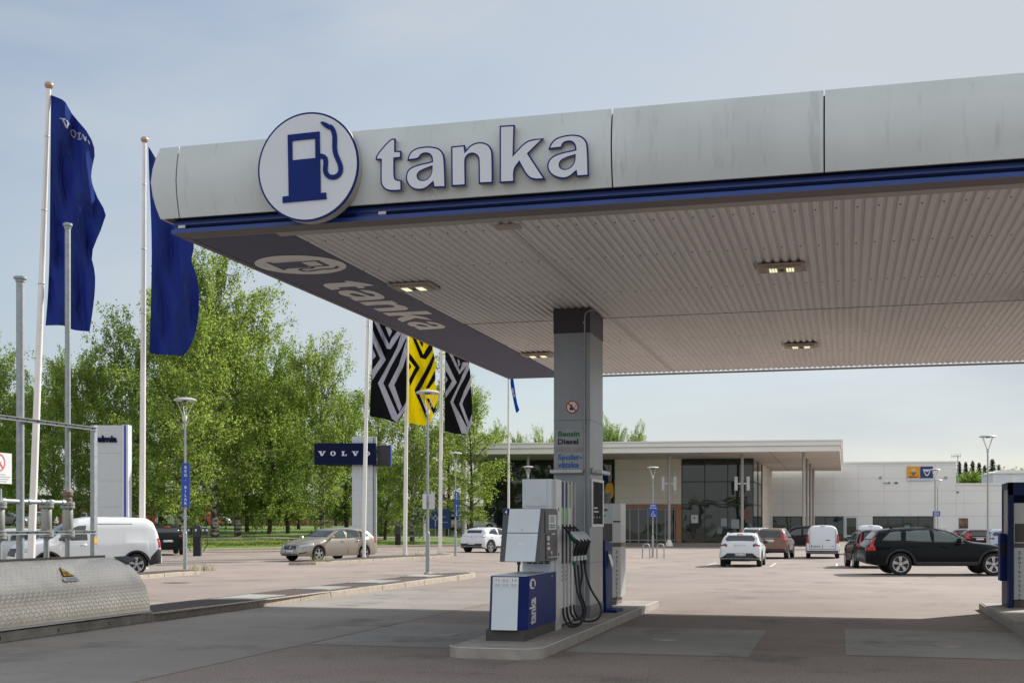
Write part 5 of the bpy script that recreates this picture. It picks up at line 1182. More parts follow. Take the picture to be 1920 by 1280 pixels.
for px, py, w_ in ((1661, 904, .28), (1667, 904.4, .12), (1680, 904.5, .2), (1795.5, 922, .1)): u_, z_ = fl(px, py); fbox(MB(), F3, u_-w_, u_+w_, .03, .2, z_-.07, z_+.07).build('wall_light', M_DARK if px > 1665 else M_LAMP, dl, bevel=.02)
fbox(MB(), F3, F3.u(1763), F3.u(1772.5), .03, .5, ZG, zF(989, 1768)).build('meter_box', M_ALU, dl)
MB().text('Helmia', .56, lambda u, v, tt: F1.pt(F1.u(955)+u, .045+tt, F1.z(960, 905)+v), bold=.03).build('lettering', M_SIGNW, dl, smooth='keep')
# yellow plate painted on the glass as a banner's reflection, behind the column
MB().plate([rounded([(F1.u(1134), F1.z(1134, 914)), (F1.u(1138), F1.z(1134, 905)), (F1.u(1149), F1.z(1134, 903)), (F1.u(1151), F1.z(1134, 930)), (F1.u(1144), F1.z(1134, 936)), (F1.u(1147), F1.z(1134, 920)), (F1.u(1136), F1.z(1134, 928))], 120, 2)], lambda u, v, tt: F1.pt(u, -.012+tt, v), 0, .004).build('banner_reflection', M_YEL, dl)
# plinth / pavement in front
mb = MB(); a, b = F1.pt(ug0-3, 5.5, 0), F1.pt(u3+1, 5.5, 0); c, d = F1.pt(u3+1, -1, 0), F1.pt(ug0-3, -1, 0)
mb.hexa([Wd(a, -.6), Wd(b, -.6), Wd(c, -.6), Wd(d, -.6)], [Wd(a, -.20), Wd(b, -.20), Wd(c, -.2), Wd(d, -.2)]); struct(mb.build('entrance_pavement', M_PATH))
# columns
nU = Vector((UD.y, -UD.x, 0))
def bcol(px, D, r=.14, lights=0):
    p = PX(px, D); g_ = gz(p.x, p.y)-.05; c = MB().cyl((p.x, p.y, g_), (p.x, p.y, ZR0), r, None, 16).build('roof_column', M_STSTL2, dl, smooth=40)
    MB().lathe([(r*2.6, g_), (r*2.4, g_+.25), (r*1.1, g_+.62), (r, g_+.64)], 16, (p.x, p.y, 0)).build('foot', M_ROOFW, c, smooth=40)
    if lights:
        for s in (-1, 1):
            mb = MB(); q = p+UD*(s*.55); z = ZZ(906, D); mb.box(q.x-.14, q.x+.14, q.y-.1, q.y+.1, z-.65, z+.65); mb.box(min(p.x, q.x), max(p.x, q.x), q.y-.03, q.y+.03, z-.08, z+.08); mb.build('column_light', M_LAMP, c, bevel=.02)
M_STSTL2 = mat('painted_steel', (.36, .34, .32), .5, .2)
for px, D, l_ in ((867, 117.5, 0), (990, 117, 0), (1122, 116.5, 0), (1254.5, 116, 1), (1391.5, 115, 1), (1507, 113, 0), (1513.5, 123.5, 0), (1519.5, 134, 0), (1525, 145, 0)): bcol(px, D, .14 if D < 119 else .15, l_)
q = gpt(1487, 113); 
t = thing('roof_aerial', 'thin TV aerial standing on the white dealership wing', 'aerial', F3.pt(ue-.3, -.4, ztop)); z1_ = F3.z(1797, 853.5); bp_ = F3.pt(F3.u(1797.5), -.5, 0)
MB().cyl((bp_.x, bp_.y, zF(909, 1850)), (bp_.x, bp_.y, z1_), .05, n=8).build('mast', M_GALV, t); mb = MB(); mb.cyl((bp_.x-.8, bp_.y, z1_-.1), (bp_.x+.35, bp_.y, z1_), .03, n=6)
for k in range(6): mb.cyl((bp_.x-.7+k*.2, bp_.y-.1, z1_-.35+k*.02), (bp_.x-.7+k*.2, bp_.y-.1, z1_+.2+k*.02), .02, n=5)
mb.build('boom', M_GALV, t)
a = PX(1862, 185); sh = thing('roof_shed', 'pale blue plant room standing on the roof behind the white wing', 'plant room', (a.x, a.y, 6)); fS = Fr(a, UD); x1 = fS.u(2080)
mb = MB(); fbox(mb, fS, 0, x1, -8, 0, 4, fS.z(1870, 885)); mb.build('wall', mat('shed_white', (.62, .66, .69), .6), sh)
za = fS.z(1875, 881); mb = MB(); mb.add([fS.pt(-.2, .2, fS.z(1870, 886.5)), fS.pt(1.0, .2, za), fS.pt(x1, .2, za), fS.pt(x1, -8, za), fS.pt(1.0, -8, za), fS.pt(-.2, -8, fS.z(1870, 886.5)), fS.pt(-.2, .2, fS.z(1870, 887.2)), fS.pt(x1, .2, fS.z(1870, 887.2)), fS.pt(x1, -8, fS.z(1870, 887.2)), fS.pt(-.2, -8, fS.z(1870, 887.2))], [(0, 1, 2, 7, 6), (1, 4, 3, 2), (0, 5, 4, 1), (0, 6, 9, 5), (2, 3, 8, 7)]); mb.build('roof', M_ROOFW, sh)
fbox(MB(), fS, fS.u(1896), fS.u(1915), 0, .05, 4, fS.z(1900, 892.5)).build('door', M_ALU, sh)

# far brick buildings behind the trees
def farwall(px0, px1, D0, D1, ytop, label, roofm, wins, nm='brick_building', wallm=M_BRICK):
    a, b = PX(px0, D0), PX(px1, D1); fr = Fr(a, (b-a)); L_ = (b-a).xy.length; t = thing(nm, label, 'building', (a.x, a.y, 1.2)); z1 = ZZ(ytop, (D0+D1)/2)
    fbox(MB(), fr, 0, L_, -12, 0, .5, z1).build('wall', wallm, t); fbox(MB(), fr, -.3, L_+.3, -12.3, .35, z1+.002, z1+.5).build('roof', roofm, t)
    for px, w_, y0, y1 in wins:
        u = fr.u(px); za, zb = fr.z(px, y1), fr.z(px, y0); o = fbox(MB(), fr, u-w_, u+w_, .002, .06, za, zb).build('window', M_SIGNW, t); fbox(MB(), fr, u-w_+.14, u+w_-.14, .061, .07, za+.14, zb-.14).build('pane', M_CGLASS, o)
    return t
M_ROOFD = mat('dark_roof', (.09, .09, .095), .7)
farwall(-120, 575, 160, 172, 936, 'long low red brick building far behind the birch trees at left', M_ROOFD, [(25, .9, 960, 970), (150, .9, 960, 970), (383, .75, 962, 973), (420, .75, 962, 971), (245, .8, 961, 971), (500, .8, 962, 972)])
farwall(560, 905, 190, 196, 948, 'low brick and white building far behind the blue road sign', M_ALU, [(745, 3.0, 954, 964), (600, .8, 962, 972), (770, 2.2, 953, 962), (860, 1.6, 956, 966)], wallm=mat('pale_brick', (.30, .20, .16), .8))
# fence in front of the far road
t = thing('mesh_fence', 'dark green wire fence with thin posts among the birch trunks', 'fence', PX(500, 118, 1.2)); mb = MB(); mr = MB(); prev = None
for px in range(300, 800, 29):
    D = 116; p = PX(px, D); z = lz(p.x, p.y); mb.cyl((p.x, p.y, z), (p.x, p.y, z+1.15), .035, n=6)
    if prev is not None:
        for h in (.15, .35, .55, .75, .95, 1.12): mr.cyl((prev.x, prev.y, lz(prev.x, prev.y)+h), (p.x, p.y, z+h), .008, n=4)
    prev = p
mb.build('fence_posts', mat('fence_green', (.01, .04, .03), .5), t); mr.build('wire_mesh', mat('fence_green', (.01, .04, .03), .5), t)

# ================================================================== CARS
def interp(tab, x):
    if x <= tab[0][0]: return tab[0][1]
    for (a, b), (c, d) in zip(tab[:-1], tab[1:]):
        if x <= c: return b+(d-b)*(x-a)/(c-a) if c > a else d
    return tab[-1][1]
def paint(name, col, metal=0.0, rough=.28): return mat('paint_'+name, col, rough, metal, var=.02, coat=0 if max(col) < .05 else .35, spec=1.22 if max(col) < .05 else None)
M_PLATE = mat('number_plate', (.62, .64, .64), .5); M_PBLUE = mat('plate_blue', (.01, .08, .45), .5); M_TAIL = mat('tail_lamp', (.45, .012, .012), .12, coat=.5); M_TAIL2 = mat('tail_lamp_dark', (.16, .006, .008), .12, coat=.5)
M_HEAD = mat('head_lamp', (.42, .46, .48), .12, .3, coat=.6); M_CLAD = mat('cladding', (.022, .023, .025), .6); M_TYRE = mat('tyre', (.014, .014, .015), .8); M_RIM = mat('rim_silver', (.55, .56, .57), .25, .85); M_RIMD = mat('rim_dark', (.02, .02, .022), .4); M_CHROME = mat('chrome', (.7, .7, .7), .12, 1); M_SEAM = mat('seam', (.004, .004, .004), .7)

def car(spec):
    """loft a body along x (0 rear .. L front); returns the root with its parts"""
    s = dict(spec); Ln, W2 = s['L'], s['W']/2; wr, wf = s['wheels']; R = s.get('R', .335); RA = R+s.get('gap', .055); zs = s.get('sill', .22)
    xs = set([0, .012, .03, .06, .1, .15, .22, .3, .4, Ln, Ln-.015, Ln-.04, Ln-.08, Ln-.14, Ln-.22, Ln-.32])
    k = .5
    while k < Ln-.4: xs.add(round(k, 3)); k += .16
    for c in (wr, wf):
        for i in range(17): xs.add(round(c+RA*math.cos(PI*i/16), 4))
        xs.add(round(c-RA-.002, 4)); xs.add(round(c+RA+.002, 4))
    for x, z in s['top']: xs.add(x)
    xs = sorted(xs); V = []; tumble = s.get('tumble', .30)
    M_ = 8
    for x in xs:
        w_ = W2*interp(s['plan'], x); zt = interp(s['top'], x); zb = min(interp(s['belt'], x), zt-.02); h = zt-zb
        sl = interp(s.get('sillp', [(0, zs)]), x) if 'sillp' in s else zs
        sl = sl+s.get('lift', .10)*max(0, 1-x/.35)+.06*max(0, 1-(Ln-x)/.4)
        za = sl
        for c in (wr, wf):
            if abs(x-c) < RA: za = max(za, .0+R+math.sqrt(max(0, RA*RA-(x-c)**2)))
        za = min(za, zb-.1)
        ring = [(0, sl), (w_-.34, sl), (w_-.30, za), (w_*.985-.015, za)]
        for f, wf_ in ((.0, .985), (.22, 1.0), (.5, 1.0), (.78, .985), (.93, .965)): ring.append((w_*wf_, za+(zb-za)*f))
        n = 2.0+2.6*min(1, h/.35); wb = w_*.945
        for i in range(M_+1):
            a = PI/2*i/M_; y = wb*max(0, math.cos(a))**(2/n); z = zb+h*max(0, math.sin(a))**(2/n)
            ring.append((max(0, y-tumble*(z-zb)*(1 if y > .02 else 0)*(y/wb)), z))
        V.append(ring)
    nr = len(V[0]); mb = MB()
    for x, ring in zip(xs, V):
        for y, z in ring: mb.v.append((x, y, z))
        for y, z in ring: mb.v.append((x, -y, z))
    K = 2*nr
    for i in range(len(xs)-1):
        for j in range(nr-1):
            m_ = 1 if j < 3 else 0
            mb.f.append((i*K+j, (i+1)*K+j, (i+1)*K+j+1, i*K+j+1)); mb.m.append(m_)
            mb.f.append((i*K+nr+j, i*K+nr+j+1, (i+1)*K+nr+j+1, (i+1)*K+nr+j)); mb.m.append(m_)
    for i, fl in ((0, 0), (len(xs)-1, 1)):
        q = [i*K+j for j in range(nr)]+[i*K+nr+j for j in range(nr-1, -1, -1)]; mb.f.append(tuple(q if fl else q[::-1])); mb.m.append(0)
    t = thing(s['name'], s['label'], 'car' if 'van' not in s['name'] else 'van', (0, 0, 0), 0, s.get('group')); 
    body = mb.build('body', [s['paint'], M_CLAD], t, world=False, smooth=None)
    bm = bmesh.new(); bm.from_mesh(body.data); bmesh.ops.remove_doubles(bm, verts=bm.verts, dist=.0008); bmesh.ops.recalc_face_normals(bm, faces=bm.faces); bm.to_mesh(body.data)
    bvh = BVHTree.FromBMesh(bm); bm.free()
    me = body.data; me.polygons.foreach_set('use_smooth', [True]*len(me.polygons)); me.set_sharp_from_angle(angle=rad(38))
    def proj(nm, axis, loop, m_, par=None, off=.012, grid=.05, soft=30):
        loop = rounded(loop, soft, 1) if soft else loop
        v, f = fill([loop], grid); P = []
        for a, b in v:
            if axis == 'R': o, d = Vector((a, -3, b)), Vector((0, 1, 0))
            elif axis == 'L': o, d = Vector((a, 3, b)), Vector((0, -1, 0))
            elif axis == 'B': o, d = Vector((-2, a, b)), Vector((1, 0, 0))
            elif axis == 'T': o, d = Vector((a, b, 4)), Vector((0, 0, -1))
            else: o, d = Vector((Ln+2, a, b)), Vector((-1, 0, 0))
            hit, no, _, _ = bvh.ray_cast(o, d)
            if hit is None:
                hit, no, _, _ = bvh.find_nearest(Vector((a, -W2*.9, b)) if axis == 'R' else Vector((a, W2*.9, b)) if axis == 'L' else Vector((.1, a, b)) if axis == 'B' else Vector((a, b, 1.4)) if axis == 'T' else Vector((Ln-.1, a, b)))
            if no.dot(d) > 0: no = -no
            P.append(hit+no*off)
        c = MB(); c.add(P, f); o = c.build(nm, m_, par or t, world=False, smooth=45); sol = o.modifiers.new('thickness', 'SOLIDIFY'); sol.thickness = .012; sol.offset = -1
        return o
    G = s.get('glass', M_CGLASS)
    for sd in 'RL':
        for lp in s['side']: proj('side_window', sd, lp, G)
        for lp in s.get('seams', ()): proj('door_seam', sd, ribbon(lp, .009), M_SEAM, soft=0, grid=.06, off=.005)
        for a, b in s.get('handles', ()):
            proj('door_handle', sd, [(a, b), (a+.19, b), (a+.19, b+.03), (a, b+.03)], s.get('handlemat', s['paint']), off=.03)
        for lp in s.get('tailside', ()): proj('tail_light', sd, lp, M_TAIL)
        for lp in s.get('headside', ()): proj('headlight', sd, lp, M_HEAD)
        if s.get('clad'):
            for c in (wr, wf):
                o_ = [(c+(RA+.065)*math.cos(a), R+(RA+.065)*math.sin(a)) for a in [PI*i/14 for i in range(15)]]; i_ = [(c+(RA+.004)*math.cos(a), R+(RA+.004)*math.sin(a)) for a in [PI*i/14 for i in range(14, -1, -1)]]
                proj('arch_trim', sd, o_+i_, M_CLAD, soft=0, off=.016, grid=.05)
            proj('sill_trim', sd, [(wr+RA+.06, zs+.01), (wf-RA-.06, zs+.01), (wf-RA-.03, zs+.13), (wr+RA+.03, zs+.13)], M_CLAD, off=.01)
    for nm, axis, lp, m_ in s.get('patches', ()): proj(nm, axis, lp, m_)
    if 'rear' in s: proj('rear_window', 'B', s['rear'], M_CGLASS)
    if 'front' in s: proj('windscreen', 'T', s['front'], s.get('fglass', M_CGLASS))
    def text(body_, y, z, size, axis, m_, bold=.03, nm='lettering', par=None):
        m2 = MB(); sg = -1 if axis == 'B' else 1
        x = (bvh.ray_cast(Vector((-2, 0, z)), Vector((1, 0, 0)))[0] or Vector((0, 0, 0))).x-.05 if axis == 'B' else (bvh.ray_cast(Vector((Ln+2, 0, z)), Vector((-1, 0, 0)))[0] or Vector((Ln, 0, 0))).x+.05
        m2.text(body_, size, lambda u, v, tt: Vector((x, (y-u if axis == 'B' else y+u), z+v)), bold=bold, align='CENTER', space=s.get('tspace', 1.1)); m2.build(nm, m_, par or t, world=False, smooth='keep')
    def plate(y, z, axis, num='', w_=.26):
        q = proj('number_plate', axis, [(y-w_, z-.055), (y+w_, z-.055), (y+w_, z+.055), (y-w_, z+.055)], M_PLATE, off=.028, soft=0)
        sg = 1 if axis == 'B' else -1
        proj('plate_band', axis, [(y+sg*w_, z-.053), (y+sg*(w_-.05), z-.053), (y+sg*(w_-.05), z+.053), (y+sg*w_, z+.053)], M_PBLUE, off=.032, soft=0, par=q)
        if num: text(num, y-sg*.03, z-.032, .082, axis, M_INK, .012, 'plate_number', q)
    for a in s.get('plates', ()): plate(*a)
    for a in s.get('texts', ()): text(*a)
    # wheels
    for c in (wr, wf):
        for sd in (-1, 1):
            wd = .215; yo = sd*(W2-.015); yi = sd*(W2-.015-wd)
            w_ = MB().lathe([(R*.68, 0), (R*.74, -.010), (R*.93, -.008), (R, .03), (R, wd-.03), (R*.93, wd), (R*.68, wd)], 28, (0, 0, 0), 'y').build('wheel', M_TYRE, t, world=False, smooth=40)
            w_.location = (c, yo, R); w_.rotation_euler = (0, 0, 0) if sd < 0 else (0, 0, PI)
            MB().lathe([(0, .06), (R*.69, .05)], 24, (0, 0, 0), 'y').build('rim_back', M_RIMD, w_, world=False)
            mb = MB(); mb.lathe([(R*.65, .0), (R*.70, -.006), (R*.74, .0), (R*.72, .03)], 28, (0, 0, 0), 'y'); n = s.get('spokes', 5)
            mb.lathe([(0, -.0), (R*.14, .002), (R*.16, .03)], 14, (0, 0, 0), 'y')
            for k in range(n):
                for dv in ((-.11, .11) if s.get('split') else (0,)):
                    a = 2*PI*k/n+.3+dv; cc, ss = math.cos(a), math.sin(a); hw = R*(.055 if s.get('split') else .10); tw = s.get('twist', .0)
                    pts = [(R*.1, -hw), (R*.69, -hw*1.5+tw*R), (R*.69, hw*1.5+tw*R), (R*.1, hw)]
                    q = [(p*cc-w2*ss, p*ss+w2*cc) for p, w2 in pts]
                    mb.hexa([(a_, .035, b_) for a_, b_ in q], [(a_, .002, b_) for a_, b_ in q])
            mb.build('rim', s.get('rimmat', M_RIM), w_, world=False, smooth=30)
    # mirrors
    mx_, mz = s.get('mirror', (Ln*.66, 1.02))
    for sd in (-1, 1):
        y = sd*(W2*.965); mb = MB(); pr = [(.0, .02), (.10, .10), (.125, .16), (.12, .2)]
        mb.hexa([(mx_-.02, y-sd*.06, mz-.02), (mx_+.14, y-sd*.06, mz-.02), (mx_+.12, y+sd*.18, mz), (mx_+.0, y+sd*.18, mz)], [(mx_-.02, y+sd*.02, mz+.11), (mx_+.09, y+sd*.02, mz+.11), (mx_+.08, y+sd*.17, mz+.13), (mx_+.0, y+sd*.17, mz+.13)])
        mb.build('mirror', s.get('mirmat', s['paint']), t, world=False, bevel=.02)
    if s.get('rails'):
        for sd in (-1, 1):
            a, b = s['rails']; mb = MB(); y = sd*(W2*.945-.34*.44)*s.get('railw', .86); zr = lambda x: (bvh.ray_cast(Vector((x, y, 3)), Vector((0, 0, -1)))[0] or Vector((0, 0, 1.4))).z; P = [(a, y, zr(a)), (a+.14, y, zr(a+.14)+.045)]+[(a+.14+(b-a-.28)*i/4, y, zr(a+.14+(b-a-.28)*i/4)+.045) for i in range(1, 5)]+[(b, y, zr(b))]
            mb.tube(P, .015, 6); mb.build('roof_rail', s.get('railmat', M_GALV), t, world=False, smooth=50)
    if s.get('fin'): x = s['fin']; z = interp(s['top'], x); MB().hexa([(x, -.02, z-.03), (x+.16, -.02, z-.03), (x+.16, .02, z-.03), (x, .02, z-.03)], [(x-.01, -.006, z+.06), (x+.03, -.006, z+.06), (x+.03, .006, z+.06), (x-.01, .006, z+.06)]).build('roof_fin', s['paint'], t, world=False)
    t['half'] = Ln/2
    for c in kids(t): c.location.x -= Ln/2
    return t
def put(t, px, D, ang, dx=0, z=None):
    """ang: heading in degrees in plan, 0 = to the viewer's right, 90 = straight away"""
    p = gpt(px, D); 
    if z is not None: p.z = z
    t.location = p; t.rotation_euler = (0, 0, TH+rad(ang)); return t
G1 = 'cars parked in the dealership lot'
# dark estate, side on
EST = dict(L=4.78, W=1.86, wheels=(1.06, 3.92), R=.355, sill=.30, clad=True, lift=.12,
  top=[(0, .60), (.02, .78), (.05, .94), (.13, 1.02), (.17, 1.08), (.34, 1.28), (.46, 1.43), (.62, 1.465), (1.3, 1.505), (1.9, 1.515), (2.4, 1.475), (2.75, 1.37), (3.22, 1.11), (3.36, 1.065), (3.9, 1.01), (4.4, .89), (4.68, .74), (4.78, .55)],
  belt=[(0, .6), (.1, .98), (.6, 1.02), (2.5, .98), (3.5, .94), (4.3, .80), (4.78, .5)], plan=[(0, .80), (.06, .88), (.25, .95), (.7, 1), (3.9, 1), (4.45, .93), (4.68, .80), (4.78, .68)],
  side=[[(.50, 1.10), (.60, 1.22), (.78, 1.36), (1.12, 1.39), (1.08, 1.10), (.8, 1.08)], [(1.22, 1.09), (1.26, 1.40), (2.0, 1.42), (2.03, 1.05)], [(2.10, 1.05), (2.08, 1.42), (2.36, 1.395), (2.64, 1.30), (3.0, 1.10), (3.0, 1.03)]],
  seams=[[(2.1, 1.02), (2.08, .6), (2.08, .36)], [(1.2, 1.05), (1.33, .8), (1.5, .5), (1.6, .36)], [(3.02, 1.0), (3.06, .7), (3.04, .36)]], handles=[(1.35, .90), (2.3, .89)],
  tailside=[[(.06, .76), (.30, .78), (.27, .88), (.22, .98), (.34, 1.20), (.28, 1.20), (.14, 1.0), (.10, .9)]], patches=[('tail_light', 'B', [(.60, .78), (.84, .78), (.82, .90), (.62, .86)], M_TAIL), ('tail_light', 'B', [(-.60, .78), (-.84, .78), (-.82, .90), (-.62, .86)], M_TAIL), ('belt_chrome', 'R', ribbon([(.55, 1.07), (2.1, 1.035), (3.05, 1.01)], .008), M_DARK)],
  headside=[[(4.35, .66), (4.62, .68), (4.55, .78), (4.34, .80)]], rear=[(-.62, 1.1), (.62, 1.1), (.56, 1.36), (-.56, 1.36)], front=[(2.5, -.62), (3.16, -.72), (3.16, .72), (2.5, .62)],
  mirror=(2.80, 1.05), spokes=5, split=True, twist=.05, rails=(.7, 2.35), railmat=M_DARK, fin=.9, glass=M_CGLASS2, paint=paint('black', (.007, .008, .010), 0, .12), name='estate_car', label='black estate car parked side on, facing the blue framed washer unit', group=G1, rimmat=mat('rim_cut', (.5, .5, .5), .25, .8))
put(car(EST), 1756, 40.2, -5.0)
# white hatchback seen from behind
HAT = dict(L=4.10, W=1.85, wheels=(.80, 3.30), R=.34, sill=.27, clad=True, lift=.1,
  top=[(0, .62), (.03, .80), (.06, .96), (.12, 1.06), (.16, 1.12), (.32, 1.30), (.38, 1.45), (.52, 1.50), (1.2, 1.535), (1.9, 1.53), (2.4, 1.46), (2.9, 1.18), (3.1, 1.06), (3.6, .98), (3.95, .82), (4.10, .6)],
  belt=[(0, .62), (.06, .92), (.3, 1.03), (2.6, .98), (3.3, .90), (4.1, .55)], plan=[(0, .86), (.05, .93), (.2, .98), (.6, 1), (3.4, 1), (3.85, .92), (4.02, .8), (4.10, .7)],
  side=[[(.68, 1.14), (.85, 1.36), (1.58, 1.42), (1.60, 1.07)], [(1.68, 1.07), (1.68, 1.42), (2.1, 1.40), (2.45, 1.27), (2.78, 1.06)]], seams=[[(1.63, 1.04), (1.62, .36)], [(2.75, 1.0), (2.75, .4)]], handles=[(.85, .95), (1.8, .93)],
  rear=[(-.60, 1.15), (.60, 1.15), (.66, 1.26), (.52, 1.40), (-.52, 1.40), (-.66, 1.26)],
  patches=[('tail_light', 'B', [(.58, .90), (.86, .92), (.87, 1.03), (.66, 1.05), (.56, 1.0)], M_TAIL2), ('tail_light', 'B', [(-.58, .90), (-.86, .92), (-.87, 1.03), (-.66, 1.05), (-.56, 1.0)], M_TAIL2), ('bumper', 'B', [(-.86, .26), (.86, .26), (.9, .42), (.72, .48), (.56, .62), (-.56, .62), (-.72, .48), (-.9, .42)], M_CLAD), ('reflector', 'B', [(.6, .40), (.74, .40), (.74, .45), (.6, .45)], M_TAIL), ('reflector', 'B', [(-.6, .40), (-.74, .40), (-.74, .45), (-.6, .45)], M_TAIL), ('brake_light', 'B', [(-.16, 1.44), (.16, 1.44), (.14, 1.47), (-.14, 1.47)], M_TAIL), ('skid_plate', 'B', [(-.42, .27), (.42, .27), (.40, .31), (-.40, .31)], M_ALU)],
  tailside=[[(.03, .92), (.22, .93), (.24, 1.0), (.06, 1.03)]], plates=[(0, .55, 'B', 'WBS 680')], texts=[('DACIA', 0, .945, .10, 'B', M_GALV)], tspace=1.9,
  mirror=(2.5, 1.03), rails=(.75, 2.2), paint=paint('white', (.62, .64, .67)), name='hatchback_car', label='white hatchback with black bumper seen from behind, nearest the beige dealership glass', group=G1, mirmat=M_CLAD)
put(car(HAT), 1394, 57.6, 75)
# compact electric hatch, three quarter rear
MEG = dict(HAT, L=4.2, W=1.77, wheels=(.78, 3.46), R=.35, top=[(0, .62), (.03, .80), (.08, .96), (.2, 1.08), (.36, 1.24), (.44, 1.38), (.6, 1.44), (1.2, 1.50), (1.9, 1.50), (2.5, 1.42), (3.0, 1.16), (3.2, 1.05), (3.7, .96), (4.05, .8), (4.2, .6)],
  rear=[(-.50, 1.16), (.50, 1.16), (.50, 1.33), (-.50, 1.33)], patches=[('light_bar', 'B', [(-.80, .93), (.80, .93), (.80, .985), (-.80, .985)], M_TAIL2), ('bumper', 'B', [(-.78, .30), (.78, .30), (.78, .58), (-.78, .58)], M_CLAD), ('mark', 'B', circ(0, .93, .05, 10), M_CHROME)], tailside=[[(.05, .93), (.25, .93), (.25, .98), (.08, .98)]], plates=[(0, .55, 'B', '')], texts=[], split=True,
  label='white rounded hatchback on the street, partly behind the fuel pump', group=None, rails=None, fin=.7, glass=mat('car_glass_tint', (.02, .03, .03), .05, spec=1.6))
put(car(MEG), 921, 74.5, 57)
# brown tall estate
XC = dict(HAT, L=4.65, W=1.9, wheels=(.95, 3.72), R=.37, sill=.33, top=[(0, .66), (.03, .84), (.07, 1.02), (.14, 1.14), (.3, 1.40), (.42, 1.60), (.6, 1.665), (1.3, 1.70), (2.3, 1.70), (2.8, 1.62), (3.3, 1.30), (3.5, 1.18), (4.0, 1.10), (4.4, .94), (4.65, .62)],
  belt=[(0, .62), (.1, 1.02), (.5, 1.12), (2.9, 1.06), (3.7, 1.0), (4.65, .6)], plan=[(0, .86), (.05, .93), (.2, .98), (.6, 1), (3.8, 1), (4.35, .92), (4.55, .8), (4.65, .7)], side=[[(.62, 1.22), (.86, 1.52), (1.22, 1.55), (1.2, 1.18)], [(1.28, 1.18), (1.32, 1.56), (2.05, 1.57), (2.08, 1.15)], [(2.16, 1.15), (2.16, 1.57), (2.6, 1.54), (3.0, 1.38), (3.3, 1.14)]],
  rear=[(-.62, 1.18), (.62, 1.18), (.55, 1.56), (-.55, 1.56)], tailside=[[(.05, .98), (.20, .98), (.20, 1.1), (.15, 1.15)]], patches=[('tail_light', 'B', [(.70, .98), (.86, .98), (.82, 1.16), (.72, 1.50), (.67, 1.52), (.72, 1.16)], M_TAIL), ('tail_light', 'B', [(-.70, .98), (-.86, .98), (-.82, 1.16), (-.72, 1.50), (-.67, 1.52), (-.72, 1.16)], M_TAIL), ('bumper', 'B', [(-.86, .36), (.86, .36), (.88, .60), (-.88, .60)], M_CLAD), ('reflector', 'B', [(.6, .55), (.82, .55), (.82, .62), (.6, .62)], M_TAIL), ('reflector', 'B', [(-.6, .55), (-.82, .55), (-.82, .62), (-.6, .62)], M_TAIL)],
  plates=[(0, .98, 'B', 'ETB 11G')], texts=[('VOLVO', 0, 1.09, .08, 'B', M_CHROME)], mirror=(3.05, 1.18), rails=(.75, 2.7), fin=None, handles=[(1.4, 1.0), (2.35, .99)], seams=[[(2.1, 1.1), (2.1, .42)]], paint=paint('brown', (.15, .075, .045), .3), label='brown tall estate car parked behind the white hatchback', name='suv')
put(car(XC), 1452, 71, 71)
XCB = dict(XC, W=1.92, tailside=[[(.03, .98), (.22, .97), (.20, 1.04), (.10, 1.08)]], patches=[('tail_light', 'B', [(.45, .97), (.88, .97), (.88, 1.07), (.80, 1.09), (.70, 1.52), (.66, 1.52), (.74, 1.07), (.45, 1.02)], M_TAIL), ('tail_light', 'B', [(-.45, .97), (-.88, .97), (-.88, 1.07), (-.80, 1.09), (-.70, 1.52), (-.66, 1.52), (-.74, 1.07), (-.45, 1.02)], M_TAIL), ('reflector', 'B', [(.5, .62), (.82, .62), (.82, .66), (.5, .66)], M_TAIL), ('reflector', 'B', [(-.5, .62), (-.82, .62), (-.82, .66), (-.5, .66)], M_TAIL)],
  plates=[(0, .72, 'B', '')], texts=[('VOLVO', 0, .93, .07, 'B', M_CHROME)], paint=paint('ink_black', (.010, .011, .015), 0, .14), rails=(.75, 2.7), railmat=M_DARK, label='black tall estate car with red L-shaped tail lights, just behind the side-on black estate')
put(car(XCB), 1633, 55.5, 82)
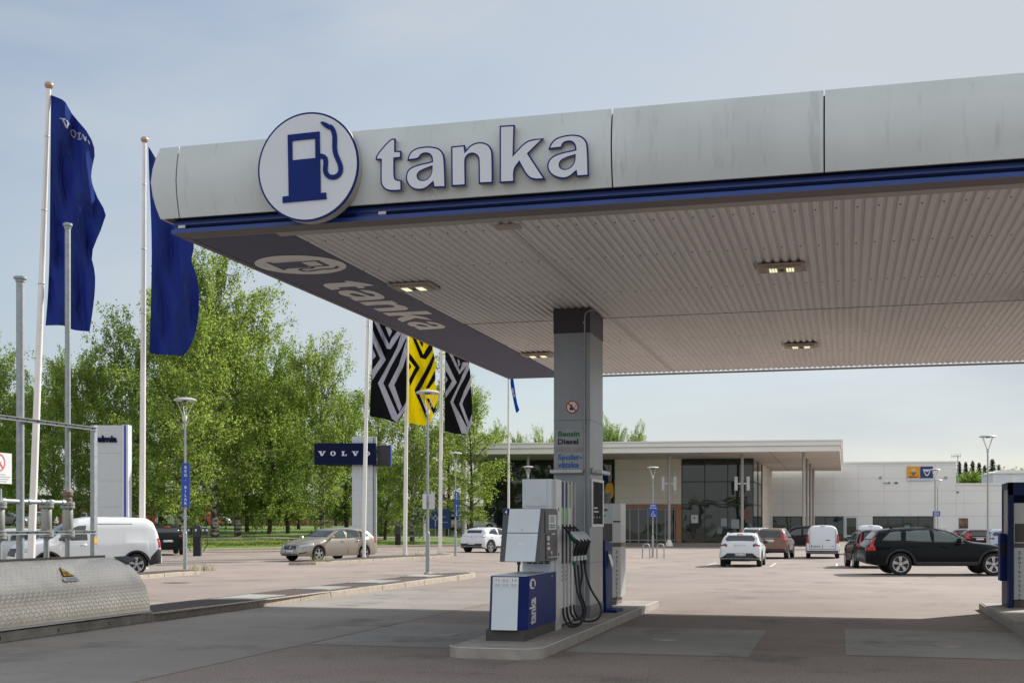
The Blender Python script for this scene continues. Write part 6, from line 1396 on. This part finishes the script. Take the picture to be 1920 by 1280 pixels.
# small vans from behind
VAN = dict(L=4.42, W=1.83, wheels=(.85, 3.51), R=.32, sill=.26, clad=True, lift=.06, tumble=.09,
  top=[(0, .60), (.02, .85), (.05, 1.2), (.09, 1.62), (.14, 1.78), (.26, 1.83), (1.2, 1.86), (2.4, 1.85), (2.9, 1.72), (3.4, 1.30), (3.6, 1.12), (4.1, 1.0), (4.3, .82), (4.42, .6)],
  belt=[(0, .58), (.04, .9), (.1, 1.05), (3.0, 1.02), (3.7, .92), (4.42, .55)], plan=[(0, .92), (.03, .96), (.12, .985), (.5, 1), (3.5, 1), (4.1, .93), (4.32, .82), (4.42, .7)], side=[[(2.25, 1.10), (2.25, 1.62), (2.7, 1.58), (3.1, 1.34), (3.38, 1.10)]], seams=[[(2.2, 1.7), (2.2, .4)], [(1.1, 1.7), (1.1, .4)]],
  patches=[('door_gap', 'B', ribbon([(0, .55), (0, 1.76)], .009), M_SEAM), ('door_outline', 'B', ribbon([(-.70, .52), (-.70, 1.45), (-.64, 1.76), (.64, 1.76), (.70, 1.45), (.70, .52)], .009), M_SEAM), ('door_outline', 'B', ribbon([(-.7, .52), (.7, .52)], .009), M_SEAM), ('bumper', 'B', [(-.88, .26), (.88, .26), (.88, .47), (-.88, .47)], M_CLAD), ('tail_light', 'B', [(.74, .86), (.88, .86), (.86, 1.36), (.76, 1.36)], M_TAIL), ('tail_light', 'B', [(-.74, .86), (-.88, .86), (-.86, 1.36), (-.76, 1.36)], M_TAIL), ('brake_light', 'B', [(-.14, 1.79), (.14, 1.79), (.12, 1.81), (-.12, 1.81)], M_TAIL), ('rear_handle', 'B', [(-.38, 1.01), (-.16, 1.01), (-.16, 1.05), (-.38, 1.05)], M_DARK), ('badge', 'B', [(-.62, .68), (-.48, .68), (-.48, .72), (-.62, .72)], M_GALV), ('reflector', 'B', [(.62, .38), (.78, .38), (.78, .41), (.62, .41)], M_TAIL), ('reflector', 'B', [(-.62, .38), (-.78, .38), (-.78, .41), (-.62, .41)], M_TAIL)],
  tailside=[[(.02, .86), (.10, .86), (.12, 1.36), (.05, 1.36)]], plates=[(.36, .70, 'B', 'GER 299')], mirror=(3.05, 1.06), mirmat=M_CLAD, paint=paint('van_white', (.64, .66, .71)), name='panel_van', label='white panel van seen squarely from behind, between the brown and the black tall estates', group=G1)
put(car(VAN), 1542.5, 71.5, 76)
VAN2 = dict(VAN, L=4.9, patches=VAN['patches'][3:7]+[('door_gap', 'B', ribbon([(0, .55), (0, 1.76)], .009), M_SEAM)], label='white panel van half hidden behind the black estates, red light on its roof', plates=[(0, .7, 'B', '')])
put(car(VAN2), 1630, 81, 76)
# dark van and light cars by the showroom
put(car(dict(VAN, L=4.9, W=1.9, paint=paint('dark_van', (.012, .012, .014), 0, .2), patches=VAN['patches'][3:4], plates=(), label='black van parked side on before the showroom windows, behind the roof column', tailside=(), side=[[(.4, 1.12), (.4, 1.62), (1.1, 1.65), (1.1, 1.12)], [(1.2, 1.12), (1.2, 1.65), (2.15, 1.65), (2.15, 1.12)], [(2.25, 1.10), (2.25, 1.62), (2.7, 1.58), (3.1, 1.34), (3.38, 1.10)]])), 1497, 97, 170)
SUV2 = dict(XC, paint=paint('silver', (.42, .44, .46), .4), label='silver car with roof rails mostly hidden behind the brown estate', rails=(.75, 2.7), texts=(), plates=())
put(car(SUV2), 1424, 84, 66)
# red-lamped dark estate and pale car behind the side-on estate
V70 = dict(XC, L=4.8, W=1.88, top=[(a, b*.92 if b > 1.2 else b) for a, b in XC['top']], side=[[(x, z*.93 if z > 1.3 else z*.96) for x, z in lp] for lp in XC['side']], rear=[(-.6, 1.13), (.6, 1.13), (.54, 1.44), (-.54, 1.44)], paint=paint('wine', (.035, .008, .010), .2), sill=.28, tailside=[[(.05, .95), (.26, .95), (.24, 1.05), (.36, 1.38), (.3, 1.40), (.15, 1.1)]],
  patches=[('tail_light', 'B', [(.56, .93), (.88, .93), (.84, 1.1), (.68, 1.40), (.62, 1.40), (.68, 1.08), (.56, 1.0)], M_TAIL), ('tail_light', 'B', [(-.56, .93), (-.88, .93), (-.84, 1.1), (-.68, 1.40), (-.62, 1.40), (-.68, 1.08), (-.56, 1.0)], M_TAIL), ('chrome_bar', 'B', [(-.5, 1.03), (.5, 1.03), (.5, 1.06), (-.5, 1.06)], M_CHROME)], plates=[(0, .93, 'B', '')], texts=(), label='dark red estate with tall red tail lights, beyond the bonnet of the black estate', name='estate_car')
put(car(V70), 1829, 84, 76)
put(car(dict(HAT, paint=paint('pale_blue', (.36, .42, .50), .3), clad=True, plates=[(0, .55, 'B', '')], texts=(), label='pale blue hatchback with a yellow roof lamp, partly behind the blue framed unit', rails=(.75, 2.2), top=[(a, b+.06 if b > 1.2 else b) for a, b in HAT['top']])), 1874, 83, 76)
put(car(dict(V70, paint=paint('plum_black', (.012, .012, .02)), label='dark car tucked left of the dark red estate', rails=None)), 1806, 92, 76)
# beige estate, front three quarter
V60 = dict(EST, L=4.63, W=1.87, wheels=(.97, 3.75), R=.325, sill=.22, clad=False, top=[(0, .60), (.02, .78), (.06, .96), (.15, 1.05), (.22, 1.12), (.46, 1.32), (.58, 1.39), (.8, 1.43), (1.5, 1.475), (2.1, 1.465), (2.5, 1.38), (3.16, 1.06), (3.3, 1.0), (3.8, .95), (4.3, .83), (4.52, .72), (4.60, .60), (4.63, .45)],
  belt=[(0, .6), (.1, .95), (.6, .99), (2.5, .94), (3.4, .90), (4.2, .74), (4.63, .42)], plan=[(0, .80), (.06, .88), (.25, .95), (.7, 1), (3.7, 1), (4.2, .95), (4.45, .84), (4.57, .70), (4.63, .58)],
  side=[[(.62, 1.07), (.80, 1.26), (1.20, 1.33), (1.16, 1.05)], [(1.26, 1.05), (1.30, 1.34), (1.98, 1.36), (2.0, 1.0)], [(2.08, 1.0), (2.06, 1.36), (2.36, 1.32), (2.68, 1.20), (3.0, .99)]], seams=[[(2.04, .98), (2.02, .5), (2.02, .28)], [(1.15, 1.0), (1.3, .7), (1.45, .3)], [(3.1, .95), (3.12, .28)]], handles=[(1.3, .86), (2.2, .85)],
  tailside=[[(.06, .78), (.26, .78), (.24, .95), (.34, 1.12), (.26, 1.12), (.12, .96)]], headside=[[(4.02, .68), (4.40, .62), (4.46, .66), (4.30, .76), (4.02, .80)]],
  patches=[('headlight', 'F', [(.46, .60), (.72, .62), (.86, .70), (.84, .76), (.60, .72), (.46, .68)], M_HEAD), ('headlight', 'F', [(-.46, .60), (-.72, .62), (-.86, .70), (-.84, .76), (-.60, .72), (-.46, .68)], M_HEAD), ('grille', 'F', [(-.36, .50), (.36, .50), (.42, .58), (.38, .68), (-.38, .68), (-.42, .58)], M_DARK), ('grille_chrome', 'F', ribbon([(-.37, .69), (-.42, .58), (-.36, .49), (.36, .49), (.42, .58), (.37, .69)], .012), M_CHROME), ('grille_bar', 'F', ribbon([(-.30, .66), (.30, .51)], .012), M_CHROME), ('lower_grille', 'F', [(-.55, .24), (.55, .24), (.50, .34), (-.50, .34)], M_DARK), ('fog_recess', 'F', [(.56, .32), (.80, .36), (.82, .43), (.58, .38)], M_DARK), ('fog_recess', 'F', [(-.56, .32), (-.80, .36), (-.82, .43), (-.58, .38)], M_DARK), ('fog_chrome', 'F', ribbon([(.56, .31), (.80, .34)], .01), M_CHROME), ('fog_chrome', 'F', ribbon([(-.56, .31), (-.80, .34)], .01), M_CHROME), ('round_mark', 'F', circ(0, .59, .065, 14), M_CHROME), ('round_mark_inner', 'F', circ(0, .59, .035, 10), M_DARK)],
  plates=[(0, .41, 'F', 'SZZ 2A9')], front=[(2.55, -.58), (3.10, -.70), (3.18, 0), (3.10, .70), (2.55, .58)], mirror=(2.98, .98), rails=None, fin=.8, spokes=5, split=False, twist=0, glass=mat('car_glass_teal', (.05, .07, .065), .04, spec=1.8), paint=paint('beige', (.34, .295, .245), .5, .28), rimmat=M_RIM, label='beige estate car seen from the front corner, behind a white flagpole', group=None, name='estate_car')
V60['patches'][10:12] = [('round_mark', 'F', circ(0, .59, .065, 14), M_CHROME)]
put(car(V60), 616, 55.9, 180+52)
# white van, side on at left
KAN = dict(VAN, L=4.5, W=1.86, wheels=(.86, 3.58), R=.335, sill=.26, lift=.1, tumble=.16, top=[(0, .62), (.03, .90), (.07, 1.15), (.13, 1.45), (.24, 1.72), (.40, 1.82), (1.2, 1.86), (2.2, 1.85), (2.6, 1.78), (3.0, 1.55), (3.42, 1.24), (3.6, 1.15), (4.1, 1.06), (4.36, .92), (4.46, .74), (4.50, .5)],
  belt=[(0, .6), (.06, 1.0), (.2, 1.10), (3.0, 1.06), (3.7, 1.0), (4.3, .8), (4.5, .48)], plan=[(0, .86), (.05, .93), (.2, .98), (.5, 1), (3.6, 1), (4.1, .95), (4.35, .84), (4.5, .66)],
  side=[[(2.38, 1.12), (2.40, 1.58), (2.68, 1.56), (3.02, 1.36), (3.26, 1.16), (3.24, 1.10)]], seams=[[(2.30, 1.72), (2.28, 1.1), (2.24, .34)], [(2.2, 1.62), (.95, 1.62)], [(3.3, 1.08), (3.34, .5)]], handles=[(2.42, .95)], tailside=[[(.02, .86), (.13, .86), (.16, 1.16), (.05, 1.20)]],
  headside=[[(4.06, .78), (4.36, .72), (4.34, .84), (4.04, .92)]], patches=[('bumper_corner', 'R', [(0, .30), (.44, .30), (.40, .56), (.16, .82), (.02, .84)], M_CLAD), ('bumper_corner', 'L', [(0, .30), (.44, .30), (.40, .56), (.16, .82), (.02, .84)], M_CLAD), ('headlight', 'F', [(.42, .80), (.80, .76), (.82, .88), (.5, .90)], M_HEAD), ('headlight', 'F', [(-.42, .80), (-.80, .76), (-.82, .88), (-.5, .90)], M_HEAD), ('grille', 'F', [(-.5, .62), (.5, .62), (.44, .86), (-.44, .86)], M_DARK), ('lower_grille', 'F', [(-.6, .34), (.6, .34), (.55, .5), (-.55, .5)], M_DARK)],
  plates=(), front=[(2.86, -.66), (3.50, -.76), (3.56, 0), (3.50, .76), (2.86, .66)], mirror=(3.0, 1.10), spokes=5, split=True, fglass=M_CGLASS, glass=mat('car_glass_green', (.06, .08, .07), .05, spec=1.6), paint=paint('van_bright', (.70, .71, .72)), label='white panel van at far left behind the vent pipes, facing the left edge', group=None)
put(car(KAN), 158, 39.8, 180+34)
# dark hatch behind the van, silver car at far left
put(car(dict(HAT, paint=paint('graphite', (.016, .018, .018), .2), clad=False, plates=[(0, .72, 'B', '')], texts=(), rails=None, label='dark hatchback seen from behind between the white van and a thick birch trunk', group='cars parked on the left street side', patches=HAT['patches'][:2]+HAT['patches'][5:6])), 306, 66, 112, z=.02)
put(car(dict(V60, paint=paint('silver_l', (.5, .51, .52), .3), plates=(), label='silver car at the left edge behind the white van', group='cars parked on the left street side')), 0, 47, 205)
# distant cars in front of the brick building
far = [(-20, 128, (.5, .5, .5), 10), (35, 131, (.05, .06, .07), 5), (62, 126, (.4, .41, .42), 185), (300, 128, (.42, .03, .02), 12), (318, 130, (.03, .035, .05), 8), (331, 124, (.55, .56, .56), 15), (372, 126, (.50, .04, .02), 160), (396, 132, (.40, .47, .50), 10), (10, 118, (.10, .11, .12), 12)]
fl_ = ['silver car farthest left in the distant row before the brick building', 'dark car second from left in the distant row', 'light grey car right of the dark one in the distant row', 'red car partly behind the dark hatchback', 'dark blue car between red and silver cars in the distance', 'silver distant car left of the blue lamp sign', 'bright red distant car between two birch trunks', 'pale blue distant car beside the bright red one', 'dark grey distant car low behind the vent pipes']
for (px, D, c, a), lb in zip(far, fl_):
    o = car(dict(V60 if a > 100 else HAT, paint=paint('far%d' % px, c, .2), plates=(), texts=(), seams=(), handles=(), rails=None, patches=(V60 if a > 100 else HAT)['patches'][:3], label=lb, group='cars parked before the far brick building', name='distant_car', clad=False))
    p = PX(px, D); put(o, px, D, a, z=lz(p.x, p.y)+.02)
for px, D, c, lb in ((848, 128, (.55, .56, .57), 'white distant car left of the small blue lamp sign, behind the roundabout sign'), (868, 130, (.30, .31, .33), 'grey distant car between two thin flagpoles'), (893, 127, (.50, .52, .55), 'silver distant car left of the dealership glass')):
    o = car(dict(HAT, paint=paint('farr%d' % px, c, .2), plates=(), texts=(), seams=(), handles=(), rails=None, patches=(), label=lb, group='distant cars by the dealership end', name='distant_car', clad=False)); p = PX(px, D); put(o, px, D, 8, z=lz(p.x, p.y)+.02)

# ================================================================== TREES
rng = np.random.default_rng(5)
def leaves_mesh(P, size, name, m_, droop=.5):
    """one small folded leaf cluster (two quads) at every point of P"""
    n = len(P); A = rng.normal(size=(n, 3)); A[:, 2] -= droop; A /= np.linalg.norm(A, axis=1)[:, None]
    B = np.cross(A, rng.normal(size=(n, 3))); B /= np.linalg.norm(B, axis=1)[:, None]; s = size*(.55+.9*rng.random(n))[:, None]
    A = A*s; B = B*s*.62; P = np.asarray(P)
    V = np.stack([P-B*.2, P+A*.5+B*.5, P+A, P+A*.45-B*.55], 1).reshape(-1, 3)
    me = bpy.data.meshes.new(name); me.vertices.add(4*n); me.vertices.foreach_set('co', V.ravel()); me.loops.add(4*n); me.loops.foreach_set('vertex_index', np.arange(4*n)); me.polygons.add(n); me.polygons.foreach_set('loop_start', np.arange(0, 4*n, 4)); me.polygons.foreach_set('loop_total', np.full(n, 4)); me.update(calc_edges=True); me.validate()
    me.materials.append(m_); return me
def tree_proto(kind, H, Wd_, nl, seed, lm, bark, cb=.22, name='birch_tree', lean=0, dens=1, size=.17):
    r = random.Random(seed); t = thing(name, '', 'tree'); mb = MB(); pts = []
    P = []; x = y = 0
    for i in range(9): f = i/8; P.append(Vector((x+lean*f*H*.08, y, f*H*.97))); x += r.uniform(-.16, .16)*H/15; y += r.uniform(-.16, .16)*H/15
    r0 = .017*H; mb.tube(P, [max(.02, r0*(1-.93*(i/8)**.8)) for i in range(9)], 10)
    def trunk(f): f = max(0, min(.999, f))*8; i = int(f); return P[i].lerp(P[i+1], f-i)
    nb = int(26*dens+H)
    strands = []
    for b in range(nb):
        f = cb+(1-cb)*(b+r.random()*.8)/nb; o = trunk(f*.97); az = b*2.4+r.uniform(-.5, .5); g_ = (f-cb)/(1-cb)
        prof = math.sin(PI*min(1, .18+.82*(1-g_)**.75))**.7 if kind == 'birch' else (1-g_)
        ln = Wd_*.5*(.35+.65*prof)*r.uniform(.65, 1.2); el = rad(28+38*g_+r.uniform(-10, 12)) if kind == 'birch' else rad(-8)
        d = Vector((math.cos(az)*math.cos(el), math.sin(az)*math.cos(el), math.sin(el))); Q = [o]
        for k in range(5): d = (d+Vector((r.uniform(-.22, .22), r.uniform(-.22, .22), r.uniform(-.24, .06)))).normalized(); Q.append(Q[-1]+d*ln/5)
        br = r0*.32*(1-.75*g_); mb.tube(Q, [max(.010, br*(1-.85*k/5)) for k in range(6)], 5); strands.append((Q, ln, g_))
        for k in (2, 3, 4):          # side limbs
            a2 = r.uniform(0, 2*PI); dd = (d+Vector((math.cos(a2), math.sin(a2), r.uniform(-.2, .6)))*.9).normalized(); S_ = [Q[k]]
            for q in range(3): dd = (dd+Vector((r.uniform(-.2, .2), r.uniform(-.2, .2), r.uniform(-.3, .1)))).normalized(); S_.append(S_[-1]+dd*ln*.16)
            mb.tube(S_, [max(.008, br*.4), max(.007, br*.3), .007, .006], 4); strands.append((S_, ln*.5, g_))
    L_ = []
    for Q, ln, g_ in strands:
        ns_ = max(5, int(ln*7))
        for q in range(ns_):
            f = r.uniform(.04, 1)*(len(Q)-1); i = min(len(Q)-2, int(f)); p = Q[i].lerp(Q[i+1], f-i); hl = r.uniform(.3, 1.6)*H/15; k = max(4, int(hl*9)); dx, dy = r.uniform(-.25, .25), r.uniform(-.25, .25); sp = r.choice((.05, .10, .20))
            for j in range(k):
                g2 = j/k; L_.append((p.x+dx*g2+r.gauss(0, sp), p.y+dy*g2+r.gauss(0, sp), p.z-hl*g2*.85+r.gauss(0, sp*.8)+.15))
    if len(L_) > nl: L_ = r.sample(L_, nl)
    mb.build('trunk', bark, t, world=False, smooth=50)
    me = leaves_mesh(L_, size, 'crown', lm, .9 if kind == 'birch' else .1); o = bpy.data.objects.new('crown', me); COL.objects.link(o); o.parent = t
    t['H'] = float(np.percentile([q[2] for q in L_], 99.3)); return t
def conifer(H, Wd_, seed):
    r = random.Random(seed); t = thing('spruce_tree', '', 'tree'); MB().cyl((0, 0, 0), (0, 0, H), .2, .03, 8).build('trunk', M_BARKD, t, world=False); L_ = []
    k = H*.12
    while k < H:
        g_ = (k-H*.12)/(H*.88); rad_ = Wd_*.5*(1-g_)**.85*r.uniform(.8, 1.1); nb = max(4, int(9*(1-g_)+3))
        for b in range(nb):
            az = r.uniform(0, 2*PI)
            for j in range(int(14+rad_*24)):
                f = r.random()**.7; L_.append((math.cos(az)*rad_*f+r.gauss(0, .2), math.sin(az)*rad_*f+r.gauss(0, .2), k-.28*f*rad_+r.gauss(0, .22)))
        k += H*.028
    me = leaves_mesh(L_, .30, 'crown', M_LEAF[3], .4); o = bpy.data.objects.new('crown', me); COL.objects.link(o); o.parent = t; t['H'] = H; return t
PB = [tree_proto('birch', 20, 12, 50000, 11, M_LEAF[0], M_BARK, .12, dens=1.2, size=.175), tree_proto('birch', 15, 10, 42000, 12, M_LEAF[0], M_BARK, .10, dens=1.3, size=.17),
      tree_proto('birch', 14, 9, 34000, 13, M_LEAF[1], M_BARKD, .09, 'leafy_tree', 1, 1.3, size=.185), tree_proto('birch', 15, 8.5, 19000, 14, M_LEAF[0], M_BARKD, .18, dens=.9, size=.16),
      tree_proto('birch', 16, 12, 46000, 15, M_LEAF[1], M_BARKD, .07, 'leafy_tree', -1, 1.4, size=.195)]
firsts = set()
def tree(k, px, D, top, label, w_=1.0, rz=None, zb=None, grp='birches and other trees on the lawn'):
    pr = PB[k]; p = PX(px, D); z = (lz(p.x, p.y) if ldist(p.x, p.y) > 0 and px < 950 else gz(p.x, p.y)) if zb is None else zb; H = ZZ(top, D)-z
    o = pr if k not in firsts else copy_tree(pr); firsts.add(k); s = H/pr['H']; o.location = (p.x, p.y, z-.05); o.scale = (s*w_, s*w_, s); o.rotation_euler = (0, 0, rz if rz is not None else px*.7); tag(o, label, 'tree', grp); return o
tree(0, 403, 93, 458, 'tallest birch, its leaning white trunk left of the beige car', 1.0, 2.0)
tree(1, 337, 79, 560, 'birch with the thick dark trunk directly behind the first lamp post', 1.05)
tree(1, 250, 92, 590, 'tall birch rising behind the plain blue flag and its pole', .95, 4.0)
tree(1, 446, 96, 545, 'birch with a thin white straight trunk, second right of the lamp sign', 1.05, 1.0)
tree(4, 505, 103, 650, 'broad leafy tree with dark trunks left of the gap in the tree row', .95)
tree(1, 605, 95, 628, 'pointed birch standing left of the dark blue sign box', .85, 1.5)
tree(1, 773, 92, 640, 'birch behind the yellow banner and its flagpole', .9, 3.0)
tree(3, 887, 96, 724, 'thin airy birch left of the dealership glass', 1.25, .5)
tree(1, 148, 90, 655, 'birch with a pale trunk just left of the grey lettered pylon', .9, .9)
tree(4, 95, 99, 672, 'broad tree between the thick vent pipe and the thin one', .85, 2.2)
tree(3, -12, 84, 640, 'sparse birch cut by the left edge of the photo', 1.2, 2.9)
tree(2, 35, 104, 735, 'low green tree behind the thick vent pipe', 1.1)
tree(2, 195, 104, 668, 'leafy tree behind the top of the lettered pylon', 1.0, 2.6)
tree(2, 300, 108, 690, 'dense tree behind the first lamp post head', 1.1, .2)
tree(4, 365, 112, 640, 'dense broad tree behind the tallest birch', .9, 5.1)
tree(2, 463, 107, 680, 'slanting dark trunk tree left of the dense trunk pair', .9, 4.4)
tree(2, 540, 106, 690, 'dark trunked tree seen over the windscreen of the beige car', .95, 3.6)
tree(4, 560, 118, 712, 'broad tree filling below the gap in the tree row', .9, 3.9)
tree(2, 650, 112, 735, 'low leafy tree behind the dark blue sign box', 1.1, 1.9)
tree(3, 715, 104, 690, 'slim tree between the sign pylon and the black banner', 1.1, .7)
tree(2, 722, 97, 862, 'bright green bush-like tree right of the sign pylon', 1.5, 1.1)
tree(3, 840, 110, 720, 'sparse tree behind the right striped banner', 1.15, 3.3)
tree(4, 925, 140, 800, 'tree behind the left end of the dealership roof', .9, 2.4)
tree(2, 795, 118, 800, 'low tree behind the blue direction sign', 1.3, 2.0)
tree(4, 15, 125, 760, 'distant tree low at the left edge', 1.1, 1.0)
tree(4, 630, 150, 800, 'distant low tree behind the sign pylon foot', 1.3, .3)
tree(4, 430, 150, 770, 'distant tree low behind the white trunked birches', 1.4, .9)
tree(4, 240, 150, 790, 'distant tree low behind the white van', 1.4, 4.9)
for px, tp, k, w_, lb in ((1018, 806, 1, .62, 'tree top showing over the roof just left of the canopy column'), (1140, 782, 1, .5, 'tallest tree top over the roof, right of the canopy column'), (1160, 802, 2, .45, 'low tree top in the middle of three right of the column'), (1192, 797, 1, .58, 'spreading tree top over the roof, farthest right of the column'), (978, 816, 2, .5, 'low tree top over the roof beside the thin flagpole')):
    tree(k, px, 185, tp, lb, w_, px*.3, -.4, 'trees behind the dealership roof')
for i, (px, tp, k) in enumerate(((1806, 883, 2), (1822, 879, 4), (1840, 877, 2), (1858, 882, 4), (1790, 888, 2), (1885, 875, 4), (1912, 872, 2))):
    tree(k, px, 235, tp+8, 'pale green tree beyond the white wing, number %s from the aerial' % ('one two three four zero five six'.split()[i]) if False else ['pale green tree just right of the aerial mast', 'pale green tree second right of the aerial mast', 'pale green tree left of the big lamp post', 'pale green tree at the corner of the roof shed', 'pale green tree touching the step in the white wing', 'green tree top over the roof shed', 'green tree top farthest right over the roof shed'][i], 1.3, px*.2, 0, 'trees beyond the white wing')
SP = None
for px, tp, w_, lb in ((1799, 866, 1, 'dark spruce right beside the aerial mast'), (1811, 867, 1, 'dark pointed spruce second from the aerial'), (1824, 865, 1, 'dark spruce with the tallest narrow tip'), (1836, 868.5, 1.1, 'dark spruce left of the big lamp post'), (1846, 873, 1, 'low dark spruce just left of the big lamp post'), (1861, 862, 1.2, 'broad dark spruce right of the big lamp post'), (1873, 872, 1, 'dark spruce over the corner of the roof shed')):
    D = 262; p = PX(px, D)
    if SP is None: SP = conifer(18, 7.5, 3); o = SP
    else: o = copy_tree(SP)
    H = ZZ(tp, D); o.location = p; s = H/18; o.scale = (s*w_, s*w_, s); o.rotation_euler.z = px; tag(o, lb, 'tree', 'dark spruces beyond the white wing')
# dandelions scattered on the verge
rr = random.Random(4); P = []
for _ in range(650):
    s_ = rr.random(); a = (KA[1][0]+(KA[2][0]-KA[1][0])*s_-3+rr.uniform(-6, 3), KA[1][1]+(KA[2][1]-KA[1][1])*s_); d = rr.expovariate(.35)+.4; q = (a[0]+LN.x*d, a[1]+LN.y*d)
    if ldist(*q) > .3 and not 9.8 < ldist(*q) < 12.8: P.append((q[0], q[1], lz(*q)+rr.uniform(.04, .1)))
me = leaves_mesh(P, .10, 'dandelions', mat('dandelion', (.65, .48, .01), .7), 0); o = bpy.data.objects.new('dandelions', me); COL.objects.link(o); tag(o, 'yellow dandelions scattered on the lawn beside the kerb', 'flowers', None, 'stuff')
P = []
for _ in range(26000):
    s_ = rr.random()*1.7-.5; a = (KA[1][0]+(KA[2][0]-KA[1][0])*s_, KA[1][1]+(KA[2][1]-KA[1][1])*s_); d = rr.uniform(.2, 9.6) if rr.random() < .7 else rr.uniform(13, 40); q = (a[0]+LN.x*d, a[1]+LN.y*d); P.append((q[0], q[1], lz(*q)+.02))
me = leaves_mesh(P, .055, 'grass_tufts', M_LEAF[1], -1.2); o = bpy.data.objects.new('grass_tufts', me); COL.objects.link(o); tag(o, 'short green grass tufts growing on the lawn', 'grass', None, 'stuff')
weeds(-20.2, 36.4, .11, .45, 40, 'dry weeds at the foot of the first lamp post', 2); weeds(-20.3, 46.0, .11, .5, 30, 'weeds on the kerb beside the beige estate car', 3); weeds(-19.3, 55, .11, .5, 24, 'weeds at the foot of the third flagpole', 5)
